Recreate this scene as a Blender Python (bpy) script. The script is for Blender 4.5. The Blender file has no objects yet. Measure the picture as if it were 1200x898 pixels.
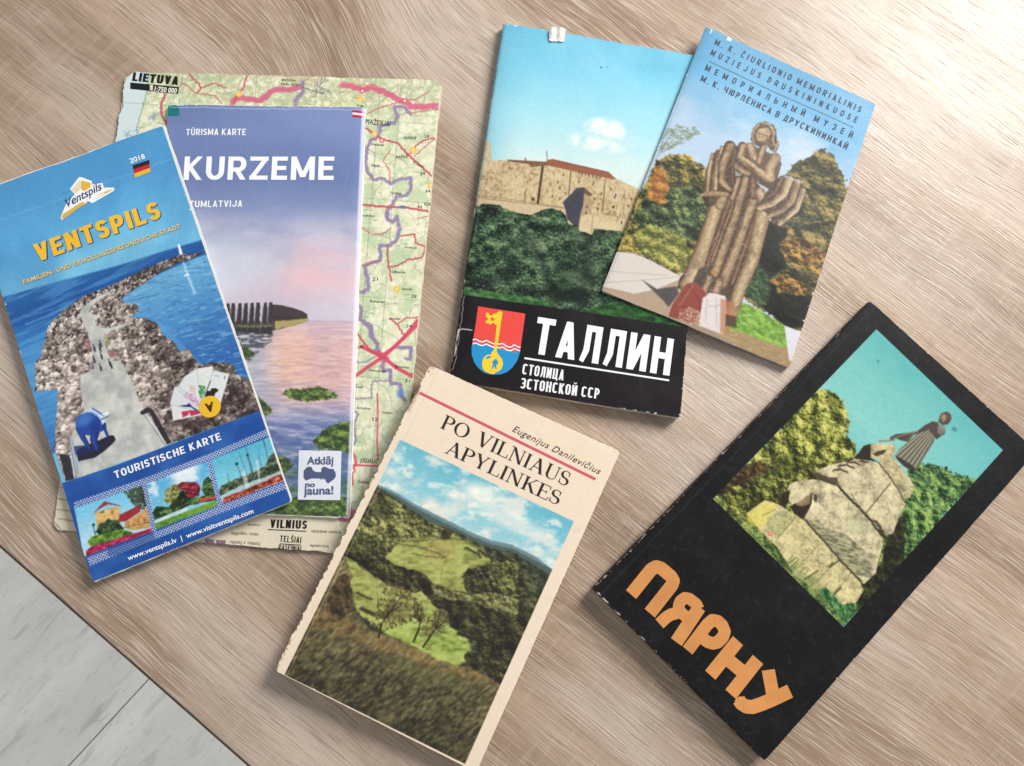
import bpy, math, random
import numpy as np
from mathutils import Matrix, Vector
MM = 0.001
R_ = math.radians
scene = bpy.context.scene
COL = scene.collection

# ------------------------------------------------------------------ camera, light, exposure
cam_d = bpy.data.cameras.new('camera')
cam = bpy.data.objects.new('camera', cam_d)
COL.objects.link(cam)
cam_d.sensor_fit = 'HORIZONTAL'
cam_d.sensor_width = 36.0
cam_d.lens = 1005.68 / 1200 * 36
cam_d.clip_start = 0.01
cam_d.clip_end = 20
cam.matrix_world = Matrix.Translation((0, 0, 0.448)) @ Matrix.Rotation(R_(-1.069), 4, 'Y') @ Matrix.Rotation(R_(11.424), 4, 'X')
scene.camera = cam

world = bpy.data.worlds.new('World')
scene.world = world
world.use_nodes = True
bg = world.node_tree.nodes['Background']
bg.inputs[0].default_value = (0.93, 0.97, 1.0, 1)
bg.inputs[1].default_value = 0.38

def area(name, loc, target, sx, sy, power, color):
    d = bpy.data.lights.new(name, 'AREA')
    d.shape = 'RECTANGLE'
    d.size = sx
    d.size_y = sy
    d.energy = power
    d.color = color
    o = bpy.data.objects.new(name, d)
    COL.objects.link(o)
    o.location = loc
    o.rotation_euler = (Vector(target) - Vector(loc)).to_track_quat('-Z', 'Y').to_euler()
    return o
area('window_light', (1.48, 1.46, 1.14), (0.05, 0.12, 0), 0.85, 1.05, 98, (1.0, 0.965, 0.92))
area('floor_fill', (-2.1, -1.7, 0.12), (-0.35, -0.25, -0.75), 1.2, 1.2, 26, (0.97, 0.99, 1.0))  # added fill lamp, set low to brighten the floor beside the table
scene.view_settings.view_transform = 'Standard'
scene.view_settings.look = 'None'
scene.view_settings.gamma = 1
scene.view_settings.exposure = -0.04
scene.view_settings.use_curve_mapping = False

ITEMS = {'V': {'x': -194.4, 'y': 110.4, 'th': 22.17, 'w': 106.7, 'h': 222.4, 'z': [4.8, 6.6, 6.6, 4.8]}, 'K': {'x': -129.8, 'y': 134.0, 'th': -0.15, 'w': 110.3, 'h': 228.2, 'z': [3.5, 3.5, 3.5, 3.5]}, 'L': {'x': -129.3, 'y': 137.9, 'th': -3.22, 'w': 177.8, 'h': 260.9, 'z': [1.5, 1.5, 1.5, 1.5]}, 'T': {'x': 49.8, 'y': 185.8, 'th': -7.85, 'w': 122.6, 'h': 213.0, 'z': [5.5, 5.5, 5.5, 5.5]}, 'D': {'x': 137.0, 'y': 197.4, 'th': -21.95, 'w': 107.3, 'h': 167.5, 'z': [8.2, 4.0, 3.2, 8.0]}, 'N': {'x': -21.8, 'y': -1.4, 'th': -25.31, 'w': 108.4, 'h': 169.4, 'z': [12.7, 11.2, 7.0, 8.5]}, 'P': {'x': 165.4, 'y': 18.9, 'th': -45.2, 'w': 114.6, 'h': 213.7, 'z': [8.0, 8.0, 8.0, 8.0]}}

# ------------------------------------------------------------------ helpers: tags, objects
def tag(o, label=None, cat=None, group=None, kind=None):
    if label: o['label'] = label
    if cat: o['category'] = cat
    if group: o['group'] = group
    if kind: o['kind'] = kind
    return o

def mesh_obj(name, verts, faces, mat, parent=None, uvs=None, smooth=True):
    me = bpy.data.meshes.new(name)
    me.from_pydata([tuple(v) for v in verts], [], [tuple(f) for f in faces])
    if uvs is not None:
        uvl = me.uv_layers.new(name='UVMap')
        li = np.empty(len(me.loops), dtype=np.int32)
        me.loops.foreach_get('vertex_index', li)
        uvl.data.foreach_set('uv', np.asarray(uvs, dtype=np.float32)[li].ravel())
    me.materials.append(mat)
    if smooth:
        me.polygons.foreach_set('use_smooth', [True] * len(me.polygons))
    me.update()
    o = bpy.data.objects.new(name, me)
    COL.objects.link(o)
    if parent: o.parent = parent
    return o

def root(name, key, label, cat, group=None):
    it = ITEMS[key]
    o = bpy.data.objects.new(name, None)
    o.empty_display_size = 0.02
    COL.objects.link(o)
    o.location = (it['x'] * MM, it['y'] * MM, 0)
    o.rotation_euler = (0, 0, R_(it['th']))
    return tag(o, label, cat, group)

# gentle waviness of each cover, in mm
WAVE = {'V': (0.35, 41, 63, 1), 'K': (0.3, 47, 71, 2), 'L': (0.22, 39, 55, 3), 'T': (0.25, 70, 90, 4), 'D': (0.3, 60, 80, 5), 'N': (0.15, 80, 90, 6), 'P': (0.15, 70, 99, 7)}
def hgt(key, u, v):
    it = ITEMS[key]
    s = np.asarray(u) / it['w'] + .5
    q = np.asarray(v) / it['h'] + .5
    TL, TR, BR, BL = it['z']
    z = (BL * (1 - s) + BR * s) * (1 - q) + (TL * (1 - s) + TR * s) * q
    a, lu, lv, ph = WAVE[key]
    z = z + a * np.sin(np.asarray(u) / lu * 2 * math.pi / 1.3 + ph) * np.sin(np.asarray(v) / lv * 2 * math.pi / 1.3 + ph * 2)
    if key == 'V':      # crease where the folded map was bent, and a lifted lower right corner
        z = z + 0.5 * np.exp(-((np.asarray(v) + 92) / 5) ** 2)
    if key == 'T':      # cover falls away at the spine
        z = z - 0.9 * np.exp(-(np.asarray(u) + it['w'] / 2) / 2.2).clip(0, 1.5)
    if key == 'P':
        z = z - 0.6 * np.exp(-(np.asarray(u) + it['w'] / 2) / 1.6).clip(0, 1.5)
    if key == 'D':
        z = z - 0.7 * np.exp(-(np.asarray(u) + it['w'] / 2) / 2.0).clip(0, 1.5)
    if key == 'K':
        z = z - 0.9 * np.exp(-(it['w'] / 2 - np.asarray(u)) / 2.5).clip(0, 1.5)
    return z

def n1(x, seed):
    rs = np.random.RandomState(seed)
    t = rs.rand(512) * 2 - 1
    x = np.asarray(x, float)
    i = np.floor(x).astype(int)
    f = x - i
    f = f * f * (3 - 2 * f)
    return t[i % 512] * (1 - f) + t[(i + 1) % 512] * f

def axis(L, step, fine=True):
    n = max(2, int(L / step))
    base = np.linspace(0, 1, n + 1)
    if fine:
        e = np.array([.15, .35, .7, 1.1, 1.7, 2.4]) / L
        base = np.unique(np.round(np.concatenate([base, e, 1 - e]), 6))
    return base

def sheet(name, key, quad, mat, parent, top=0.0, thick=0.2, step=1.6, rag=(0, 0, 0, 0), freq=0.6, rad=0.0, seed=0, wh=None, base=None):
    """A thin solid sheet that follows its item's height field; quad = TL,TR,BR,BL in item mm.
    rag = waviness of left, top, right, bottom edges; rad = worn corner radius."""
    TL, TR, BR, BL = [np.array(p, float) for p in quad]
    Lx = np.hypot(*(TR - TL)); Ly = np.hypot(*(BL - TL))
    S = axis(Lx, step); T = axis(Ly, step)
    s, t = np.meshgrid(S, T)
    P = ((1 - s) * (1 - t))[..., None] * TL + (s * (1 - t))[..., None] * TR + (s * t)[..., None] * BR + ((1 - s) * t)[..., None] * BL
    ex = (TR - TL) / Lx; ey = (TL - BL) / Ly
    def edge(c, L, amp, sd):
        x = c * L
        d = amp * (0.55 * n1(x * freq, sd) + 0.3 * n1(x * freq * 2.7, sd + 1) + 0.25 * n1(x * freq * .13, sd + 2) + .25)
        if rad > 0:
            m = np.minimum(x, L - x)
            k = np.clip(1 - m / rad, 0, 1)
            d = d + rad * .55 * (1 - np.sqrt(1 - k * k * .98))
        return d
    k = 3.0   # mm reach of an edge offset
    P = P + (edge(t, Ly, rag[0], seed) * np.exp(-s * Lx / k))[..., None] * ex
    P = P - (edge(s, Lx, rag[1], seed + 10) * np.exp(-t * Ly / k))[..., None] * ey
    P = P - (edge(t, Ly, rag[2], seed + 20) * np.exp(-(1 - s) * Lx / k))[..., None] * ex
    P = P + (edge(s, Lx, rag[3], seed + 30) * np.exp(-(1 - t) * Ly / k))[..., None] * ey
    U, V = P[..., 0], P[..., 1]
    if base is None:
        Z = hgt(key, U, V) + top
    else:
        Z = base(U, V) + top
    ny, nx = U.shape
    vt = np.stack([U, V, Z], -1).reshape(-1, 3) * MM
    vb = np.stack([U, V, Z - thick], -1).reshape(-1, 3) * MM
    idx = np.arange(ny * nx).reshape(ny, nx)
    a, b, c, d = idx[:-1, :-1], idx[1:, :-1], idx[1:, 1:], idx[:-1, 1:]
    F = np.stack([a, b, c, d], -1).reshape(-1, 4)
    N = ny * nx
    Fb = F[:, ::-1] + N
    ring = np.concatenate([idx[0, :], idx[1:, -1], idx[-1, -2::-1], idx[-2:0:-1, 0]])
    r2 = np.roll(ring, -1)
    # the skirt has its own vertices so that the rim stays a sharp edge
    M = 2 * N
    nr = len(ring)
    sv = np.concatenate([vt[ring], vb[ring]])
    i = np.arange(nr); j = (i + 1) % nr
    Fs = np.stack([M + i, M + j, M + nr + j, M + nr + i], -1)
    w, h = wh or (ITEMS[key]['w'], ITEMS[key]['h'])
    uv = np.stack([U / w + .5, V / h + .5], -1).reshape(-1, 2)
    uvs = np.concatenate([uv, uv, uv[ring], uv[ring]])
    verts = np.concatenate([vt, vb, sv])
    faces = F.tolist() + Fb.tolist() + Fs.tolist()
    return mesh_obj(name, verts.tolist(), faces, mat, parent, uvs)

def block(name, key, quad, mat, parent, z0, z1, seed=0, jit=0.12, pitch=0.55):
    """The stack of leaves between the covers: many thin layers each a little out of line."""
    q = [np.array(p, float) for p in quad]
    rs = random.Random(seed)
    n = max(3, int((z1 - z0) / pitch))
    verts = []; faces = []
    per = 14
    for k in range(n + 1):
        for half in (0, 1):
            if k == n and half: break
            j = [rs.uniform(-jit, jit) for _ in range(4)] if half == 0 else j
            if half == 0: jj = j
            z = z0 + (z1 - z0) * (k + half * 0.8) / n
            off = (0.0 if half else -0.06)
            for e in range(4):
                A, B = q[e], q[(e + 1) % 4]
                d = (B - A) / np.hypot(*(B - A)); nrm = np.array([d[1], -d[0]])
                for i in range(per):
                    f = i / per
                    p = A + (B - A) * f
                    p = p + nrm * (-(off + jj[e] + 0.05 * rs.uniform(-1, 1)) if i else 0)
                    verts.append((p[0] * MM, p[1] * MM, (float(hgt(key, p[0], p[1])) - z) * MM))
    m = 4 * per
    L = len(verts) // m
    for k in range(L - 1):
        for i in range(m):
            j2 = (i + 1) % m
            faces.append((k * m + i, k * m + j2, (k + 1) * m + j2, (k + 1) * m + i))
    faces.append(tuple(range(m)))
    faces.append(tuple(range((L - 1) * m, L * m))[::-1])
    return mesh_obj(name, verts, faces, mat, parent, smooth=False)

# ------------------------------------------------------------------ a small paint box: flat print drawn in item millimetres
def C3(c): return np.array(c, float) / 255
class Art:
    def __init__(s, key, k=4.0, color=(255, 255, 255), margin=0):
        it = ITEMS[key]
        s.w, s.h, s.k = it['w'], it['h'], k
        s.W, s.H = int(round(s.w * k)), int(round(s.h * k))
        u = (np.arange(s.W) + .5) / s.W * s.w - s.w / 2
        v = s.h / 2 - (np.arange(s.H) + .5) / s.H * s.h
        s.U, s.V = np.meshgrid(u, v)
        s.img = np.ones((s.H, s.W, 3)) * C3(color)
        s.rs = np.random.RandomState(len(key) + ord(key))
    def box(s, u0, v0, u1, v1):
        x0 = int(np.clip((u0 + s.w / 2) * s.k - 2, 0, s.W)); x1 = int(np.clip((u1 + s.w / 2) * s.k + 3, 0, s.W))
        y0 = int(np.clip((s.h / 2 - v1) * s.k - 2, 0, s.H)); y1 = int(np.clip((s.h / 2 - v0) * s.k + 3, 0, s.H))
        return slice(y0, y1), slice(x0, x1)
    def poly(s, pts, soft=0.3, rough=0, rscale=2.0, seed=0):
        pts = np.array(pts, float)
        m = soft + abs(rough) + .5
        sl = s.box(pts[:, 0].min() - m, pts[:, 1].min() - m, pts[:, 0].max() + m, pts[:, 1].max() + m)
        U, V = s.U[sl], s.V[sl]
        if U.size == 0: return np.zeros_like(s.U)
        if rough:
            U = U + rough * (s.noise(rscale, seed + 71)[sl] - .5) * 2
            V = V + rough * (s.noise(rscale, seed + 72)[sl] - .5) * 2
        ins = np.zeros(U.shape, bool); D = np.full(U.shape, 1e9)
        n = len(pts)
        for i in range(n):
            x0, y0 = pts[i]; x1, y1 = pts[(i + 1) % n]
            c = ((y0 > V) != (y1 > V))
            if y1 != y0:
                xi = x0 + (V - y0) * (x1 - x0) / (y1 - y0)
                ins ^= c & (U < xi)
            dx, dy = x1 - x0, y1 - y0; L = dx * dx + dy * dy + 1e-9
            t = np.clip(((U - x0) * dx + (V - y0) * dy) / L, 0, 1)
            D = np.minimum(D, (U - x0 - t * dx) ** 2 + (V - y0 - t * dy) ** 2)
        sd = np.sqrt(D) * np.where(ins, 1, -1)
        out = np.zeros_like(s.U); out[sl] = np.clip(.5 + sd / soft, 0, 1)
        return out
    def ell(s, c, ru, rv, ang=0, soft=.3):
        a = R_(ang); du, dv = s.U - c[0], s.V - c[1]
        x = du * math.cos(a) + dv * math.sin(a); y = -du * math.sin(a) + dv * math.cos(a)
        r = np.sqrt((x / ru) ** 2 + (y / rv) ** 2)
        return np.clip(.5 + (1 - r) * min(ru, rv) / soft, 0, 1)
    def noise(s, scale, seed=0, ang=0, asp=1.0, octv=3):
        key = (scale, seed, ang, asp, octv)
        if not hasattr(s, 'cache'): s.cache = {}
        if key in s.cache: return s.cache[key]
        a = R_(ang)
        X = (s.U * math.cos(a) + s.V * math.sin(a)) / (scale * asp) + 100; Y = (-s.U * math.sin(a) + s.V * math.cos(a)) / scale + 100
        out = 0; tot = 0; amp = 1.0
        for o in range(octv):
            t = np.random.RandomState(seed * 7 + o + 1).rand(256, 256)
            xi, yi = np.floor(X).astype(int), np.floor(Y).astype(int)
            fx, fy = X - xi, Y - yi
            fx = fx * fx * (3 - 2 * fx); fy = fy * fy * (3 - 2 * fy)
            g = lambda i, j: t[(yi + j) % 256, (xi + i) % 256]
            out = out + amp * ((g(0, 0) * (1 - fx) + g(1, 0) * fx) * (1 - fy) + (g(0, 1) * (1 - fx) + g(1, 1) * fx) * fy)
            tot += amp; amp *= .55; X = X * 2.03 + 17; Y = Y * 2.03 + 31
        out = out / tot
        s.cache[key] = out
        return out
    def put(s, mask, color, a=1.0):
        ys = np.flatnonzero(mask.max(1) > 0); xs = np.flatnonzero(mask.max(0) > 0)
        if len(ys) == 0: return
        sl = (slice(ys[0], ys[-1] + 1), slice(xs[0], xs[-1] + 1))
        m = (mask[sl] * a)[..., None]
        c = color[sl] if isinstance(color, np.ndarray) and color.ndim == 3 else C3(color)
        s.img[sl] = s.img[sl] * (1 - m) + c * m
    def fill(s, pts, color, a=1.0, soft=.3, rough=0, rscale=2., seed=0):
        s.put(s.poly(pts, soft, rough, rscale, seed), color, a)
    def line(s, pts, w, color, a=1.0, soft=.3, wob=0, seed=0):
        pts = [np.array(p, float) for p in pts]
        if wob:
            rs = np.random.RandomState(seed + 5); out = []
            for p, q in zip(pts[:-1], pts[1:]):
                n = max(1, int(np.hypot(*(q - p)) / (wob * 2.5)))
                for i in range(n): out.append(p + (q - p) * i / n + (rs.rand(2) - .5) * wob * 2 * (0 if i == 0 else 1))
            out.append(pts[-1]); pts = out
        for p, q in zip(pts[:-1], pts[1:]):
            m = w / 2 + soft + .2
            sl = s.box(min(p[0], q[0]) - m, min(p[1], q[1]) - m, max(p[0], q[0]) + m, max(p[1], q[1]) + m)
            U, V = s.U[sl], s.V[sl]
            if U.size == 0: continue
            d = q - p; L = d @ d + 1e-9
            t = np.clip(((U - p[0]) * d[0] + (V - p[1]) * d[1]) / L, 0, 1)
            D = np.sqrt((U - p[0] - t * d[0]) ** 2 + (V - p[1] - t * d[1]) ** 2)
            k = (np.clip(.5 + (w / 2 - D) / soft, 0, 1) * a)[..., None]
            s.img[sl] = s.img[sl] * (1 - k) + C3(color) * k
    def tube(s, pts, w0, w1, stops, a=1.0, soft=.35, tex=.05):
        """a rounded strip: tone runs across its width (first stop = left when drawn downward)"""
        P = [np.array(p, float) for p in pts]; m = max(w0, w1) / 2 + soft + .3
        A_ = np.array(P); sl = s.box(A_[:, 0].min() - m, A_[:, 1].min() - m, A_[:, 0].max() + m, A_[:, 1].max() + m)
        U, V = s.U[sl], s.V[sl]
        if U.size == 0: return
        LL = [np.hypot(*(q - p)) for p, q in zip(P[:-1], P[1:])]; tot = sum(LL) + 1e-9; cum = 0
        best = np.full(U.shape, 1e9); SD = np.zeros(U.shape); T = np.zeros(U.shape)
        for p, q, L in zip(P[:-1], P[1:], LL):
            d = (q - p) / (L + 1e-9); t = np.clip((U - p[0]) * d[0] + (V - p[1]) * d[1], 0, L)
            ex, ey = U - p[0] - t * d[0], V - p[1] - t * d[1]
            D = np.hypot(ex, ey); sd = d[0] * ey - d[1] * ex; k = D < best
            best[k] = D[k]; SD[k] = (np.sign(sd) * D)[k]; T[k] = ((cum + t) / tot)[k]; cum += L
        w = (w0 + (w1 - w0) * T) / 2
        al = (np.clip(.5 + (w - best) / soft, 0, 1) * a)[..., None]
        c = s.ramp(SD / w * .5 + .5 + (s.noise(1.3, 300, octv=4)[sl] - .5) * tex * 3, stops)
        s.img[sl] = s.img[sl] * (1 - al) + c * al
    def grad(s, stops, p0, p1, warp=0, seed=0):
        p0 = np.array(p0, float); p1 = np.array(p1, float); d = p1 - p0
        t = ((s.U - p0[0]) * d[0] + (s.V - p0[1]) * d[1]) / (d @ d)
        if warp: t = t + warp * (s.noise(18, seed, octv=4) - .5)
        xs = [q[0] for q in stops]; cs = np.array([q[1] for q in stops], float) / 255
        return np.stack([np.interp(t, xs, cs[:, i]) for i in range(3)], -1)
    def ramp(s, t, stops):
        xs = [q[0] for q in stops]; cs = np.array([q[1] for q in stops], float) / 255
        return np.stack([np.interp(t, xs, cs[:, i]) for i in range(3)], -1)
    def dabs(s, mask, n, size, cols, seed=0, elong=1.6, ang=0, spread=40, field=None, a=.85, grow=None, shade=0.0):
        """Many small brush dabs inside mask; cols from dark to light, picked by field plus chance."""
        rs = np.random.RandomState(seed)
        ys, xs = np.nonzero(mask > .5)
        if len(ys) == 0: return
        pick = rs.randint(0, len(ys), n)
        cols = np.array(cols, float) / 255
        order = np.argsort(ys[pick]) if grow is not None else np.arange(n)
        for i in order:
            y, x = ys[pick[i]], xs[pick[i]]
            r = size * s.k * rs.uniform(.6, 1.3)
            if grow is not None: r *= grow[y, x]
            el = rs.uniform(1, elong); th = R_(ang + rs.uniform(-spread, spread))
            R = int(r * el + 2)
            y0, y1, x0, x1 = max(0, y - R), min(s.H, y + R + 1), max(0, x - R), min(s.W, x + R + 1)
            gy, gx = np.mgrid[y0:y1, x0:x1]
            dx, dy = gx - x, -(gy - y)
            p = (dx * math.cos(th) + dy * math.sin(th)) / (r * el); q = (-dx * math.sin(th) + dy * math.cos(th)) / r
            d = np.sqrt(p * p + q * q)
            f = (field[y, x] if field is not None else .5) + rs.normal(0, .18)
            f = min(max(f, 0), .999) * (len(cols) - 1)
            c0 = cols[int(f)]; c1 = cols[min(int(f) + 1, len(cols) - 1)]
            c = c0 + (c1 - c0) * (f - int(f))
            al = (np.clip((1.1 - d) * r, 0, 1) * a * mask[y0:y1, x0:x1])[..., None]
            cc = c * (1 + shade * (dy / (r + .5)).clip(-1, 1))[..., None] if shade else c
            s.img[y0:y1, x0:x1] = s.img[y0:y1, x0:x1] * (1 - al) + cc * al
    def lit(s, scale, seed, up=(0.25, 1)):
        """which side of each leaf clump faces the light in the printed picture"""
        F = s.noise(scale, seed, octv=2)
        k = int(scale * s.k * .45)
        G = np.roll(np.roll(F, k * 1, axis=0), -int(k * up[0]), axis=1)
        return np.clip(.5 + (F - G) * 1.6 + (s.noise(scale * 3, seed + 9) - .5) * .5, 0, 1)
    def foliage(s, mask, cols, size, n, seed=0, clump=5.0, elong=1.6, a=.85):
        f = s.lit(clump, seed); g = s.lit(size * 2.6, seed + 1); q = s.noise(size * .9, seed + 2, octv=3)
        v = np.clip(.36 + (f - .5) * 1.0 + (g - .5) * .7 + (q - .5) * 1.1, 0, 1)
        s.put(mask, s.ramp(v, [(i / (len(cols) - 1), c) for i, c in enumerate(cols)]))
        s.dabs(mask, int(n * .9), size * .62, cols, seed, elong=elong, spread=90, field=np.clip(v * 1.35 - .08, 0, 1), a=.85, shade=.18)
    def rim_wear(s, amt, color, seed=0, reach=1.2, edges='LTRB'):
        ds = {'L': s.U + s.w / 2, 'R': s.w / 2 - s.U, 'T': s.h / 2 - s.V, 'B': s.V + s.h / 2}
        d = np.min([ds[e] for e in edges], 0)
        n = s.noise(1.2, seed, octv=4) * .6 + s.noise(9, seed + 3) * .4
        m = np.clip((n - (1 - amt) - d / reach * .35) * 14, 0, 1)
        s.put(m, color, .9)
    def specks(s, n, color, size=.12, seed=0, a=.6):
        s.dabs(np.ones((s.H, s.W)), n, size, [color, color], seed, elong=2, spread=90, a=a)
    def scratches(s, n, color, seed=0, a=.25, L=9):
        rs = np.random.RandomState(seed)
        for _ in range(n):
            p = np.array([rs.uniform(-s.w / 2, s.w / 2), rs.uniform(-s.h / 2, s.h / 2)]); th = rs.uniform(0, 6.3)
            q = p + rs.uniform(.3, 1) * L * np.array([math.cos(th), math.sin(th)])
            s.line([p, (p + q) / 2 + rs.rand(2) * .6, q], rs.uniform(.08, .22), color, a * rs.uniform(.3, 1), soft=.25)
    def develop(s, sigma=.7, grain=.03, seed=1, mask=None):
        """the softness and the grain of a printed photograph"""
        r = int(sigma * 3) + 1; k = np.exp(-(np.arange(-r, r + 1) ** 2) / (2 * sigma * sigma)); k /= k.sum()
        o = s.img
        p = np.pad(o, ((r, r), (0, 0), (0, 0)), mode='edge'); o2 = sum(k[i] * p[i:i + s.H] for i in range(2 * r + 1))
        p = np.pad(o2, ((0, 0), (r, r), (0, 0)), mode='edge'); o2 = sum(k[i] * p[:, i:i + s.W] for i in range(2 * r + 1))
        g = s.noise(.4, 200 + seed, octv=2) - .5; g2 = s.noise(1.1, 210 + seed, octv=2) - .5
        dk_ = 1.15 - o2.mean(-1); g = g * dk_; g2 = g2 * dk_ * .6
        o2 = o2 * (1 + grain * 5 * g[..., None] + grain * 2.5 * g2[..., None])
        s.img = o2 if mask is None else s.img * (1 - mask[..., None]) + o2 * mask[..., None]
    def image(s, name):
        im = bpy.data.images.new(name, s.W, s.H)
        im.colorspace_settings.name = 'sRGB'
        px = np.ones((s.H, s.W, 4), np.float32)
        px[..., :3] = np.clip(s.img, 0, 1)[::-1]
        im.pixels.foreach_set(px.ravel())
        im.update(); im.pack()
        return im

# ------------------------------------------------------------------ materials
def nodes(name):
    m = bpy.data.materials.new(name); m.use_nodes = True
    nt = m.node_tree
    return m, nt, nt.nodes['Principled BSDF']
def plain(name, rgb, rough=.5, spec=.5, noise=0.0, nscale=300, bump=0.0, srgb=True):
    m, nt, b = nodes(name)
    lin = [((c / 255) / 12.92 if c / 255 <= .04045 else ((c / 255 + .055) / 1.055) ** 2.4) for c in rgb] if srgb else list(rgb)
    b.inputs['Base Color'].default_value = (*lin, 1)
    b.inputs['Roughness'].default_value = rough
    b.inputs['Specular IOR Level'].default_value = spec
    tc = nt.nodes.new('ShaderNodeTexCoord')
    nz = nt.nodes.new('ShaderNodeTexNoise'); nz.inputs['Scale'].default_value = nscale; nz.inputs['Detail'].default_value = 4
    nt.links.new(tc.outputs['Object'], nz.inputs['Vector'])
    if noise:
        r = nt.nodes.new('ShaderNodeMapRange')
        r.inputs[3].default_value = 1 - noise; r.inputs[4].default_value = 1 + noise
        r.inputs[1].default_value = .3; r.inputs[2].default_value = .7
        nt.links.new(nz.outputs[0], r.inputs[0])
        mx = nt.nodes.new('ShaderNodeMix'); mx.data_type = 'RGBA'; mx.blend_type = 'MULTIPLY'; mx.inputs[0].default_value = 1
        mx.inputs[6].default_value = (*lin, 1)
        nt.links.new(r.outputs[0], mx.inputs[7]); nt.links.new(mx.outputs[2], b.inputs['Base Color'])
    if bump:
        bp = nt.nodes.new('ShaderNodeBump'); bp.inputs['Strength'].default_value = bump; bp.inputs['Distance'].default_value = .0002
        nt.links.new(nz.outputs[0], bp.inputs['Height']); nt.links.new(bp.outputs[0], b.inputs['Normal'])
    return m
def printed(name, art, rough=.4, coat=0.0, bump=.25, spec=.26):
    m, nt, b = nodes(name)
    tx = nt.nodes.new('ShaderNodeTexImage'); tx.image = art.image(name); tx.interpolation = 'Cubic'; tx.extension = 'EXTEND'
    nt.links.new(tx.outputs[0], b.inputs['Base Color'])
    tc = nt.nodes.new('ShaderNodeTexCoord')
    n1_ = nt.nodes.new('ShaderNodeTexNoise'); n1_.inputs['Scale'].default_value = 55; n1_.inputs['Detail'].default_value = 5; n1_.inputs['Roughness'].default_value = .55
    n2 = nt.nodes.new('ShaderNodeTexNoise'); n2.inputs['Scale'].default_value = 900; n2.inputs['Detail'].default_value = 2
    for n in (n1_, n2): nt.links.new(tc.outputs['Object'], n.inputs['Vector'])
    bp = nt.nodes.new('ShaderNodeBump'); bp.inputs['Strength'].default_value = bump; bp.inputs['Distance'].default_value = .0011
    bp2 = nt.nodes.new('ShaderNodeBump'); bp2.inputs['Strength'].default_value = .12; bp2.inputs['Distance'].default_value = .0001
    nt.links.new(n1_.outputs[0], bp.inputs['Height']); nt.links.new(n2.outputs[0], bp2.inputs['Height'])
    nt.links.new(bp.outputs[0], bp2.inputs['Normal']); nt.links.new(bp2.outputs[0], b.inputs['Normal'])
    mr = nt.nodes.new('ShaderNodeMapRange'); mr.inputs[1].default_value = .3; mr.inputs[2].default_value = .7
    mr.inputs[3].default_value = rough - .07; mr.inputs[4].default_value = rough + .1
    nt.links.new(n1_.outputs[0], mr.inputs[0]); nt.links.new(mr.outputs[0], b.inputs['Roughness'])
    b.inputs['Specular IOR Level'].default_value = spec
    b.inputs['Coat Weight'].default_value = coat; b.inputs['Coat Roughness'].default_value = .25
    return m

# ------------------------------------------------------------------ lettering
_depth = [0]
def txt_mesh(string, bold=0.0, track=1.0, shear=0.0):
    cu = bpy.data.curves.new('lettering', 'FONT')
    cu.body = string; cu.size = 1; cu.offset = bold; cu.space_character = track; cu.shear = shear
    cu.resolution_u = 4; cu.fill_mode = 'FRONT'
    o = bpy.data.objects.new('lettering', cu)
    COL.objects.link(o)
    bpy.context.view_layer.update()
    me = bpy.data.meshes.new_from_object(o.evaluated_get(bpy.context.evaluated_depsgraph_get()))
    n = len(me.vertices)
    co = np.empty(n * 3, np.float32); me.vertices.foreach_get('co', co); co = co.reshape(-1, 3)
    faces = [tuple(p.vertices) for p in me.polygons]
    bpy.data.objects.remove(o); bpy.data.curves.remove(cu); bpy.data.meshes.remove(me)
    return co[:, :2].astype(float), faces
CAP = 0.729
def place(key, co, faces, p0, p1, top, mat, parent, name, lift=.1, x0=None, x1=None, cap=CAP, slant=None, label=None):
    """co in type units; baseline from p0 to p1, cap height reaches `top`"""
    p0, p1, top = [np.array(p, float) for p in (p0, p1, top)]
    x0 = co[:, 0].min() if x0 is None else x0; x1 = co[:, 0].max() if x1 is None else x1
    ex = (p1 - p0); L = np.hypot(*ex); ex = ex / L; ey = np.array([-ex[1], ex[0]])
    hh = abs((top - p0) @ ey)
    if slant is not None: ey = (top - p0) / hh
    P = p0 + np.outer((co[:, 0] - x0) / (x1 - x0) * L, ex) + np.outer(co[:, 1] / cap * hh, ey)
    Z = hgt(key, P[:, 0], P[:, 1]) + lift
    if co.shape[1] > 2: Z = Z + co[:, 2]
    V = np.column_stack([P, Z]) * MM
    o = mesh_obj(name, V.tolist(), faces, mat, parent, smooth=False)
    if label: o['label'] = label
    return o
def text(key, string, pts, mat, parent, name='lettering', bold=0.02, track=1.0, shear=0.0, lift=.1, label=None):
    co, f = txt_mesh(string, bold, track, shear)
    return place(key, co, f, pts[0], pts[1], pts[2], mat, parent, name, lift, label=label)
def texts(key, rows, mat, parent, name, bold=0.02, lift=.1, kind=None):
    """several small words joined into one printed part"""
    AV = []; AF = []
    for string, pts in rows:
        co, f = txt_mesh(string, bold)
        p0, p1, top = [np.array(p, float) for p in pts]
        ex = p1 - p0; L = np.hypot(*ex); ex /= L; ey = np.array([-ex[1], ex[0]]); hh = abs((top - p0) @ ey)
        P = p0 + np.outer((co[:, 0] - co[:, 0].min()) / np.ptp(co[:, 0]) * L, ex) + np.outer(co[:, 1] / CAP * hh, ey)
        Z = hgt(key, P[:, 0], P[:, 1]) + lift
        n = len(AV); AV += (np.column_stack([P, Z]) * MM).tolist(); AF += [tuple(i + n for i in q) for q in f]
    o = mesh_obj(name, AV, AF, mat, parent, smooth=False)
    if kind: o['kind'] = kind
    return o
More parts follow.
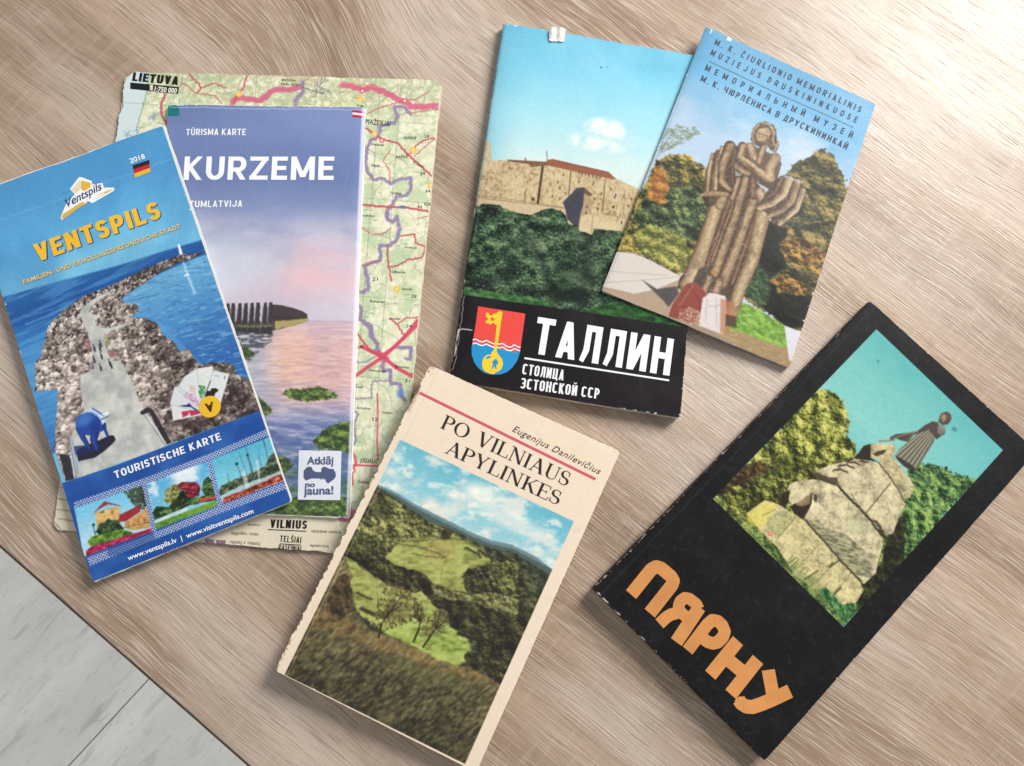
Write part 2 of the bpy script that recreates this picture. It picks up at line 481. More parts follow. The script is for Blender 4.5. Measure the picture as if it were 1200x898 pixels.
class Strokes:
    """letters drawn as strokes; every stroke sits a hair above the last"""
    def __init__(s): s.v = []; s.f = []; s.z = 0
    def poly(s, pts):
        n = len(s.v); s.z += .002
        s.v += [(x, y, s.z) for x, y in pts]; s.f.append(tuple(range(n, n + len(pts))))
    def seg(s, x0, y0, x1, y1, w, w2=None):
        w2 = w if w2 is None else w2
        dx, dy = x1 - x0, y1 - y0; L = math.hypot(dx, dy)
        if L < 1e-6: return
        nx, ny = -dy / L, dx / L
        s.poly([(x0 + nx * w / 2, y0 + ny * w / 2), (x0 - nx * w / 2, y0 - ny * w / 2), (x1 - nx * w2 / 2, y1 - ny * w2 / 2), (x1 + nx * w2 / 2, y1 + ny * w2 / 2)])
    def arc(s, cx, cy, rx, ry, a0, a1, wf, n=18):
        """wf(angle) = stroke width"""
        s.z += .002
        b = len(s.v)
        for i in range(n + 1):
            a = R_(a0 + (a1 - a0) * i / n); w = wf(math.degrees(a)) / 2
            c, q = math.cos(a), math.sin(a)
            s.v += [(cx + (rx + w) * c, cy + (ry + w) * q, s.z), (cx + (rx - w) * c, cy + (ry - w) * q, s.z)]
        for i in range(n): s.f.append((b + 2 * i, b + 2 * i + 1, b + 2 * i + 3, b + 2 * i + 2))
    def path(s, pts, w, round_ends=False):
        for (a, b) in zip(pts[:-1], pts[1:]): s.seg(*a, *b, w)
        use = pts if round_ends else pts[1:-1]
        for (x, y) in use:
            s.poly([(x + w / 2 * math.cos(t * math.pi / 8), y + w / 2 * math.sin(t * math.pi / 8)) for t in range(16)])

def flat(name, key, pts, mat, parent, lift=.08, label=None, uv=False):
    """flat printed shape cut to an outline and laid on the cover"""
    P = np.array(pts, float)
    Z = hgt(key, P[:, 0], P[:, 1]) + lift
    it = ITEMS[key]
    uvs = np.stack([P[:, 0] / it['w'] + .5, P[:, 1] / it['h'] + .5], -1)
    o = mesh_obj(name, (np.column_stack([P, Z]) * MM).tolist(), [tuple(range(len(P)))], mat, parent, uvs, smooth=False)
    if label: o['label'] = label
    return o
def ribbon(name, key, p0, p1, w, mat, parent, lift=.09):
    p0, p1 = np.array(p0, float), np.array(p1, float); n = 14
    d = (p1 - p0) / np.hypot(*(p1 - p0)); nn = np.array([-d[1], d[0]]) * w / 2
    vs = []
    for i in range(n + 1):
        p = p0 + (p1 - p0) * i / n
        for q in (p + nn, p - nn): vs.append((q[0] * MM, q[1] * MM, (float(hgt(key, *q)) + lift) * MM))
    return mesh_obj(name, vs, [(2 * i, 2 * i + 1, 2 * i + 3, 2 * i + 2) for i in range(n)], mat, parent)
# ------------------------------------------------------------------ stroke-built capitals (bold sans and a high-contrast serif)
LOOK = dict(zip('АВЕКМНОРСТ', 'ABEKMHOPCT'))
def glyph(S, ch, x, W, CW):
    """draw one capital with its left edge at x; returns its advance width"""
    ch = LOOK.get(ch, ch)
    acc = {'Č': 'C', 'Š': 'S', 'Ē': 'E', 'Ū': 'U', 'Й': 'И', 'Ё': 'E', 'Ž': 'Z'}.get(ch)
    h = W * .84; wd = W * 1.04
    if ch == ' ': return CW * .5
    if ch == '.': S.seg(x, h / 2, x + W, h / 2, h); return W
    if ch == ':': S.seg(x, h / 2, x + W, h / 2, h); S.seg(x, .6, x + W, .6, h); return W
    if ch == '-': S.seg(x, .42, x + W * 1.8, .42, h); return W * 1.8
    g = acc or ch
    w = {'I': W, 'M': CW * 1.3, 'Ю': CW * 1.35, 'Ы': CW * 1.3, 'E': CW * .86, 'L': CW * .82, 'T': CW * .95, 'Д': CW * 1.12, 'S': CW * .9, 'Ц': CW * 1.05, 'P': CW * .94, 'F': CW * .85}.get(g, CW)
    if g == 'T' and False: pass
    l, r, b, t = x + W / 2, x + w - W / 2, h / 2, 1 - h / 2
    X1 = x + w
    st = lambda xx, y0=0, y1=1: S.seg(xx, y0, xx, y1, W)
    hb = lambda x0, x1, y: S.seg(x0, y, x1, y, h)
    dg = lambda x0, y0, x1, y1, k=1.0: S.poly([(x0 - wd * k / 2, y0), (x0 + wd * k / 2, y0), (x1 + wd * k / 2, y1), (x1 - wd * k / 2, y1)])
    rx = (w - W) / 2; cx = x + w / 2; ww = lambda a: h + (W - h) * abs(math.cos(R_(a)))
    ry = min(rx * 1.15, .5 - h / 2)
    def rnd(a0, a1, top): S.arc(cx, (t - ry) if top else (b + ry), rx, ry, a0, a1, ww)
    def bowl(xs, y0, y1, dirn=1):
        k = (y1 - y0) / 2; xb = (r - k * .8) if dirn > 0 else (l + k * .8)
        xb = max(xb, l) if dirn > 0 else min(xb, r)
        hb(xs, xb, y0) if dirn > 0 else hb(xb, xs, y0); hb(xs, xb, y1) if dirn > 0 else hb(xb, xs, y1)
        q = (r - xb) if dirn > 0 else (xb - l)
        S.arc(xb, (y0 + y1) / 2, q, k, -90 if dirn > 0 else 90, 90 if dirn > 0 else 270, ww)
    if g == 'A': dg(x + wd / 2, 0, cx, 1, .95); dg(X1 - wd / 2, 0, cx, 1, .95); hb(x + w * .24, X1 - w * .24, .26)
    elif g == 'B': st(l); bowl(l, b, .52); bowl(l, .52, t)
    elif g == 'C': rnd(25, 180, 1); st(l, b + ry, t - ry); rnd(180, 335, 0)
    elif g == 'Э': rnd(0, 155, 1); st(r, b + ry, t - ry); rnd(205, 360, 0); hb(x + w * .35, r, .5)
    elif g == 'D': st(l); bowl(l, b, t)
    elif g in 'EF': st(l); hb(l, X1, t); hb(l, X1 - w * .08, .51); (hb(l, X1, b) if g == 'E' else None)
    elif g == 'H': st(l); st(r); hb(l, r, .51)
    elif g == 'I': st(l)
    elif g == 'J': st(r, b + ry); rnd(180, 360, 0)
    elif g == 'K': st(l); dg(l, .40, X1 - wd / 2, 1); dg(l + w * .16, .56, X1 - wd / 2, 0)
    elif g == 'L': st(l); hb(l, X1, b)
    elif g == 'M': st(l); st(r); dg(x + wd / 2, 1, cx, .12, .9); dg(X1 - wd / 2, 1, cx, .12, .9)
    elif g == 'N': st(l); st(r); dg(x + wd / 2, 1, X1 - wd / 2, 0)
    elif g == 'И': st(l); st(r); dg(x + wd / 2, 0, X1 - wd / 2, 1)
    elif g == 'O': rnd(0, 180, 1); st(l, b + ry, t - ry); st(r, b + ry, t - ry); rnd(180, 360, 0)
    elif g == 'P': st(l); bowl(l, .42, t)
    elif g == 'R': st(l); bowl(l, .44, t); dg(l + w * .34, .44, X1 - wd / 2, 0)
    elif g == 'S': k = (.5 - h / 2) / 2; S.arc(cx, .5 + k, rx, k, 18, 270, ww); S.arc(cx, .5 - k, rx, k, 90, -162, ww)
    elif g == 'З': k = (.5 - h / 2) / 2; S.arc(cx, .5 + k, rx, k, 158, -90, ww); S.arc(cx, .5 - k, rx, k, 90, -158, ww)
    elif g == 'T': st(cx); hb(x, X1, t)
    elif g == 'U': st(l, b + ry); st(r, b + ry); rnd(180, 360, 0)
    elif g == 'V': dg(x + wd / 2, 1, cx, 0, .95); dg(X1 - wd / 2, 1, cx, 0, .95)
    elif g == 'У': dg(X1 - wd / 2, 1, x + w * .36, 0); dg(x + wd / 2, 1, cx + w * .06, .34)
    elif g == 'Z': hb(x, X1, t); hb(x, X1, b); dg(x + wd * .6, h * .8, X1 - wd * .6, 1 - h * .8)
    elif g == 'Л': st(r); hb(x + w * .24, X1, t); S.seg(x + W * .95, 1, x + W * .9, .3, W * .9, W * .9); S.seg(x + W * .9, .32, x + W * .35, 0, W * .9, W * .7)
    elif g == 'Д': st(r - W * .2, h); hb(x + w * .24, X1 - W * .2, t); dg(x + w * .14 + wd / 2, h * .9, x + w * .3 + W / 2, 1, .9); hb(x, X1, b); S.seg(x + W * .35, -.14, x + W * .35, h, W * .7); S.seg(X1 - W * .35, -.14, X1 - W * .35, h, W * .7)
    elif g == 'Ц': st(l); st(r - W * .25); hb(l, X1, b); S.seg(X1 - W * .3, -.14, X1 - W * .3, h, W * .6)
    elif g == 'Ч': st(r); st(l, .5, 1); hb(l, r, .45)
    elif g == 'П': st(l); st(r); hb(l, r, t)
    elif g == 'Ь': st(l); bowl(l, b, .56)
    elif g == 'Ы': r0 = r; r = x + w * .62; st(l); k = (.56 - b) / 2; hb(l, r - k * .6, b); hb(l, r - k * .6, .56); S.arc(r - k * .6, (b + .56) / 2, k * .6, k, -90, 90, ww); st(r0)
    elif g == 'Ю': st(l); hb(l, x + w * .4, .5); rx = (w * .62 - W) / 2; cx = X1 - w * .31; ry = min(rx * 1.15, .5 - h / 2); rnd(0, 180, 1); rnd(180, 360, 0); S.seg(cx - rx, b + ry, cx - rx, t - ry, W); S.seg(cx + rx, b + ry, cx + rx, t - ry, W)
    if ch in 'ČŠŽ': S.seg(cx, 1.06, cx - W * .9, 1.24, W * .5); S.seg(cx, 1.06, cx + W * .9, 1.24, W * .5)
    if ch in 'ĒŪ': S.seg(x + w * .2, 1.14, X1 - w * .2, 1.14, h * .6)
    if ch == 'Й': S.arc(cx, 1.25, w * .2, .12, 180, 360, lambda a: h * .55)
    if ch == 'Ё': S.seg(cx - W * .9, 1.15, cx - W * .2, 1.15, h * .7); S.seg(cx + W * .2, 1.15, cx + W * .9, 1.15, h * .7)
    return w
def stext(key, string, pts, mat, parent, name='lettering', W=.2, CW=.62, gap=.12, lift=.1, build=True):
    S = Strokes(); x = 0
    for ch in string: x += glyph(S, ch, x, W, CW) + (gap if ch != ' ' else gap * .5)
    co = np.array(S.v)
    if co.shape[0]: co[:, 2] *= .25
    return place(key, co, S.f, pts[0], pts[1], pts[2], mat, parent, name, lift, cap=1.0, x0=0, x1=x - gap)
def serif_glyph(S, ch, x, K=.125, T=.04):
    """K thick stem, T hairline"""
    sf = lambda c, y, n=.11: S.seg(c - n, y, c + n, y, T)
    w = {'P': .60, 'O': .74, 'V': .70, 'I': .26, 'L': .58, 'N': .74, 'A': .72, 'U': .70, 'S': .50, 'Y': .68, 'K': .70, 'E': .60, ' ': .40}[ch]
    X = x + w; c = x + w / 2; y1 = 1 - T / 2; y0 = T / 2
    D = lambda xa, ya, xb, yb, k: S.poly([(xa - k / 2, ya), (xa + k / 2, ya), (xb + k / 2, yb), (xb - k / 2, yb)])
    ww = lambda a: T + (K * 1.05 - T) * abs(math.cos(R_(a))) ** 1.5
    if ch == 'I': S.seg(c, 0, c, 1, K); sf(c, y0); sf(c, y1)
    elif ch == 'P': S.seg(x + .14, 0, x + .14, 1, K); sf(x + .14, y0, .13); S.seg(x, y1, x + .3, y1, T); S.arc(x + .28, .74, .24, .24, -90, 90, ww); S.seg(x + .14, .5, x + .3, .5, T)
    elif ch == 'O': S.arc(c, .5, w / 2 - .06, .48, 0, 360, ww, 32)
    elif ch == 'V': D(x + .1, 1, c, 0, K * 1.1); D(X - .1, 1, c, 0, T * 1.3); sf(x + .1, y1); sf(X - .1, y1, .1)
    elif ch == 'A': D(x + .1, 0, c, 1, T * 1.3); D(X - .1, 0, c - .02, 1, K * 1.1); sf(x + .1, y0, .1); sf(X - .1, y0); S.seg(x + .2, .33, X - .2, .33, T)
    elif ch == 'L': S.seg(x + .14, 0, x + .14, 1, K); sf(x + .14, y1, .13); S.seg(x, y0, X, y0, T); D(X - .03, 0, X - .01, .26, T)
    elif ch == 'E': S.seg(x + .14, 0, x + .14, 1, K); S.seg(x, y0, X - .02, y0, T); S.seg(x, y1, X - .05, y1, T); S.seg(x + .14, .52, X - .16, .52, T); D(X - .03, 0, X, .24, T); D(X - .07, 1, X - .05, .78, T); S.seg(X - .17, .42, X - .17, .62, T)
    elif ch == 'N': S.seg(x + .12, 0, x + .12, 1, T * 1.2); S.seg(X - .12, 0, X - .12, 1, T * 1.2); D(x + .12, 1, X - .12, 0, K * 1.15); sf(x + .12, y0, .1); sf(x + .06, y1, .08); sf(X - .12, y1, .1)
    elif ch == 'U': S.seg(x + .14, .3, x + .14, 1, K); S.seg(X - .12, .3, X - .12, 1, T * 1.2); sf(x + .14, y1, .13); sf(X - .12, y1, .1); S.arc((x + .14 + X - .12) / 2, .3, (w - .26) / 2, .28, 180, 360, lambda a: T + (K - T) * max(0, -math.cos(R_(a))))
    elif ch == 'S': k = .24; S.arc(c, .5 + k, w / 2 - .07, k, 25, 270, lambda a: T + (K - T) * max(0, math.cos(R_(a - 215)))); S.arc(c, .5 - k, w / 2 - .05, k, 90, -155, lambda a: T + (K - T) * max(0, math.cos(R_(a - 35)))); S.seg(X - .09, .68, X - .09, .95, T); S.seg(x + .06, .05, x + .06, .32, T)
    elif ch == 'Y': S.seg(c, 0, c, .48, K); D(x + .1, 1, c - .02, .44, K * 1.05); D(X - .1, 1, c + .03, .44, T * 1.3); sf(c, y0); sf(x + .1, y1); sf(X - .1, y1, .1)
    elif ch == 'K': S.seg(x + .14, 0, x + .14, 1, K); sf(x + .14, y0, .13); sf(x + .14, y1, .13); D(x + .18, .42, X - .12, 1, T * 1.3); D(x + .3, .58, X - .11, 0, K * 1.15); sf(X - .12, y1, .1); sf(X - .1, y0, .11)
    return w
def serif(key, string, pts, mat, parent, name, gap=.05, lift=.1):
    S = Strokes(); x = 0
    for ch in string: x += serif_glyph(S, ch, x) + gap
    co = np.array(S.v); co[:, 2] *= .25
    return place(key, co, S.f, pts[0], pts[1], pts[2], mat, parent, name, lift, cap=1.0, x0=0, x1=x - gap)
# ------------------------------------------------------------------ the setting: floor and table
def wood_mat():
    m, nt, b = nodes('sonoma_oak')
    N = nt.nodes.new; Lk = nt.links.new
    tc = N('ShaderNodeTexCoord')
    def mapping(scale, src=None, loc=(0, 0, 0)):
        mp = N('ShaderNodeMapping'); mp.inputs['Scale'].default_value = scale; mp.inputs['Location'].default_value = loc
        Lk(src or tc.outputs['Object'], mp.inputs['Vector']); return mp.outputs[0]
    def noise(vec, detail=3, rough=.5, dist=0.0):
        n = N('ShaderNodeTexNoise'); n.inputs['Scale'].default_value = 1; n.inputs['Detail'].default_value = detail
        n.inputs['Roughness'].default_value = rough; n.inputs['Distortion'].default_value = dist
        Lk(vec, n.inputs['Vector']); return n.outputs[0]
    def mth(op, a, c, d=None):
        n = N('ShaderNodeMath'); n.operation = op
        for i, q in enumerate((a, c, d)):
            if q is None: continue
            if isinstance(q, (int, float)): n.inputs[i].default_value = q
            else: Lk(q, n.inputs[i])
        return n.outputs[0]
    def rng(v, a, c, lo=0., hi=1.):
        n = N('ShaderNodeMapRange'); n.interpolation_type = 'SMOOTHSTEP'
        for i, q in zip((1, 2, 3, 4), (a, c, lo, hi)): n.inputs[i].default_value = q
        Lk(v, n.inputs[0]); return n.outputs[0]
    def mixc(fac, A, B, mode='MIX'):
        n = N('ShaderNodeMix'); n.data_type = 'RGBA'; n.blend_type = mode
        if isinstance(fac, (int, float)): n.inputs[0].default_value = fac
        else: Lk(fac, n.inputs[0])
        for i, q in ((6, A), (7, B)):
            if isinstance(q, tuple): n.inputs[i].default_value = (*q, 1)
            else: Lk(q, n.inputs[i])
        return n.outputs[2]
    # bend the grain: slow wander of the y coordinate along x
    wv = noise(mapping((2.4, 5.5, 1), loc=(3.3, 1.7, 0)), 2, .45)
    wv2 = noise(mapping((16, 22, 1)), 2, .5)
    dy = mth('ADD', mth('MULTIPLY', mth('SUBTRACT', wv, .5), .030), mth('MULTIPLY', mth('SUBTRACT', wv2, .5), .007))
    sp = N('ShaderNodeSeparateXYZ'); Lk(tc.outputs['Object'], sp.inputs[0])
    gy = mth('POWER', mth('DIVIDE', mth('SUBTRACT', sp.outputs[1], .36), .15), 2.0)
    step = mth('TANH', mth('DIVIDE', mth('SUBTRACT', sp.outputs[0], -.05), .038), 0)
    arch = mth('MULTIPLY', mth('MULTIPLY', step, .022), mth('EXPONENT', mth('MULTIPLY', gy, -1.0), 0))
    dy = mth('ADD', dy, arch)
    cb = N('ShaderNodeCombineXYZ'); Lk(sp.outputs[0], cb.inputs[0]); Lk(mth('ADD', sp.outputs[1], dy), cb.inputs[1])
    g = cb.outputs[0]
    rings = noise(mapping((1.0, 26, 1), g), 3, .6)
    rings2 = noise(mapping((2.5, 140, 1), g, (7, 3, 0)), 3, .6)
    fine = noise(mapping((30, 1150, 1), g), 2, .5)
    pores = noise(mapping((38, 1250, 1), g, (11, 5, 0)), 2, .5)
    pores2 = noise(mapping((34, 1200, 1), g, (1, 15, 0)), 2, .5)
    saw = noise(mapping((300, 45, 1), None, (2, 9, 0)), 2, .5)
    patch = noise(mapping((3.0, 9.0, 1), g, (5, 2, 0)), 3, .55)
    zone = noise(mapping((5.0, 7.0, 1), None, (9, 4, 0)), 3, .55)
    col = mixc(rng(rings, .3, .7), (0.245, 0.158, 0.098), (0.45, 0.328, 0.235))
    col = mixc(rng(rings2, .4, .7, 0, .35), col, (0.50, 0.385, 0.285))
    col = mixc(rng(patch, .44, .66, 0, .72), col, (0.58, 0.485, 0.41))
    col = mixc(rng(patch, .46, .28, 0, .55), col, (0.225, 0.155, 0.105))
    col = mixc(mth('MULTIPLY', rng(fine, .48, .62), .33), col, (0.21, 0.145, 0.10))
    col = mixc(mth('MULTIPLY', rng(pores, .52, .60), rng(zone, .38, .6, .2, .52)), col, (0.66, 0.55, 0.46))
    col = mixc(mth('MULTIPLY', rng(pores2, .58, .67), .44), col, (0.13, 0.088, 0.062))
    col = mixc(mth('MULTIPLY', rng(saw, .52, .7), rng(zone, .6, .42, 0, .14)), col, (0.60, 0.50, 0.42))
    Lk(col, b.inputs['Base Color'])
    ht = mth('SUBTRACT', mth('MULTIPLY', fine, .5), mth('MULTIPLY', rng(pores2, .55, .7), .8))
    ht = mth('ADD', ht, mth('MULTIPLY', rng(pores, .55, .65), .5))
    bp = N('ShaderNodeBump'); bp.inputs['Strength'].default_value = .5; bp.inputs['Distance'].default_value = .00022
    Lk(ht, bp.inputs['Height']); Lk(bp.outputs[0], b.inputs['Normal'])
    Lk(rng(rings2, .3, .7, .36, .5), b.inputs['Roughness'])
    b.inputs['Specular IOR Level'].default_value = .55
    return m

def floor_mat():
    m, nt, b = nodes('pale_floor_laminate')
    N = nt.nodes.new; Lk = nt.links.new
    tc = N('ShaderNodeTexCoord')
    def noise(scale, detail, loc, rough=.55, dist=0.):
        mp = N('ShaderNodeMapping'); mp.inputs['Scale'].default_value = scale; mp.inputs['Location'].default_value = loc
        Lk(tc.outputs['Object'], mp.inputs['Vector'])
        n = N('ShaderNodeTexNoise'); n.inputs['Scale'].default_value = 1; n.inputs['Detail'].default_value = detail
        n.inputs['Roughness'].default_value = rough; n.inputs['Distortion'].default_value = dist
        Lk(mp.outputs[0], n.inputs['Vector']); return n.outputs[0]
    def rng(v, a, c, lo=0., hi=1.):
        n = N('ShaderNodeMapRange'); n.interpolation_type = 'SMOOTHSTEP'
        for i, q in zip((1, 2, 3, 4), (a, c, lo, hi)): n.inputs[i].default_value = q
        Lk(v, n.inputs[0]); return n.outputs[0]
    def mixc(fac, A, B):
        n = N('ShaderNodeMix'); n.data_type = 'RGBA'; Lk(fac, n.inputs[0])
        for i, q in ((6, A), (7, B)):
            if isinstance(q, tuple): n.inputs[i].default_value = (*q, 1)
            else: Lk(q, n.inputs[i])
        return n.outputs[2]
    c = mixc(rng(noise((3, 9, 1), 4, (1, 2, 0)), .35, .7), (0.66, 0.665, 0.64), (0.82, 0.82, 0.79))
    c = mixc(rng(noise((14, 60, 1), 5, (4, 2, 0), .65, .6), .52, .74, 0, .55), c, (0.42, 0.43, 0.415))
    c = mixc(rng(noise((60, 190, 1), 3, (4, 7, 0), .6), .56, .72, 0, .35), c, (0.38, 0.39, 0.38))
    c = mixc(rng(noise((5, 34, 1), 4, (8, 7, 0), .6, .8), .62, .68, 0, .40), c, (0.34, 0.355, 0.345))
    Lk(c, b.inputs['Base Color']); b.inputs['Roughness'].default_value = .5
    return m

def box_mesh(name, x0, x1, y0, y1, z0, z1, mat, parent, bev=0.0):
    """box with a chamfered upper rim"""
    b = bev
    vs = []
    for (z, d) in ((z0, 0), (z1 - b, 0), (z1 - b * .3, b * .3), (z1, b)) if b else ((z0, 0), (z1, 0)):
        vs += [(x0 + d, y0 + d, z), (x1 - d, y0 + d, z), (x1 - d, y1 - d, z), (x0 + d, y1 - d, z)]
    L = len(vs) // 4; fs = [(3, 2, 1, 0), tuple(range(4 * L - 4, 4 * L))]
    for k in range(L - 1):
        for i in range(4):
            j = (i + 1) % 4; fs.append((4 * k + i, 4 * k + j, 4 * k + 4 + j, 4 * k + 4 + i))
    return mesh_obj(name, vs, fs, mat, parent, smooth=False)

FLOOR_Z = -0.75
grout = plain('joint_grey', (120, 122, 120), .8, .2)
tile_m = floor_mat()
fl = bpy.data.objects.new('floor', None); COL.objects.link(fl)
J0 = [(-552.3,-266.2)][0]; J1 = [(-457.1,-157.9)][0]
fl.location = (J0[0] * MM, J0[1] * MM, FLOOR_Z)
fl.rotation_euler = (0, 0, math.atan2(J1[1] - J0[1], J1[0] - J0[0]))
tag(fl, kind='structure')
box_mesh('underlay', -2.6, 2.6, -2.0, 2.0, -.012, -.0022, grout, fl)
first = None
for r in range(-4, 4):
    for c in range(-2, 2):
        x = c * 1.28 + (0.30 if r % 2 else -0.25)
        if first is None:
            first = box_mesh('floor_tile', .0006, 1.2794, .0006, .3994, -.0021, 0, tile_m, fl, .0012)
            o = first
        else:
            o = first.copy(); COL.objects.link(o)
        o.location = (x, r * .4, 0)

A = [(-251.4,4.3)][0]; B = [(-120.2,-99.9)][0]
tb = bpy.data.objects.new('table', None); COL.objects.link(tb)
tb.location = (A[0] * MM, A[1] * MM, FLOOR_Z)
tb.rotation_euler = (0, 0, math.atan2(B[1] - A[1], B[0] - A[0]))
tag(tb, 'table with a light brown oak grain top under all the books and maps', 'table')
oak = wood_mat()
edge_m = plain('edge_band_brown', (120, 98, 78), .5, .4, .2, 150)
leg_m = plain('leg_metal', (150, 152, 152), .35, .5)
box_mesh('table_top', -.55, .85, .0006, .75, .75 - .025, .75, oak, tb, .0012)
box_mesh('edge_band', -.55, .85, -.0004, .0004, .75 - .0252, .75 - .0012, edge_m, tb)
for (x, y) in ((-.49, .06), (.79, .06), (-.49, .69), (.79, .69)):
    box_mesh('leg', x - .025, x + .025, y - .025, y + .025, 0.0005, .7249, leg_m, tb, .002)

# ------------------------------------------------------------------ shared paper and ink
white = plain('white_ink', (238, 240, 242), .4)
paper = plain('paper_white', (226, 224, 216), .75, .2, .05, 600, .2)
cream_pages = plain('paper_cream', (206, 192, 166), .85, .15, .12, 700, .3)
yellowed = plain('paper_yellowed', (205, 196, 178), .85, .15, .12, 700, .3)
black_ink = plain('black_ink', (24, 24, 28), .5, .3)

# ================================================================== MAP OF THE COUNTRY (largest, underneath)
def build_big_map():
    a = Art('L', 4, (222, 226, 196))
    n = a.noise(6, 1, octv=4); n2 = a.noise(2.2, 2, octv=3)
    a.img = a.ramp(n * .6 + n2 * .4, [(.3, (196, 205, 160)), (.46, (215, 218, 182)), (.6, (232, 231, 205)), (.8, (238, 228, 206))])
    f = a.noise(9, 5, octv=5) + (a.noise(1.6, 6) - .5) * .35
    a.put(np.clip((f - .53) * 18, 0, 1), (170, 196, 150), .75)
    f = a.noise(3.2, 8, octv=3)
    a.put(np.clip((f - .62) * 20, 0, 1), (166, 188, 146), .55)
    # brown-green shaded land near the northern edge
    top = np.clip((a.V - (a.h / 2 - 26)) / 10, 0, 1) * (a.noise(1.5, 12) > .47)
    a.put(top, (150, 158, 112), .55)
    a.fill([(-42.7,131.3),(23.3,131.5),(28.6,127.6),(10.1,127.9),(-5.5,128.5),(-34.6,128.6)], (188, 158, 128), .5, soft=3)
    # sea at the western edge
    sea = [(-93.6,134.3),(-76.3,135.5),(-75.4,115.3),(-76.6,103.6),(-78,93.1),(-73,77.9),(-86.1,51.7),(-113,15.3),(-122.1,14.8)]
    a.fill(sea, (196, 216, 222), soft=.8, rough=1, rscale=4)
    a.line(sea[1:6], .35, (84, 110, 120), wob=.4)
    a.specks(300, (120, 150, 110), .25, 3, .4)
    rs = np.random.RandomState(4)
    # minor roads and rivers wandering everywhere
    for i in range(330):
        p = np.array([rs.uniform(-a.w / 2, a.w / 2), rs.uniform(-a.h / 2 + 28, a.h / 2)]); th = rs.uniform(0, 6.28); pts = [p]
        for k in range(rs.randint(4, 12)):
            th += rs.normal(0, .45); p = p + rs.uniform(1.5, 3.5) * np.array([math.cos(th), math.sin(th)]); pts.append(p)
        c = [(70, 66, 74), (110, 84, 84), (120, 150, 176), (150, 70, 70)][rs.choice(4, p=[.45, .2, .15, .2])]
        a.line(pts, rs.uniform(.12, .28), c, .6, soft=.2)
    for x in ([(-56.8,120.7),(-14.6,123.6),(20,125.9),(55.7,128.3),(67.3,129.1)]): a.line([(x[0], a.h / 2), (x[0] + 3, -a.h / 2 + 30)], .22, (60, 64, 66), .7)
    for y in ([(69,108),(72.9,60.9),(70.6,4.5),(74.3,-39.6)]): a.line([(-a.w / 2, y[1]), (a.w / 2, y[1] - 2)], .2, (60, 64, 66), .6)
    # county border, violet
    vio = (120, 100, 150)
    for pts, w in (([(74.2,111.3),(70.7,115.5),(64.8,115.6),(65.5,112.7),(67.1,109.8),(65.6,105.2),(62.9,105.1),(57.6,102.7),(57.4,96.8),(53,94),(51.6,88.6),(51.3,81.7),(51.6,79.3),(53.3,74.6),(56.8,70.5),(61.2,71.7),(66.4,68.7),(70.2,71.3),(77.3,73.2),(77.8,67),(75.9,62.6),(70.2,61.3),(68.8,56.9),(66,52.9),(65.9,49.1),(66.9,47.3)], 1.9),
                   ([(65.7,51.4),(66.9,47.7),(69.6,46.4),(71.6,49.9),(73.9,42.9),(73,37.7),(71.5,34.8),(68.1,32.7),(63.7,32.4),(64.5,24.1),(56,20.4),(57.2,16.3),(58.9,12.7),(59.4,7.2),(57.4,5.3),(54.3,5.6)], 2.0),
                   ([(55.4,-2.1),(57,-4.7),(56.6,-10.1),(62.9,-13.3),(63,-18.7),(67.2,-22.9),(68,-26.4),(64.6,-27.5)], 1.9),
                   ([(77.3,-24.1),(85,-23.6),(85.4,-28.9)], 1.7),
                   ([(78.6,-24.2),(85.3,-23.8),(85.4,-30.3),(82.5,-29.9)], 1.6),
                   ([(58.7,-12.4),(63.3,-14.2),(64.3,-20.1),(67.4,-22.9),(67.8,-26.9)], 1.8), ([(70.6,-31.7),(71.6,-37.5),(75.3,-36.8),(76.4,-44.1),(81.2,-44.3),(81.7,-49.6),(84.3,-52.4)], 1.9),
                   ([(55.8,-33.5),(61.6,-33.2),(66.6,-29.9)], .8), ([(56.7,-53),(66.6,-52.4),(66.4,-43.7),(74.8,-42.2)], .8), ([(56.7,-53),(57.8,-59.7),(60.3,-61.5),(59,-67.4),(60.6,-74.9),(58.2,-79.8)], 1.2),
                   ([(11.1,127.4),(12.3,121.1),(9.3,116.7),(8.8,113)], 2.2)):
        a.line(pts, w, vio, .72, soft=.6, wob=.5, seed=3)
    # red frontier band
    red = (196, 70, 110)
    a.line([(33.5,126.6),(39,127),(45.6,124.9),(50.9,127.3),(60.5,122.9),(68.1,119.4),(73.9,116.2),(89.3,117.8)], 3.4, red, .75, soft=.9, wob=.7)
    a.line([(33.4,128.1),(42.5,128.7),(57.4,126.7)], .5, (220, 120, 90), .8)
    a.line([(-26.7,111.1),(-24.3,115.5),(-10.7,114.3),(-4.7,121.1),(4.9,122.2),(10.5,124.2)], 3.2, red, .7, soft=.9, wob=.6)
    a.line([(10.5,124.2),(24.4,120.9)], .5, (70, 60, 60), .8, wob=.4)
    dark_red = (178, 52, 66)
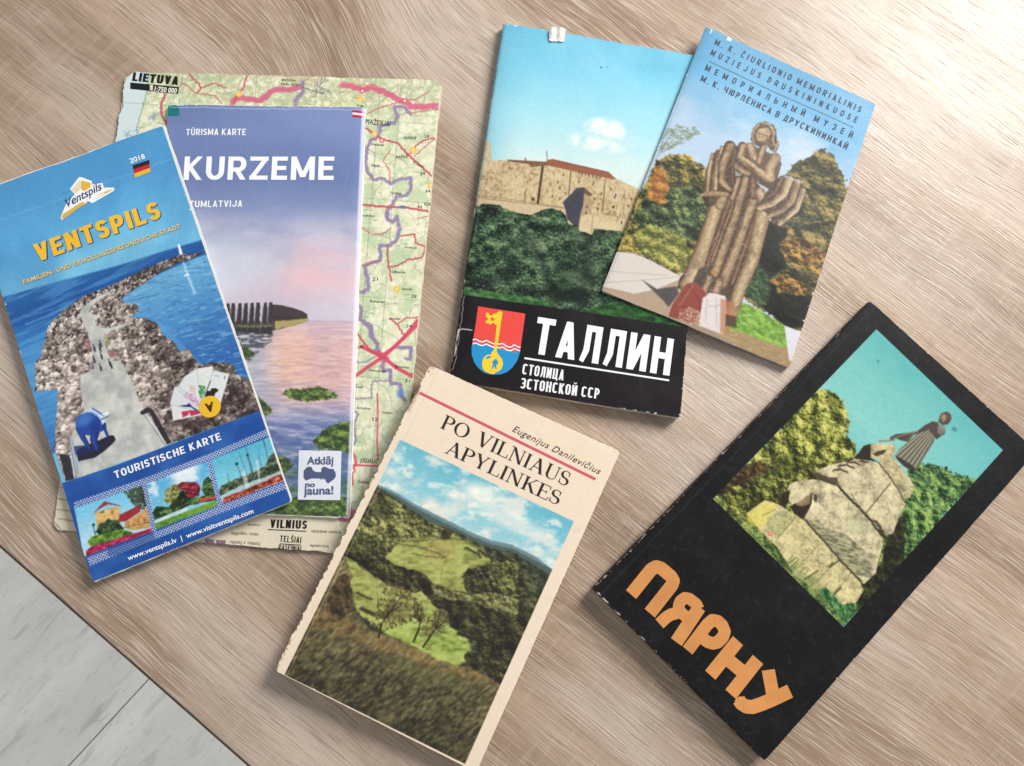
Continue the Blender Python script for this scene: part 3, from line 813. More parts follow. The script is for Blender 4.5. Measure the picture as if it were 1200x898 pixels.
    for pts, w in (([(-54,128.4),(-46.4,122),(-45.5,119.4),(-47.1,116.6)], .9), ([(-45.5,119.4),(-37.8,123.1),(-30.7,120.4)], .7), ([(-20.7,129.6),(-21.2,122.1),(-23.6,117.7),(-25.8,111.7)], .9), ([(-65.2,114.9),(-66.1,107.4),(-64.8,101.2),(-61.8,97.2),(-53.3,73)], 1.2),
                   ([(-57.4,121.8),(-53,121),(-48.5,116.5),(-36.9,115.7),(-32.5,111.3)], .5),
                   ([(49.6,101.2),(59.2,95.4),(68.4,93.6),(75.3,86.2),(83.1,79.9),(89.8,74.1),(89.7,70.2)], 1.1), ([(89.8,98.4),(81.9,95.5),(76.8,90.2),(75.3,86.2)], .9), ([(51.9,55.3),(62.7,55),(76,55.4),(90,53.9)], 1.2), ([(89.7,51.6),(82.8,49.2)], .4),
                   ([(64.3,88.9),(61.2,82.4),(65.3,76.8),(65.9,69.1)], .5), ([(49.7,110.1),(57.5,114.7),(69,119.4),(76.2,120.9),(83.6,126.4)], .5), ([(74.2,111.8),(79.6,113.6),(89.5,115.8)], .5), ([(89.8,98.4),(78.1,85.9)], .5),
                   ([(67.3,32.7),(69.6,20.7),(71.6,12.6)], .9), ([(69.6,20.3),(74.4,21.5),(79.4,25.1),(87.1,26.9),(88.5,31.7),(88.4,33.5),(83,35.1),(82.1,40.2),(74.7,38.8)], .9), ([(72.5,-8.7),(77.1,-11.6),(81.1,-17.6)], .9), ([(77.1,-11.1),(81.1,-7.7),(88,-6.9)], .7),
                   ([(55.1,-17.4),(64.6,-27.5),(70,-29.8)], 1.0), ([(55.1,20.3),(64.5,24.1)], .6), ([(52.7,41.6),(58.8,38.7),(64.9,39.1),(69,43.1)], .5)):
        a.line(pts, w, dark_red, .85, soft=.3, wob=.35, seed=8)
    mot = (206, 36, 74)
    for pts, w in (([(87.3,-8.7),(81.1,-18.1),(76.4,-24.1),(69.1,-29.9)], 1.8), ([(87.7,-10.7),(80.6,-19.1),(70.9,-29.7),(62.8,-36.1),(56.6,-41.4)], 2.0), ([(58.9,-24.9),(70.4,-29.7),(78.1,-35.1),(87.1,-39.5)], 2.1), ([(68.4,-28.3),(72.4,-31)], 3.4), ([(87,-38.5),(90,-40.3)], 2.), ([(69.3,-49.9),(70.6,-59),(71.4,-74.3),(72.8,-84.6)], .8), ([(59,-88.2),(73.1,-87.9)], .9), ([(58.8,-80.7),(61,-84.3),(61.8,-88.1),(59.7,-90.1)], 1.1), ([(59.6,-89.1),(60.9,-98.4)], 1.0)):
        a.line(pts, w, mot, .9, soft=.35)
        if w > 1.5: a.line(pts, .22, (120, 20, 50), .7, soft=.2)
    a.fill([(54.6,-111.7),(60.6,-110.5),(66.9,-111.9),(65.6,-117.2),(55.2,-117.8)], (205, 70, 130), .75, soft=.6, rough=1)
    # round orange town marks
    for c, r in (([(-23.6,117.5)][0], 1.9), ([(54.9,98.1)][0], 1.7), ([(77.3,89.8)][0], 2.1), ([(88.8,69.2)][0], 2.0), ([(45.1,118.8)][0], 1.9), ([(74.8,8.2)][0], 1.9)):
        a.put(a.ell(c, r, r), (232, 178, 62), .95); a.put(a.ell(c, r * .45, r * .45), (240, 220, 160), .7)
    for c in ([(45.7,124.1)][0], [(70.2,119.5)][0], [(60.2,-91)][0], [(59.3,94.5)][0]):
        a.put(a.ell(c, 1.5, 1.5), (214, 40, 60)); a.put(a.ell(c, .8, .8), (240, 220, 220))
    a.put(a.ell([(74.2,55.5)][0], 2.2, 1.0), (70, 90, 150)); a.put(a.ell([(81.6,-49.1)][0], 2.0, 2.4, soft=1.5), (70, 120, 200), .8)
    # streets of a town cut by the frame of the upper edge
    for i in range(26):
        c = np.array([(21.1,124.9)][0]) + rs.normal(0, 3, 2); q = c + rs.normal(0, 2.5, 2); a.line([c, q], .25, (40, 44, 80), .8)
        c = np.array([(-69.4,100.4)][0]) + rs.normal(0, 1.6, 2); q = c + rs.normal(0, 1.5, 2); a.line([c, q], .2, (60, 90, 150), .8)
    for i in range(14):
        c = np.array([(-81.1,88.2)][0]) + rs.normal(0, 2.2, 2); a.line([c, c + rs.normal(0, 2.2, 2)], .4, (90, 130, 170), .8)
    # legend fold along the bottom, cream
    leg = [(-107.6,-99.2),(-72.8,-97.2),(-31.3,-111),(12.9,-115),(54.4,-114.3),(59.7,-146.5),(-102.3,-155.6)]
    a.fill(leg, (214, 202, 178), soft=.2)
    for p in ([(-10,-130.8),(-0.9,-130.3)], [(6,-15.7),(6,-15.7)]): a.line(p, .5, (110, 60, 100), .9)
    for y in range(560, 625, 9): a.line([[(-89.3,-103.4)][0], [(-89.3,-103.4)][0]], .1, (120, 100, 80))
    for (q) in ([(-90.4,-107.9),(-82.3,-109.1)], [(-89.4,-113.9),(-79.6,-115.1)], [(-88.5,-119.5),(-77.1,-120.1)], [(-86.9,-124.1),(-74.6,-125.2)]): a.line(q, .6, (120, 92, 76), .75, soft=.4)
    a.line([(-10.8,-130.3),(-1.2,-130.6)], .7, (96, 50, 100), .9); a.line([(0.1,-132.1),(7.6,-132.7)], .5, (170, 60, 60), .7)
    a.line([(38.6,-130.8),(57,-133.8)], .5, (150, 90, 60), .7)
    for i in range(260):
        c = np.array([rs.uniform(-a.w / 2, a.w / 2), rs.uniform(-a.h / 2 + 32, a.h / 2)]); L_ = rs.uniform(1.5, 4)
        for k in range(int(L_ / .42)): a.line([c + (k * .42, -.28), c + (k * .42 + rs.uniform(-.1, .15), rs.uniform(0, .3))], .16, (66, 62, 66), .75, soft=.2)
    a.img = a.img * .78 + C3((216, 212, 192)) * .22
    a.develop(.5, .02)
    a.rim_wear(.5, (228, 220, 198), 5, 1.6)
    a.scratches(30, (240, 236, 222), 3, .5, 30)
    # grey folds
    for y in (a.h * .17,): a.line([(-a.w / 2, y), (a.w / 2, y - 1)], .5, (244, 240, 228), .5, soft=.8)
    m = printed('country_map_print', a, .6, 0, .35, .3)
    r = root('folded_map', 'L', 'largest folded road map, pale green, lying under the two blue tourist maps', 'map')
    q = [(-88.6,127.1),(89.8,133.8),(85.9,-134.5),(-89,-129.4)]
    def sh(q, dx): c = np.mean(q, 0); return [tuple(np.array(p) * (1 + dx)) for p in q]
    sheet('map_panel', 'L', q, m, r, 0, .25, 1.3, (1.3, .5, .3, .5), .22, 5.5, 3)
    for k in range(2):
        j = [(p[0] + rx, p[1] + ry) for p, (rx, ry) in zip(q, [(.5 - k, -.5), (.1 + .7 * k, -.4), (.6, .2 + .3 * k), (-.3, -.5 + k)])]
        sheet('folded_leaf', 'L', j, yellowed, r, -.27 - .5 * k, .46, 4, (1.2, .7, .5, .5), .3, 4, 31 + k)
    stext('L', 'LIETUVA', [(-84.5,121.5),(-58.6,120.8),(-84.6,126.8)], black_ink, r, 'title_lettering', .24, .56, .1)
    bx = flat('scale_bar', 'L', [(-85.3,120.4),(-57.8,119.6),(-57.7,115.4),(-84.8,116.5)], black_ink, r)
    flat('scale_bar_gap', 'L', [(-74.1,119.7),(-72.3,119.7),(-71.9,116.1),(-73.6,116.2)], yellowed, bx, .4); bx.children[0].parent = r
    text('L', '1:750 000', [(-71.1,115.9),(-58.5,115.5),(-71.4,119)], plain('pale_print', (226, 222, 210), .5), r, 'scale_lettering', .03, lift=.45)
    rows = [('MAŽEIKIAI', [(49.3,104),(63.2,103.3),(49.2,107.3)]), ('AKMENĖ', [(71.4,96.2),(78.6,96.4),(71.3,97.9)]), ('28', [(82.8,97.7),(85.8,97.7),(82.6,99.4)]), ('Viekšniai', [(53.7,91.1),(60.6,91.1),(53.5,92.8)]),
            ('PAPILĖ', [(68.3,84.3),(74.7,85.2),(68.1,85.9)]), ('Tryškiai', [(77.5,82),(83.5,79.5),(77.9,83.5)]), ('34', [(82.6,74.8),(85.2,75.4),(82.4,76.8)]), ('44', [(82.3,55.6),(84.9,55.6),(82.1,57.2)]), ('54', [(86,65.1),(88.7,65.2),(85.9,66.6)]),
            ('KUR', [(86.1,57.3),(89.7,57.3),(86.1,59.3)]), ('14', [(43.9,113.7),(47.1,113.8),(43.7,115.5)]), ('Tirkšliai', [(66.5,62.6),(72.9,62.7),(66.4,64.2)]), ('Seda', [(55.2,78.6),(59.7,78.6),(55.1,80)]), ('Alsėdžiai', [(52.1,48.6),(59.2,48.9),(52,49.7)]),
            ('21', [(61.1,12.2),(64.3,12.3),(60.9,14.1)]), ('28', [(83,4),(85.9,4),(82.8,5.8)]), ('Varniai', [(77.4,7.8),(83.2,8),(77.3,9.3)]), ('Užventis', [(71.6,17.2),(78.8,17.3),(71.5,18.8)]), ('Rietavas', [(61.3,-0.1),(69,0),(61.2,1.4)]),
            ('24', [(81.5,-12.7),(84.7,-12.7),(81.4,-11)]), ('Laukuva', [(77.5,31.9),(83.7,31.8),(77.4,33.1)]), ('Kražiai', [(72.5,-9),(78.3,-8.8),(72.4,-7.7)]), ('A197', [(55.5,-26.1),(59.8,-26),(55.4,-24.5)]), ('31', [(83.5,-42.9),(86,-42.9),(83.4,-41.1)]),
            ('Skaudvilė', [(63.9,-37.8),(72.6,-38.2),(63.8,-36.6)]), ('52', [(67.8,-64.5),(70.7,-64.6),(67.6,-62.6)]), ('Eržvilkas', [(59.6,-58.5),(66.7,-58.6),(59.5,-57.3)]), ('Vadžgirys', [(72.8,-60.2),(78.3,-60.1),(72.7,-59.1)]), ('JURBARKAS', [(63.6,-86.8),(72.6,-86.7),(63.4,-84.4)]),
            ('Šakiai', [(63.6,-97.3),(69.2,-97.4),(63.5,-95.7)]), ('Batakiai', [(77.6,-35),(84.8,-35.3),(77.5,-33.8)]), ('Šilalė', [(57.9,-47.3),(61.7,-47.3),(57.8,-46.2)]), ('BROCĒNI', [(-0.3,127.3),(7.3,127.2),(-0.5,128.6)]), ('NAUJOJI', [(-0.4,124.8),(10,124.6),(-0.6,126.2)])]
    texts('L', rows, plain('map_ink', (38, 36, 44), .6, .3), r, 'place_names', .0, kind='stuff')
    rows = [('VILNIUS', [(20.9,-122.5),(39.7,-122.1),(20.8,-118.3)]), ('TELŠIAI', [(26.6,-129.3),(37.5,-129.4),(26.3,-126.1)]), ('RASEINIAI', [(26.4,-133.2),(37.9,-133.2),(26.1,-130.7)])]
    for s_, p_ in rows: stext('L', s_, p_, black_ink, r, 'city_lettering', .15 if s_[0] != 'V' else .2, .5, .13)
    ribbon('underline', 'L', *[(20,-123.5),(39.5,-123.3)], .45, black_ink, r); ribbon('underline', 'L', *[(26.7,-130.3),(37.6,-130.3)], .35, black_ink, r)
    rows = [('apgalėki, rytas', [(1.6,-126.9),(15.4,-126.7),(1.4,-125.2)]), ('rajonų ir miestų', [(1.5,-131.4),(16.7,-131.5),(1.3,-129.5)]), ('savivaldybės centrai', [(1.2,-134),(16.9,-133.8),(1,-132.4)]), ('valstybinė reikšmė', [(42,-123.6),(57.3,-123.4),(41.8,-122)]), ('apskritis', [(42.2,-130.7),(51.8,-130.8),(42.1,-129.1)]), ('centras', [(42.5,-133.3),(48.7,-133.4),(42.4,-132)]), ('keliai', [(9.6,-122),(15.6,-121.9),(9.5,-120.9)])]
    texts('L', rows, plain('brown_ink', (84, 72, 62), .6, .3), r, 'legend_lettering', .0, kind='stuff')
    return r
build_big_map()

# ================================================================== KURZEME MAP
def build_kurzeme():
    a = Art('K', 4)
    hz = [(29.6,-10.1)][0][1]; top = a.h / 2; bot = -a.h / 2
    sky = a.grad([(0, (98, 118, 170)), (.12, (108, 126, 178)), (.35, (102, 120, 172)), (.5, (128, 143, 186)), (.62, (160, 165, 198)), (.74, (200, 188, 204)), (.86, (214, 196, 208)), (1, (196, 190, 208))], (0, top), (0, hz))
    a.img = sky
    m = a.ell([(32,116.9)][0], 45, 22, 0, 20); a.put(m, (130, 146, 196), .6)
    cl = np.clip((a.noise(16, 3, 8, 2.5, 4) - .42) * 3.5, 0, 1) * np.clip(([(-2.5,55.1)][0][1] - a.V) / 18, 0, 1)
    a.put(cl, (214, 206, 218), .75)
    pk = np.clip((a.noise(13, 9, 0, 2.2, 3) - .4) * 3, 0, 1) * np.clip(1 - abs(a.V - [(45.8,16.3)][0][1]) / 22, 0, 1) * np.clip((a.U + 12) / 30, 0, 1)
    a.put(pk, (240, 192, 196), .85)
    pk = a.ell([(-17.8,20.6)][0], 26, 16, 0, 14); a.put(pk, (206, 216, 232), .6)
    water = np.clip((hz - a.V) / .4, 0, 1)
    wcol = a.grad([(0, (206, 178, 190)), (.12, (222, 178, 176)), (.3, (226, 176, 168)), (.42, (206, 170, 176)), (.52, (140, 150, 186)), (.62, (104, 124, 170)), (.75, (72, 100, 128)), (.88, (50, 82, 86)), (1, (56, 82, 66))], (0, hz), (0, bot))
    a.put(water, wcol)
    lf = np.clip(1 - (a.U - [(6.1,-35.5)][0][0]) / 16, 0, 1) * water * np.clip((a.V - [(-25.9,-66.5)][0][1]) / 12, 0, 1)
    a.put(lf, (160, 172, 190), .75)
    glow = a.ell([(20.1,-28.8)][0], 11, 16, 0, 9); a.put(glow * water, (246, 190, 160), .6)
    rip = a.noise(.9, 4, 0, 7, 4); d = np.clip((hz - a.V) / (hz - bot), 0, 1)
    a.put(water * np.clip((rip - .54) * 9, 0, 1) * (.25 + .6 * np.clip(d * 2, 0, 1)), (122, 122, 152), .45)
    a.put(water * np.clip((.44 - rip) * 9, 0, 1), (240, 222, 220), .4 )
    rip = a.noise(2.2, 14, -8, 5, 4)
    lo = np.clip((d - .42) * 6, 0, 1) * water
    a.put(lo * np.clip((rip - .52) * 8, 0, 1), (66, 88, 150), .7); a.put(lo * np.clip((.45 - rip) * 8, 0, 1), (196, 196, 214), .55)
    deep = np.clip((d - .68) * 6, 0, 1)
    a.put(deep * np.clip((a.noise(4, 21, 10, 2) - .48) * 8, 0, 1), (44, 84, 52), .75)
    a.put(deep * np.clip((a.noise(3, 24, -10, 3) - .60) * 9, 0, 1), (110, 140, 160), .6)
    # dark reflections below the groyne
    dk = a.poly([(-14.5,-14.9),(10.6,-16.4),(10.9,-21.4),(4.8,-27.3),(-1.3,-33.1),(-13.5,-29.1)], 1.2, 1.5, 2)
    a.put(dk * np.clip((a.noise(.9, 31, 0, 4) - .42) * 7, 0, 1), (52, 60, 62), .85)
    # groyne: posts
    a.fill([(9.7,-1.7),(14.6,-2.1),(21.2,-3.7),(26.1,-5.4),(28.7,-7),(29.1,-10.8),(22.5,-13.1),(10.6,-16.3)], (58, 44, 44), soft=.25, rough=.15)
    a.fill([(11.5,-11),(18.3,-10.5),(28.8,-9.1),(29.1,-11),(21.7,-13.2),(11.7,-15.7)], (190, 176, 96), .85, soft=.6, rough=.5, rscale=.8)
    for i in range(22):
        x = 505 + i * 10.5; p = local_pts = None
    P0, P1 = [(9.7,-1.7),(28.9,-7)]; Q0, Q1 = [(10.6,-16.3),(29.1,-11)]
    for i in range(24):
        t = i / 24.; p = np.array(P0) * (1 - t) + np.array(P1) * t; q = np.array(Q0) * (1 - t) + np.array(Q1) * t
        a.line([p, p * .45 + q * .55], .35, (30, 26, 28), .8); a.line([p + (.35, 0), p * .6 + q * .4 + (.35, 0)], .2, (120, 98, 90), .5)
    for i, (x, y) in enumerate([(-18.6,-1.9),(-16.2,-1.7),(-13.8,-1.6),(-11,-1.4),(-7.5,-1.2),(-4.3,-1.2),(-1,-1),(2.2,-0.9),(6,-0.9),(8.9,-0.8)]):
        w = 1.5
        a.fill([(x - w, y - 14 - i * .35), (x - w * .8, y - 3), (x - w * .55, y + .2), (x + w * .5, y + .3), (x + w * .75, y - 3), (x + w, y - 14 - i * .4)], (44, 38, 42), soft=.3, rough=.3, rscale=1.2)
        a.line([(x - .7, y - 2), (x - .9, y - 11)], .4, (104, 86, 84), .6, soft=.4)
        a.line([(x - 1, y - 11.5), (x + 1, y - 12)], 1.4, (150, 140, 80), .5, soft=.9)
    a.fill([(-18,-10.8),(10.3,-11.8),(10.6,-17.7),(-17.5,-18.3)], (36, 36, 36), .7, soft=1, rough=1.2, rscale=1.6)
    a.line([(-8.1,-14.1),(10.4,-13.5)], .8, (170, 160, 90), .4, soft=1.2, wob=.4)
    # mossy stones
    gcols = [(30, 46, 22), (56, 80, 34), (92, 122, 46), (150, 172, 74)]
    for pts in ([(17.7,-50.2),(20.3,-48.1),(28.3,-47.7),(36.2,-46.1),(41,-47.6),(46.7,-50.8),(46,-52.8),(36.5,-53.7),(30.2,-54.8),(23.8,-53.5),(20.6,-52.2)], [(-5.6,-27.4),(-4.1,-25.5),(-0.9,-26.1),(2.5,-29),(1,-30.6),(-3,-31.3),(-5.5,-29.8)], [(4.7,-51.9),(7.2,-53.5),(13,-58.3),(10.8,-61.9),(8.4,-61.5),(4.9,-55.1)],
                [(34.8,-75.2),(41.2,-68.4),(49.4,-65.3),(55.2,-64),(55.1,-81.8),(48.4,-80.2),(38.3,-79.4)], [(6.8,-54.9),(13,-60),(9.8,-61.7),(6.2,-58.3)], [(16.5,-105.2),(31.2,-103.5),(54.3,-103.5),(54.8,-114.9),(17,-115.1)], [(11,-82),(21.9,-83.7),(25.5,-88.7),(20.7,-92),(12.1,-87)]):
        m = a.poly(pts, .8, 1.3, 1.2); a.foliage(m, gcols, .35, 500, 12, 3, 4)
    a.line([(19,-52.2),(23.9,-54.2),(31.8,-55.1),(46.1,-53.4)], .7, (230, 190, 170), .6, soft=.8, wob=.4)
    a.img = a.img * .87 + C3((146, 148, 162)) * .13
    a.develop(.7, .02)
    # upper left teal square and right small flag
    a.fill([(-55.4,114.5),(-49,114.6),(-48.4,107.5),(-54.8,107.2)], (24, 112, 116), soft=.3)
    a.fill([(47.9,112.5),(54.9,111.9),(54.6,107.7),(47.9,108.2)], (176, 40, 60), soft=.3); a.fill([(48,111.1),(54.9,110.6),(54.7,109.2),(47.9,109.7)], (232, 228, 232), soft=.3)
    # white worn rims
    a.fill([(a.w / 2 - 2.0, a.h / 2), (a.w / 2, a.h / 2), (a.w / 2, -a.h / 2), (a.w / 2 - 1.6, -a.h / 2)], (224, 222, 232), .75, soft=.9)
    a.rim_wear(.5, (226, 228, 236), 5, 1.1, 'TB')
    a.line([(-a.w / 2, top - 1.3), (-10, top - 1.7), (a.w / 2, top - 1.4)], .35, (200, 206, 226), .7, wob=.4)
    a.scratches(14, (200, 206, 230), 3, .35, 18)
    m = printed('blue_lilac_cover_print', a, .30, .40, .5)
    r = root('tourist_map', 'K', 'lilac tourist map with a sunset sea, wooden groyne and white title KURZEME', 'map', 'folded tourist maps')
    q = [(-55.2,114.2),(55.1,114.1),(55.2,-114.1),(-45.1,-110.6)]
    sheet('cover', 'K', q, m, r, 0, .22, 1.4, (.1, .3, .1, .1), .15, .8, 5)
    for k in range(3):
        j = [(p[0] + rx, p[1] + ry) for p, (rx, ry) in zip(q, [(-.2, .5 * k - .2), (.5 * (k == 1), .2), (.5 - .3 * k, -.7 + .3 * k), (0, -.3)])]
        sheet('folded_leaf', 'K', j, paper, r, -.25 - .55 * k, .48, 4, (.4, .4, .3, .5), .3, 1, 41 + k)
    stext('K', 'KURZEME', [(-43.2,69.2),(39.3,70.1),(-44,83)], white, r, 'title_lettering', .21, .72, .14)
    stext('K', 'TŪRISMA KARTE', [(-43.7,95.6),(-10.8,96.3),(-43.9,99.5)], white, r, 'subtitle_lettering', .19, .66, .16)
    stext('K', 'RIETUMLATVIJA', [(-46.1,53.2),(-9.8,53.6),(-46.3,57)], white, r, 'subtitle_lettering', .19, .66, .16)
    dk = plain('slate_ink', (72, 84, 120), .5)
    p = [(28,-80.1),(49.9,-80.3),(50.3,-105.6),(28.7,-105.4)]
    st = flat('discover_badge', 'K', p, plain('badge_grey_white', (216, 218, 228), .4), r, .1)
    text('K', 'Atklāj', [(32.4,-87.3),(46,-87.2),(32.2,-83.3)], dk, r, 'badge_lettering', .03, lift=.14)
    text('K', 'no', [(32.1,-98.9),(37.2,-98.9),(32.2,-96.3)], dk, r, 'badge_lettering', .04, lift=.14)
    text('K', 'jauna!', [(31.5,-102.9),(46.7,-102.5),(31.4,-98.6)], dk, r, 'badge_lettering', .03, lift=.14)
    flat('country_outline', 'K', [(31,-90.6),(32.8,-88.6),(34.8,-88.6),(35.9,-90.6),(37.5,-91.3),(39.9,-91.3),(40.1,-89.1),(41.7,-88.4),(44.1,-89.6),(46.1,-89.6),(47.4,-91.6),(47.6,-93.6),(46.4,-95.2),(43.8,-97.2),(41.7,-95.6),(39,-94.6),(35.1,-94.6),(32.5,-95.6),(31.2,-94.3)], dk, r, .14)
build_kurzeme()

# ================================================================== VENTSPILS MAP
def build_ventspils():
    a = Art('V', 4)
    hor = [(-41.5,47.8),(54.2,39.5)]
    top = a.h / 2; hz = (hor[0][1] + hor[1][1]) / 2
    a.img = a.grad([(0, (76, 146, 196)), (.25, (80, 150, 202)), (.6, (92, 168, 214)), (.9, (120, 190, 222)), (1, (110, 180, 216))], (0, top), (0, hz), .25, 3)
    a.put(np.clip((a.noise(22, 4, 70, 2) - .5) * 4, 0, 1), (66, 132, 188), .45)
    P = [(-59.9,49.2),(-41.5,47.6),(-14.1,44.7),(13.7,42.1),(54.2,39.5),(70.2,37.8),(58.5,-52.8),(-66.7,-40.4),(-99.1,-27.2)]
    sea = a.poly(P, .9)
    sc = a.grad([(0, (38, 94, 156)), (.1, (30, 80, 150)), (.25, (52, 118, 182)), (.45, (78, 146, 200)), (.75, (66, 130, 190)), (1, (40, 92, 168))], (0, hz), (0, hz - 90))
    a.put(sea, sc)
    a.put(sea * np.clip((a.noise(2.2, 7, 4, 9, 4) - .5) * 6, 0, 1), (96, 164, 214), .45)
    rt = a.poly([(4.3,24.1),(25.1,29.5),(52.4,30.9),(65.8,24.9),(58.5,-52.8),(34.4,-29.3),(20.2,2.4),(8.5,13.2)], 1)
    a.put(rt, a.grad([(0, (104, 168, 206)), (.5, (74, 138, 194)), (1, (46, 98, 168))], [(28.9,29.5)][0], [(30,-25.5)][0]))
    a.put(rt * np.clip((a.noise(.8, 8, -8, 6, 3) - .55) * 8, 0, 1), (48, 98, 160), .5)
    a.put(rt * np.clip((a.noise(.7, 18, -8, 6, 3) - .6) * 8, 0, 1), (150, 200, 224), .5)
    a.line([(-46.7,29.6),(-34.5,29.7),(-20.2,30.5)], .5, (150, 200, 228), .6, soft=.8); a.line([(-45.5,33.7),(-30.9,32.3)], .4, (120, 180, 214), .6, soft=.8)
    # mole of concrete blocks
    rock = a.poly([(-51.8,-7.7),(-48,7.2),(-44.8,8.8),(-40.1,16.9),(-36.1,24.3),(-28.4,28.2),(-14.8,32.9),(-3.3,33.3),(7.4,34.1),(26.9,35.5),(40.5,35.7),(52,32.6),(49.7,31.4),(39.1,31.6),(25.1,29.5),(12.8,26.8),(5,24.8),(4.5,21.5),(11.6,17.1),(10.2,14.1),(6.4,12.6),(12.8,8.9),(17.9,3.9),(18.5,-2.9),(22.4,-8.5),(24.4,-15.3),(28.7,-15.1),(30.6,-23.8),(37.5,-31.5)], .3, .5, 1.2)
    rock = np.maximum(rock, a.poly([(-33.8,1.2),(-4.5,-6.3),(24.8,-16),(27.2,-14.8),(29,-22.1),(31.8,-26.5),(37,-26.5),(44.3,-29.7),(47.3,-31.8),(48.1,-38.7),(53.3,-43.5),(54.2,-49.9),(53.8,-60.8),(2.5,-59.5),(-50.9,-58.3),(-51.3,-39.2),(-40.3,-10.4)], .3, .4, 1))
    gy = np.clip(([(-42.3,45.1)][0][1] + 12 - a.V) / 75, 0, 1); grow = .5 + 1.25 * gy
    a.put(rock, (52, 47, 50))
    right = np.clip((a.U - [(-2.9,-31)][0][0]) / 22, 0, 1) * np.clip(gy * 2.2 - .5, 0, 1)
    fld = np.clip(.62 - .34 * right + (a.noise(3, 12) - .5) * .9, 0, 1)
    a.dabs(rock, 9500, .62, [(34, 29, 30), (70, 61, 58), (118, 106, 100), (164, 153, 146), (204, 196, 188)], 5, 2.0, 70, 50, fld, .95, grow, .30)
    vig = a.poly([(10.5,-34.3),(55.2,-47),(54.2,-60.7),(17.1,-58.5),(3.8,-48.8)], 3)
    a.put(vig * np.clip((a.noise(3, 55) - .4) * 5, 0, 1), (52, 38, 38), .55)
    a.put(a.ell([(-9.8,-3.4)][0], 2.4, 1.5, 0, 1), (150, 72, 70), .6); a.put(a.ell([(-9.3,4.4)][0], 1.2, 2.5, 0, 1), (120, 128, 60), .6); a.put(a.ell([(-19.8,6.7)][0], 2, 3.5, 0, 1.5), (150, 100, 96), .5)
    # concrete path
    pc = (186, 188, 182)
    path = a.poly([(-18.3,24.9),(-15,27.4),(-9.1,29.6),(-2.3,30.4),(3.5,30.8),(-1.7,29.1),(-7.9,27.5),(-12.7,25.4),(-13.5,23.7),(-11.5,20.3),(-12.4,15.7),(-11.3,13.2),(-7.1,11.3),(3.8,10.1),(7.1,8.6),(-0.4,8.8),(-9.6,8.9),(-11.3,3.2),(-10.9,-3.9),(-10.3,-6.7),(-6.1,-8.1),(-4.8,-17.3),(-4.1,-27.1),(-30.4,-16.4),(-27.9,-7.9),(-20.2,-6.9),(-19,-1.7),(-18.1,6),(-17.7,13.8),(-18.6,20.2)], .35, .25, 1)
    path = np.maximum(path, a.poly([(-28.2,-8.7),(-19.3,-7.4),(-14.8,-6),(-6,-7.9),(-5.5,-14.7),(-4.3,-17.4),(-3.5,-26.4),(-3.5,-32.9),(-2.6,-36.5),(3.4,-59.8),(2.3,-60.1),(-45.5,-58.9),(-45.4,-50),(-41.5,-36.8),(-36.5,-30.3),(-31.1,-26),(-30.4,-17.6)], .35, .2, 1.5))
    a.put(path, a.ramp(a.noise(5, 33, octv=4), [(.3, (168, 172, 168)), (.7, (204, 204, 198))]))
    a.line([(-18.8,-49.2),(3.2,-50.7)], .2, (150, 150, 146), .7)
    # lighthouse and its reflection
    a.fill([(41.2,41.6),(42.4,41.7),(42.3,35.5),(40.6,35.6)], (226, 232, 238), soft=.3); a.line([(41.2,30.7),(41,24.1),(41.4,12.1)], .9, (170, 206, 230), .7, soft=.9, wob=.3)
    a.put(a.ell([(40.6,23.5)][0], 1.6, .6), (220, 230, 238))
    a.line([(49.2,32.9),(53.4,34.1),(53.4,31)], .4, (90, 90, 100))
    # walkers on the mole
    for (x, y) in [(-13.2,4.5),(-16.9,3.5),(-14.2,2.4),(-14.7,-1.9),(-18.8,-2.2),(-11.7,-7.1),(-16.9,-7.7),(-11.4,-8.7)]:
        a.fill([(x - .5, y - 1.9), (x - .6, y + .4), (x, y + 1.6), (x + .5, y + .4), (x + .35, y - 1.9)], (52, 50, 66), soft=.25); a.put(a.ell((x, y + 1.9), .4, .45), (70, 56, 56))
    # railing and its shade on the right
    a.fill([(-4.9,-38),(-0.6,-36.8),(1.8,-39.6),(5.2,-59),(2.5,-59.5),(-0.6,-40),(-4.8,-39.7)], (40, 38, 46), .95, soft=.3)
    a.line([(-3.6,-39.9),(1.9,-59.6)], .35, (120, 122, 130)); a.line([(-2.1,-40.2),(2.6,-59)], .5, (206, 210, 214), .9)
    # left rail with fence
    a.fill([(-42.8,-36.2),(-41.3,-36.3),(-42.2,-51.3),(-46.5,-59),(-45.4,-50)], (190, 200, 210), .8)
    a.line([(-42.6,-36.3),(-45.1,-58.5)], .4, (90, 100, 120)); a.line([(-41.5,-36.8),(-43.8,-56.9)], .3, (110, 120, 140))
    a.fill([(-49.9,-42.9),(-45.2,-45.9),(-46.4,-58.5),(-50.7,-57.8)], (34, 32, 40), .9, soft=.5, rough=.4)
    # blue painted cow on a dark plinth, seen from behind
    a.fill([(-41.8,-50.6),(-41.7,-47),(-40.6,-44.8),(-35.3,-44.3),(-28.2,-44.2),(-22.5,-43.9),(-20.8,-44.9),(-20.6,-47.3),(-22.4,-48.5),(-27.6,-50.6),(-33.1,-52)], (38, 36, 54), soft=.25)
    a.fill([(-41.8,-42.2),(-36.2,-43.9),(-31.8,-47.8),(-36.6,-48.5),(-42.2,-46.8)], (30, 46, 104), .8, soft=.5)
    bs = [(0, (22, 40, 104)), (.35, (40, 78, 164)), (.6, (34, 64, 146)), (1, (18, 30, 84))]
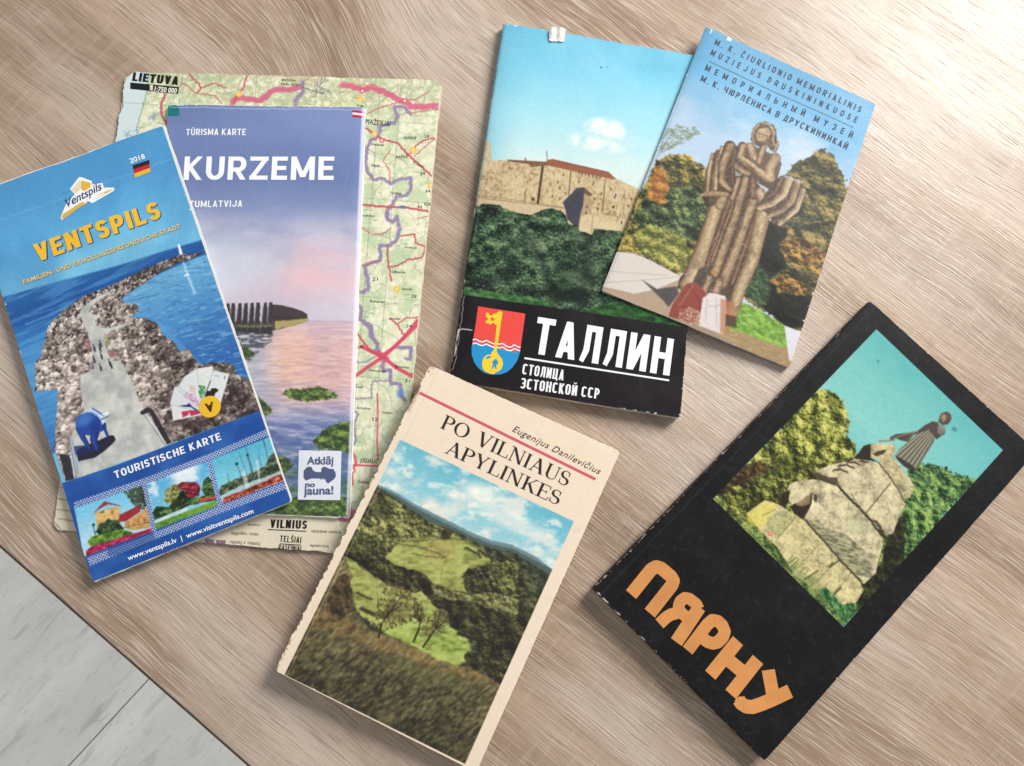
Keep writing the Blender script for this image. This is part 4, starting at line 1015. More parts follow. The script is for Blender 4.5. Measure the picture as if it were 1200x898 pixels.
    a.tube([(-23.8,-37.2),(-24.2,-40.3),(-23.9,-44.1)], 1.9, 1.2, bs); a.tube([(-36.4,-34.2),(-36,-39.7),(-34.6,-46.1)], 3.6, 1.7, bs); a.tube([(-29,-38.3),(-31.1,-42.8),(-31.2,-48.1)], 5.2, 2.4, bs)
    a.tube([(-25.2,-37.7),(-26,-39.5)], 2.8, 1.8, bs)
    a.fill([(-37.6,-31.6),(-36.1,-29),(-33.5,-27.9),(-29.9,-28),(-26.9,-29.8),(-25.1,-32.4),(-24.5,-35.3),(-25,-37.8),(-26.6,-39.8),(-29.5,-40.2),(-33,-39.9),(-35.9,-37.7),(-37.6,-34.8)], (36, 70, 154), soft=.3)
    a.put(a.ell([(-32.6,-31)][0], 4.5, 3.2, 10, 3), (70, 122, 196), .8); a.put(a.ell([(-28.7,-37.4)][0], 2.2, 3.5, 0, 2.5), (26, 48, 122), .7)
    a.line([(-26.9,-31.7),(-25.9,-34.8),(-27.2,-38.5)], .3, (22, 38, 96), .8)
    a.fill([(-30.2,-27.4),(-27.5,-26.6),(-25.4,-28.3),(-23.3,-31.5),(-20,-32.3),(-20.6,-34.3),(-22.7,-34.5),(-23.3,-36.4),(-24.8,-37.3),(-24.8,-34.7),(-26,-31.8),(-27.8,-29.3)], (206, 220, 236), soft=.25)
    a.line([(-27.1,-27),(-24.5,-30.3),(-22.7,-32.9)], .8, (60, 90, 160), .9); a.line([(-28.8,-27.7),(-26.1,-30.7),(-25,-33.5)], .5, (110, 150, 204), .9); a.line([(-24.4,-34.3),(-20.5,-34)], .8, (96, 104, 128)); a.line([(-23,-32.2),(-19.9,-32.1)], .8, (236, 242, 246))
    # fan of banknotes-like cards with round seal
    for i, (q) in enumerate(([(9.5,-48.8),(11.3,-39.1),(25.5,-47.5),(25.8,-51.9)], [(10.6,-39.9),(15.7,-32),(18.4,-33.8),(26.4,-50),(24.5,-50.6)], [(15.9,-32.1),(17.4,-32.6),(22.1,-28.7),(27.5,-46.6),(25,-49)], [(17.6,-32.6),(22.6,-28.7),(29.7,-27.2),(29.1,-45.5),(25.5,-47.5)], [(29.7,-27.2),(38,-29.2),(30.5,-45.2),(25.7,-45.8)], [(37.3,-31.3),(44.5,-36.3),(34.3,-51.1),(27.5,-44)])):
        a.fill(q, (222 - i % 2 * 8, 222 - i % 2 * 4, 220), soft=.2); a.line(q[:3], .22, (140, 142, 150), .8); a.line([q[-1], q[0]], .22, (130, 130, 138), .7)
        a.dabs(a.poly(q, .3), 60, .25, [(190, 204, 198), (226, 226, 222)], i + 9, 2, a=.6)
    a.fill([(15.1,-45.9),(14.7,-49.1),(17.9,-48.9),(18.6,-47.3),(18.9,-50),(24.5,-50.7),(24.1,-49.5),(19.9,-47),(18.7,-46.9)], (196, 48, 84), soft=.25); a.fill([(20.5,-47.6),(24.5,-50.7),(24.7,-50)], (90, 40, 110), soft=.2)
    a.fill([(14.8,-42.4),(19,-43.6),(20.2,-43),(21.2,-45.7),(23.8,-49),(22,-48.2),(20.4,-45.6),(17.2,-44.1)], (40, 50, 108), soft=.25)
    a.dabs(a.poly([(18.8,-37.8),(22,-37),(24.3,-40.1),(25.1,-46.5),(22.6,-46.3),(21.4,-42.4),(18.8,-39.1)], .5, .4), 110, .3, [(150, 60, 130), (214, 150, 190), (176, 90, 150)], 3, 2, 0, 90)
    a.dabs(a.poly([(22.5,-34.1),(26.1,-35.6),(25,-39.1),(22.9,-37.8)], .5, .4), 50, .3, [(206, 150, 120), (220, 190, 160)], 4, 2, 0, 90)
    a.dabs(a.poly([(27.7,-35.8),(31.4,-37.3),(29,-42),(26.5,-44),(26.5,-41)], .4, .3), 90, .35, [(28, 100, 50), (60, 150, 70)], 5, 2, 0, 90); a.dabs(a.poly([(29.3,-29.9),(34.8,-30.8),(32.4,-36.8),(27.9,-35.4)], .4), 60, .25, [(150, 200, 160), (200, 220, 200)], 6, 3, 90, 20, a=.6)
    a.fill([(28.6,-43.2),(30.6,-40.5),(32.6,-41.3),(33.3,-40.3),(34.9,-40.6),(36.5,-42),(35.9,-43.1),(34.4,-43.3),(33.5,-44.7),(30.1,-43.7)], (34, 32, 36), soft=.25, rough=.15, rscale=.8); a.line([(34.2,-36.3),(30.7,-40.5)], .5, (70, 70, 80), .9); a.line([(41.9,-36.4),(41.3,-37.9)], .35, (60, 60, 70)); a.line([(37,-34.3),(39,-35.6)], .3, (120, 130, 130))
    a.develop(.6, .035)
    # lower blue field
    band = [(-59.6,-57.4),(-50.9,-58.3),(-24.1,-59.9),(2.3,-60.1),(53.6,-60.7),(61.8,-61.1)]
    low = a.poly(band + [(70, -130), (-70, -130)], .3)
    a.put(low, a.ramp(a.noise(14, 60), [(.3, (28, 74, 150)), (.7, (44, 96, 170))]))
    def halftone(pts, ang=0):
        m = a.poly(pts, .2)
        c = (pts[0][0], pts[0][1]); p = 1.35
        pat = np.sin((a.U - c[0]) / p * 2 * math.pi) * np.sin((a.V - c[1]) / p * 2 * math.pi)
        pat2 = np.sin((a.U + a.V) / p * math.pi) * np.sin((a.U - a.V) / p * math.pi)
        la = np.abs(np.sin((a.U + a.V) * math.pi / 1.62)); lb = np.abs(np.sin((a.U - a.V) * math.pi / 1.62))
        a.put(m, (30, 62, 140)); a.put(m * np.clip(.5 + (.42 - np.minimum(la, lb)) * 3, 0, 1), (222, 228, 240), .95)
    # three inset photographs
    i1 = [(-50.4,-71.6),(-15,-74.6),(-16,-98.8),(-52.6,-98)]; i2 = [(-13.8,-74.4),(19.9,-75.5),(18.2,-99),(-15.4,-98.5)]; i3 = [(21,-75.4),(54.6,-75.5),(53.4,-100),(19.4,-99)]
    def inset(q, sky0, sky1):
        m = a.poly(q, .25); a.put(m, a.grad([(0, sky0), (1, sky1)], q[0], q[3])); return m
    m1 = inset(i1, (110, 190, 224), (196, 222, 230))
    a.dabs(m1 * a.poly([(-25.4,-73.9),(-15,-74.6),(-15.4,-84.8),(-19.9,-86.9),(-23.3,-79.7)], 1, 1), 220, .6, [(34, 44, 36), (60, 74, 54), (96, 110, 84)], 3, a=.9); a.line([(-16,-77.7),(-18.2,-87.6)], .5, (50, 44, 40))
    def mf(m, q, c, a_=1, s_=.3, r_=0): a.put(m * a.poly(q, s_, r_, 1), c, a_)
    mf(m1, [(-41.3,-78.7),(-29.2,-80.2),(-31,-89.2),(-42.5,-86.5)], a.ramp(a.noise(1.5, 91), [(.3, (190, 148, 88)), (.7, (222, 184, 120))])); mf(m1, [(-41.6,-78.6),(-35.3,-75.3),(-28.7,-80.2),(-34.1,-77.4),(-35.9,-77.1)], (176, 50, 56)); mf(m1, [(-41,-78.3),(-35.6,-75.5),(-34,-77.3)], (172, 48, 54))
    mf(m1, [(-32,-87.8),(-30.4,-84.6),(-19.8,-83.6),(-19.9,-86.9),(-28.1,-88.9)], (150, 44, 50)); mf(m1, [(-28.6,-89),(-19,-87.3),(-15.7,-85.7),(-17.7,-96.6),(-26.9,-94.3),(-29.9,-91.6)], a.ramp(a.noise(1.5, 92), [(.3, (176, 130, 74)), (.7, (214, 170, 108))]))
    for q in ([(-37.9,-79.8),(-37,-80)], [(-38.7,-80.2),(-37.4,-80.4)]): a.line(q, .7, (70, 110, 60), .8)
    for q in ([(-27.6,-91.1),(-27.7,-92.5)], [(-25,-91.2),(-25.1,-92.8)], [(-22.2,-91.4),(-22.3,-93)], [(-19.3,-91.3),(-19.5,-93)], [(-33.4,-81.4),(-33.6,-82.8)]): a.line(q, .6, (110, 76, 48), .8)
    a.line([(-41.6,-78.8),(-35.4,-75.4),(-28.8,-80.4)], .3, (90, 30, 34), .8); a.line([(-29.9,-91.6),(-16.9,-94)], .4, (90, 66, 50), .7)
    a.foliage(m1 * a.poly([(-43.5,-88),(-41.2,-85.1),(-36.3,-84.6),(-32.2,-86.8),(-30.3,-91.5),(-31.8,-94.7),(-41.3,-91.8)], .5, .9), [(16, 30, 18), (44, 66, 38), (110, 130, 80)], .4, 260, 5, 3)
    a.foliage(m1 * a.poly([(-48.8,-91.7),(-46.4,-89.8),(-31,-92.1),(-25.6,-96.3),(-35.1,-96.3),(-47.9,-94.9)], .4, .3), [(40, 80, 30), (90, 130, 40), (150, 180, 70)], .4, 260, 6, 3)
    a.line([(-43.9,-84),(-44.3,-89.7)], .35, (40, 50, 60)); a.put(a.ell([(-43.8,-84.5)][0], .7, .8), (40, 50, 60))
    a.foliage(m1 * a.poly([(-51,-95.6),(-47.8,-94.5),(-25.6,-96.3),(-16.4,-97.1),(-16.1,-99.2),(-51.7,-98.2)], .4, .2), [(120, 24, 56), (196, 40, 92), (220, 90, 130)], .3, 500, 7, 2)
    m2 = inset(i2, (84, 170, 214), (150, 206, 228))
    a.put(m2 * np.clip((a.noise(5, 77) - .48) * 5, 0, 1), (226, 232, 238), .8); a.put(m2 * a.ell([(7.1,-77.7)][0], 8, 4, 20, 3), (232, 236, 240), .8)
    mf(m2, [(-15.9,-95.4),(19.4,-96.1),(19.1,-99.9),(-16.1,-99.2)], (110, 156, 60)); mf(m2, [(-3.8,-93.5),(9.3,-94.4),(16.8,-95),(3.8,-93.7),(-8.9,-94.4)], (210, 200, 186), .9)
    a.foliage(m2 * a.poly([(-14.6,-90),(-11.4,-87.4),(-3.2,-91.8),(5,-90.2),(21.1,-93.8),(20.2,-96.4),(3.8,-93.7),(-7.7,-93.8),(-14.5,-94)], .4, .4), [(16, 34, 18), (50, 84, 40), (120, 150, 84)], .4, 400, 8, 3)
    a.foliage(m2 * a.poly([(12.3,-88.3),(14.6,-84.2),(17.5,-82.9),(19.4,-87.2),(19.5,-91.2),(18.3,-93.6),(13,-92)], .3, .4), [(16, 34, 18), (50, 84, 40), (120, 150, 84)], .4, 220, 9, 2)
    a.foliage(m2 * a.poly([(-6.9,-85.3),(-4.7,-81.3),(0.4,-80.4),(3.5,-82.7),(-0.7,-89.8),(-6.9,-88.3)], .4, .4), [(60, 74, 34), (140, 144, 76), (214, 200, 140)], .4, 220, 10, 2)
    a.foliage(m2 * a.poly([(0.1,-81.3),(4.2,-80.8),(11,-83.6),(12.1,-87.2),(10,-90.8),(5.1,-89.8),(3,-84.5)], .4, .4), [(70, 20, 30), (160, 36, 56), (222, 110, 116)], .4, 300, 11, 2)
    a.foliage(m2 * a.poly([(-5.5,-89.9),(-1,-87.8),(3,-84.5),(5.1,-89.8),(8.8,-90.3),(0.4,-92.3),(-5.2,-91.9)], .4, .4), [(14, 22, 14), (40, 50, 28), (90, 100, 50)], .4, 220, 12, 2)
    a.foliage(m2 * a.poly([(-15.7,-99.4),(-14.2,-96.1),(-4.6,-96.1),(2.7,-97.1),(-2.1,-100),(-15.1,-99.1)], .4, .3), [(60, 100, 30), (96, 146, 50), (130, 170, 70)], .35, 300, 13, 2)
    a.foliage(m2 * a.poly([(9.5,-92.5),(13.7,-92.9),(19,-94.4),(17.7,-95.2),(9.5,-94)], .3, .2), [(190, 60, 50), (220, 100, 80)], .3, 90, 14, 2)
    m3 = inset(i3, (88, 178, 204), (150, 208, 220))
    a.foliage(m3 * a.poly([(19.1,-94),(21.8,-90.2),(27.4,-89.5),(38,-89.8),(46,-89.1),(50.4,-84.8),(53.9,-83.3),(53.1,-91),(52.8,-94.8),(32.8,-93.6),(20.8,-94.7)], .4, .5), [(30, 42, 30), (78, 92, 66), (146, 150, 112)], .4, 420, 15, 2)
    mf(m3, [(19.9,-95.8),(28.6,-94.4),(42.2,-94.5),(52.5,-94.2),(52.3,-96.1),(32,-95.8),(20.4,-97.4)], (186, 190, 186), .9)
    for q in ([(49.1,-74.3),(49.3,-79.4)], [(50,-74.6),(48.1,-89.9)], [(40,-76.6),(38.5,-94)], [(32.8,-82.2),(32.9,-94.7)], [(35.8,-78.9),(35.9,-92.9)], [(39.5,-79.4),(38.4,-90)], [(44.8,-82.6),(43.9,-92.2)], [(26.9,-85.3),(26.1,-91.9)], [(39.7,-84.5),(38.8,-93.1)]): a.line(q, .3, (60, 72, 84), .85)
    for q in ([(35.3,-87.7),(34.6,-95.4)], [(43,-84.9),(41,-95)], [(34.1,-88.2),(33.6,-95.4)]): a.line(q, .9, (220, 230, 232), .7, soft=.8)
    a.put(a.ell([(32.8,-82.4)][0], .8, .8), (30, 50, 70)); a.put(a.ell([(39.4,-80.2)][0], .6, .7), (30, 50, 70))
    a.foliage(m3 * a.poly([(19.8,-99.2),(21.2,-96.3),(29.9,-96.4),(41.6,-96.2),(52.4,-95.9),(52.5,-99.7),(40.5,-99.3),(28.9,-99.4)], .4, .3), [(84, 30, 24), (190, 76, 50), (236, 160, 130)], .35, 500, 16, 2)
    keep = a.img.copy(); a.develop(.7, .10); mm = np.maximum(np.maximum(m1, m2), m3)[..., None]; a.img = keep * (1 - mm) + a.img * mm
    halftone([(-49.9,-69.8),(-13.1,-71.5),(20.5,-72.2),(52.7,-71.2),(52.9,-74.8),(19.5,-75.3),(-14.1,-74.7),(-49.8,-73)])
    halftone([(-51.5,-99),(-16.2,-99.6),(18.3,-99.3),(52.3,-100.4),(52.5,-104.1),(18,-103.1),(-16.4,-103.1),(-51.4,-103.3)])
    halftone([(-15.2,-73.6),(-13,-73.8),(-15.3,-99.5),(-17.6,-99.5)]); halftone([(19.2,-74.7),(21.6,-74.9),(19.5,-100),(17.1,-99.9)])
    a.fill([(-40.4,-97.2),(-17,-99.4),(-17.5,-103.8),(-32.2,-105.1),(-41.9,-102)], (22, 60, 130), .45, soft=.8)
    a.specks(120, (120, 170, 210), .16, 5, .5)
    a.rim_wear(.40, (214, 228, 240), 8, .8)
    a.scratches(18, (150, 196, 226), 3, .3, 22)
    a.line([(-a.w / 2, top - 20), (a.w / 2, top - 21)], .6, (110, 176, 214), .35, soft=1.2, wob=.5)
    m = printed('blue_cover_print', a, .32, .35, .55)
    # print seen on the edges of the folded leaves
    e = Art('V', 4, (226, 226, 220))
    e.dabs(np.ones((e.H, e.W)), 5000, .6, [(180, 70, 70), (226, 226, 220), (150, 190, 210), (236, 236, 230), (200, 200, 150)], 4, 2.5, 90, 20, None, .9)
    em = printed('leaf_edge_print', e, .7, 0, .2)
    r = root('tourist_map', 'V', 'bright blue tourist map with a stone mole in the sea and yellow title VENTSPILS', 'map', 'folded tourist maps')
    q = [(-54.5,111.1),(54.8,111.3),(52.3,-111),(-52.3,-111.3)]
    sheet('cover', 'V', q, m, r, 0, .2, 1.4, (.12, .3, .12, .1), .12, .8, 15)
    for k in range(3):
        j = [(p[0] + rx, p[1] + ry) for p, (rx, ry) in zip(q, [(-.3, .8 - .3 * k), (1.6 - .4 * k, .2 + .2 * k), (.9 - .3 * k, -.1 * k), (.1, -.5)])]
        sheet('folded_leaf', 'V', j, em if k else paper, r, -.24 - .55 * k, .5, 4, (.5, .5, .4, .4), .5, 1, 51 + k)
    gold = plain('golden_ink', (236, 186, 44), .4); navy = plain('navy_ink', (24, 52, 110), .5)
    sp = [(-35.5,62.6),(-35.5,62.6)][0]
    T1 = [(-31.2,60.5),(38.2,59.6),(-32.8,71)]
    sh = [(p[0] + .45, p[1] - .5) for p in T1]
    stext('V', 'VENTSPILS', sh, navy, r, 'title_outline', .25, .66, .12, .08); stext('V', 'VENTSPILS', T1, gold, r, 'title_lettering', .235, .66, .135, .14)
    T2 = [(-41.6,51.3),(46.3,50.1),(-41.3,53.8)]
    t = txt_mesh('FAMILIEN- UND ERHOLUNGSFREUNDLICHE STADT', .03)
    place('V', *t, *[(p[0] + .2, p[1] - .25) for p in T2], navy, r, 'subtitle_outline', .08); place('V', *t, *T2, plain('pale_gold_ink', (214, 196, 130), .4), r, 'subtitle_lettering', .13)
    text('V', '2018', [(31.8,96.2),(40.3,96),(32.2,99.2)], white, r, 'year_lettering', .02)
    stext('V', 'TOURISTISCHE KARTE', [(-26.7,-66.4),(29.7,-67.6),(-27,-62.5)], white, r, 'banner_lettering', .2, .66, .16)
    text('V', 'www.ventspils.lv  |  www.visitventspils.com', [(-32.9,-108),(33,-109.3),(-32.9,-105.5)], white, r, 'web_lettering', .02)
    # small flag: three stripes
    F = [(32.6,94.7),(42,94.3),(40.4,87.4),(31.5,87.3)]
    F = [np.array(p) for p in F]
    for k, c in enumerate([(30, 26, 30), (190, 30, 40), (228, 180, 50)]):
        t0, t1 = k / 3, (k + 1) / 3
        g = flat('flag_stripe', 'V', [F[0] * (1 - t0) + F[3] * t0, F[1] * (1 - t0) + F[2] * t0, F[1] * (1 - t1) + F[2] * t1, F[0] * (1 - t1) + F[3] * t1][::-1], plain('flag_colour', c, .4), r, .1)
    # town emblem: white edged house over a golden brush stroke, with the name written across
    flat('emblem_backing', 'V', [(-12.7,80.3),(-9.5,84.3),(-7,87.3),(-1.7,90),(-3.2,94.2),(3.4,99.1),(5,98.2),(9.2,94.1),(8.9,92),(14.3,90.9),(14.2,88),(19.3,86),(18.9,84.3),(5.8,81.5),(4,83.7),(-12.4,78.6)][::-1], white, r, .09)
    gd = plain('emblem_gold', (222, 176, 62), .45)
    flat('brush_stroke', 'V', [(-12.2,79.9),(-10.9,81.7),(-0.7,84.1),(11,85.3),(18.5,85.6),(17.3,84.8),(8.8,83.5),(-1.4,81.9),(-11.2,79)][::-1], gd, r, .12)
    flat('emblem_house', 'V', [(3.9,96.7),(8.6,93.2),(7.4,90.8),(3.9,90),(2.5,91.9)][::-1], gd, r, .12)
    flat('emblem_house', 'V', [(-2.2,93.8),(2.8,96.7),(3.5,96),(2,91.6),(-2,90.6)][::-1], plain('emblem_pale', (226, 210, 180), .45), r, .12)
    text('V', 'Ventspils', [(-7,84.6),(13.6,87.4),(-7.9,89.4)], navy, r, 'emblem_lettering', .01, shear=.35, lift=.16)
    # round yellow seal with an upside-down letter
    c = [(29.6,-49.1),(25.1,-47.2)]; rad = abs(c[1][0] - c[0][0]) + 1.2; c = c[0]
    sl = flat('round_seal', 'V', [(c[0] + rad * math.cos(t * math.pi / 16), c[1] + rad * math.sin(t * math.pi / 16)) for t in range(32)], plain('seal_yellow', (232, 184, 36), .4), r, .1)
    text('V', 'A', [(31.9,-47.5),(27.5,-47),(31.4,-52.1)], plain('seal_ink', (60, 40, 20), .5), r, 'seal_lettering', .05, lift=.15)
build_ventspils()
# ================================================================== TALLINN BOOKLET
def build_tallinn():
    a = Art('T', 4)
    top = a.h / 2; hz = [(-92,16.8),(-26.6,25)][1][1]
    a.img = a.grad([(0, (84, 172, 208)), (.3, (118, 198, 226)), (.65, (160, 216, 230)), (1, (208, 226, 222))], (0, top), (0, hz), .12, 3)
    a.put(np.clip((-a.w / 2 + 22 - a.U) / 20, 0, 1), (92, 172, 200), .5)
    a.put(np.clip((a.noise(26, 8) - .45) * 3, 0, 1), (150, 212, 234), .4)
    for c, ru, rv, an, al in (([(3,51.1)][0], 10, 5, 5, .8), ([(9.3,49.1)][0], 6, 6, 0, .7), ([(-5.9,41.1)][0], 9, 4, -5, .8), ([(5,39.8)][0], 9, 4, 0, .75), ([(-0.6,52.8)][0], 4, 3, 0, .6)):
        m = a.ell(c, ru, rv, an, 3.5) * np.clip((a.noise(4, 21, octv=4) - .25) * 3, 0, 1); a.put(m, (244, 242, 230), al)
    a.put(a.ell([(4.4,44.8)][0], 9, .9, -6, 1.5), (190, 214, 222), .5)
    a.img = a.img * .86 + C3((186, 204, 206)) * .14
    stone = [(.22, (124, 104, 76)), (.38, (172, 150, 114)), (.5, (196, 176, 138)), (.65, (202, 182, 146)), (.8, (216, 200, 168))]
    sn = a.noise(.9, 5, 90, 1.5, 4) * .65 + a.noise(6, 6) * .35
    st = a.ramp(sn, stone)
    wall = a.poly([(-62,32.8),(-58.7,33.6),(-56.6,22.1),(-47.7,23.4),(-27.8,24.1),(-25.8,23.7),(-13,22.7),(3,22.2),(13.8,21.2),(26.8,17.2),(33.9,-42.7),(-56,-55.6),(-63.5,3.9)], .3, .2, 1)
    a.put(wall, st)
    a.fill([(-47.8,23.9),(-26.7,25.7),(-25.7,26.6),(-25.6,23.7),(-34.1,21.3),(-35.7,23),(-46.9,22.8)], (120, 82, 62), soft=.3); a.line([(-38.1,26.2),(-37.3,23.4)], .6, (90, 60, 50)); a.line([(-26.9,32.2),(-25.7,26.6)], .35, (90, 70, 60))
    a.fill([(-25.8,26.9),(-23,27.9),(8.7,24.8),(13.8,20.9),(11.1,20.8),(-11.6,22.4),(-25.8,23.7)], (142, 88, 66), soft=.25); a.line([(-22.9,27.4),(8.7,24.5)], .3, (96, 60, 48), .8)
    a.fill([(-28.5,23.3),(-27.3,24.2),(-27,-0.6),(-28.4,0.3)], (70, 56, 44), soft=.4); a.line([(-11.9,22.2),(-11.4,5.9)], .4, (110, 84, 56)); a.line([(7.4,20.7),(8,0.3)], .4, (120, 94, 64))
    a.line([(-35.4,7.3),(-35,0.3)], .5, (100, 78, 54)); a.fill([(-31.7,3.6),(-29.6,3.7),(-29.6,1.6),(-31.5,1.6)], (100, 60, 50))
    a.fill([(-62.2,-0.1),(-28.6,-0.1),(-10.1,-0.2),(-10.5,-8),(-62.8,-10)], (196, 176, 144), .85, soft=.5, rough=.4); a.line([(-62.3,0.6),(-28.7,0.6),(-12.9,0.3)], .3, (110, 92, 66), .8)
    rs = np.random.RandomState(2)
    for i in range(50):
        x, y = rs.uniform(500, 880), rs.uniform(700, 840)
    for (x, y) in [(-18.4,14.8),(-16.9,11.5),(-15.9,19.4),(-13.2,8.5),(-7.6,22.1),(-5.6,21.8),(-3.8,21.5),(-1.9,21.1),(0.5,21),(2.5,20.7),(4.5,20.7),(-6.9,16.5),(1.1,16.2),(2.7,8),(6.3,11.3),(11.2,14.9),(18.8,11.7),(22.9,10.9),(22,6.6),(-1.3,3.2),(1.6,0.8),(-16.1,5.2),(-22.4,12.8),(-20.2,6)]:
        a.fill([(x - .35, y - .8), (x + .35, y - .8), (x + .35, y + .8), (x - .35, y + .8)], (88, 62, 44), .9, soft=.25)
    for (x, y) in [(14.2,11.8),(14,4.7),(19.2,-3.7)]: a.fill([(x - .9, y - 1.7), (x + .9, y - 1.7), (x + .9, y + 1.7), (x - .9, y + 1.7)], (226, 214, 190), soft=.2); a.fill([(x - .45, y - 1.2), (x + .45, y - 1.2), (x + .45, y + 1.2), (x - .45, y + 1.2)], (96, 70, 50), soft=.2)
    a.dabs(wall, 1600, .35, [(120, 96, 64), (176, 152, 112), (214, 196, 160)], 7, 2.2, 0, 20, None, .5)
    a.line([(-27.6,1),(-28,21.2)], .9, (66, 52, 42), .8, soft=.5); a.line([(-11.5,8.1),(-12.2,22.3)], .4, (90, 70, 50), .8); a.line([(8.3,1.5),(7.4,19.2)], .4, (90, 70, 50), .8); a.line([(19.7,0.8),(19.1,13.8)], .3, (110, 90, 64), .7)
    a.fill([(-3.3,-3.1),(3.7,-1.5),(5.8,-4.7),(20.1,-5),(19.6,-9.7),(4.1,-9.6),(4,-12.9),(-3.3,-11.9)], (206, 186, 148), .7, soft=.5, rough=.3); a.line([(3.2,-1.8),(3.5,-12)], .4, (120, 96, 66), .8)
    a.fill([(-4.4,11.8),(1.8,10),(0.8,9.2),(2.2,-1.1),(-3.8,-2.6),(-3.8,3.3)], (168, 142, 108), .9, soft=.3); a.fill([(-3.6,13.8),(1.8,10),(-0.3,9),(-3.6,10.4)], (104, 80, 68), soft=.3)
    a.fill([(-14.2,3.2),(-7.4,12.9),(-3.3,13.8),(-2.9,3.4),(-3.8,-2.6),(-3.8,-12),(-7,-8.9),(-10.6,-5.9),(-12.4,-0.3)], (62, 64, 74), soft=.3)
    for (x, y) in [(-10.4,1.2),(-8.5,3.8),(-6.2,7.7),(-0.6,2.6),(-0.8,-1),(13.8,10.4),(13.5,4.7),(5.5,2.3)]: a.fill([(x - .4, y - .7), (x + .4, y - .7), (x + .4, y + .7), (x - .4, y + .7)], (60, 46, 40), .8, soft=.25)
    a.line([(-61.1,-0.6),(-43.4,-0.7),(-27.4,-0.1),(-13.6,-0.2)], .35, (120, 98, 70), .8, wob=.3)
    trees = a.poly([(-63.9,-11.6),(-61.3,-6.3),(-57.7,-4),(-49.2,-3.6),(-43,-5.7),(-35.6,-6.9),(-30.3,-7),(-25.6,-3.2),(-19.9,-1.2),(-15.2,-1.7),(-11.7,-3.7),(-9.4,-8.5),(-5.1,-8.9)] + [(-3.4,-11.9),(3.9,-13.1),(5.1,-9.6),(18.9,-8.7),(31.1,-16.6),(63.3,-58.8),(-61.8,-57.2),(-66,-9.8)], .3, .8, 2)
    g = [(14, 22, 20), (30, 48, 36), (56, 82, 58), (92, 120, 84), (146, 166, 122)]
    a.foliage(trees, g, .5, 8000, 21, 8.5, 1.6)
    for p in ([(-57.1,-57.5),(-59.6,-25.9),(-57.8,-8.1),(-50.7,-3.5),(-41.4,-6.9),(-36.3,-20.2),(-38.1,-38.8),(-44.7,-53.4)], [(-38.4,-52.5),(-34.9,-38.4),(-32.9,-28.9),(-26.8,-25.7),(-19.1,-33.8),(-16.6,-44.9),(-21.1,-52.3)], [(-19.1,-33.8),(-20,-19),(-18.8,-2.4),(-11.7,-6.1),(-2.2,-11.7),(3.3,-21.4),(2.8,-35.2),(-7,-43.5)], [(5,-34.9),(4.4,-21.2),(6.6,-11.6),(15.1,-9.2),(19.9,-13.2),(14.6,-24.3),(11.7,-36.2)]):
        m_ = a.poly(p, 5, 2.5, 4); a.dabs(trees * m_, 500, .32, [(60, 88, 60), (100, 130, 90), (160, 178, 134)], 22, 1.6, 0, 90, a.lit(3, 25), .8)
    a.put(trees * a.poly([(-37.1,-22.6),(-32.3,-17.3),(-25.5,-18.6),(-20,-27.1),(-15.6,-44.7),(-5.9,-52.4),(-12,-55.5),(-20.7,-38.6),(-28.9,-26)], 5, 3, 5), (20, 28, 26), .5); a.put(trees * a.poly([(-2.4,-10.6),(4.1,-9.6),(8.2,-25.3),(6.6,-48.3),(-1.7,-51.8),(2.3,-30.7)], 5, 3, 5), (20, 28, 26), .4)
    a.put(trees * np.clip((a.noise(12, 40) - .55) * 5, 0, 1) , (24, 36, 30), .45)
    a.foliage(a.poly([(-61.6,-53.9),(-48.5,-52.9),(-13.6,-53.6),(-12.4,-56.9),(-61.1,-57.1)], .5, .4), [(40, 72, 40), (64, 112, 60), (96, 140, 84)], .35, 500, 23, 3)
    a.foliage(a.poly([(7.5,-55.2),(20.7,-49),(37.6,-50.9),(63.3,-58),(63.5,-60.2),(2.3,-58.2)], .8, .6), [(24, 50, 24), (40, 84, 40), (60, 110, 54)], .35, 700, 24, 3)
    a.develop(.8, .04)
    band = [(-62.6,-56.3),(63.3,-58.3)]
    a.fill([(-a.w, band[0][1]), (a.w, band[1][1]), (a.w, -a.h), (-a.w, -a.h)], (24, 20, 24), soft=.25)
    a.put((a.V < band[0][1]) * np.clip((a.noise(5, 61, octv=5) - .52) * 4, 0, 1), (44, 40, 44), .3)
    # worn white cracks by the spine
    lft = -a.w / 2
    w1 = [(-60.9,-77.1),(-59.5,-76.1),(-57.5,-75.6),(-53,-75.6)]; a.line(w1, .5, (226, 218, 208), .9, wob=.25)
    a.line([(-60,-57.4),(-59.4,-72.5),(-59.3,-93.8),(-60.1,-98.6)], .35, (206, 196, 188), .75, wob=.35, seed=5)
    a.fill([(-61.2,-77.1),(-59.5,-76.3),(-59.7,-79.7),(-60.4,-83.7),(-59.6,-86.8),(-60.1,-90.8),(-61.9,-91.4),(-61,-87.8)], (222, 210, 198), .9, soft=.3, rough=.35, rscale=.8)
    a.line([(lft + 2.0, top), (lft + 2.1, 20), (lft + 2.2, -30)], .3, (190, 220, 226), .22, soft=.4, wob=.15)
    a.rim_wear(.47, (232, 226, 214), 5, 1.1)
    a.specks(60, (220, 224, 222), .13, 4, .6); a.dabs(np.ones((a.H, a.W)), 25, .18, [(70, 70, 80)] * 2, 9, a=.6)
    a.put(a.ell([(-2.7,87.7)][0], .45, .4), (40, 50, 70)); a.put(a.ell([(0.7,88.5)][0], .25, .25), (40, 50, 70))
    a.scratches(22, (170, 180, 184), 3, .35, 8)
    m = printed('castle_cover_print', a, .36, .08, .22)
    r = root('guide_booklet', 'T', 'booklet with castle under blue sky and white title ТАЛЛИН on a black band', 'booklet', 'guide booklets')
    q = [(-61.7,107.4),(58.8,102.9),(61.8,-107.3),(-60.6,-104.4)]
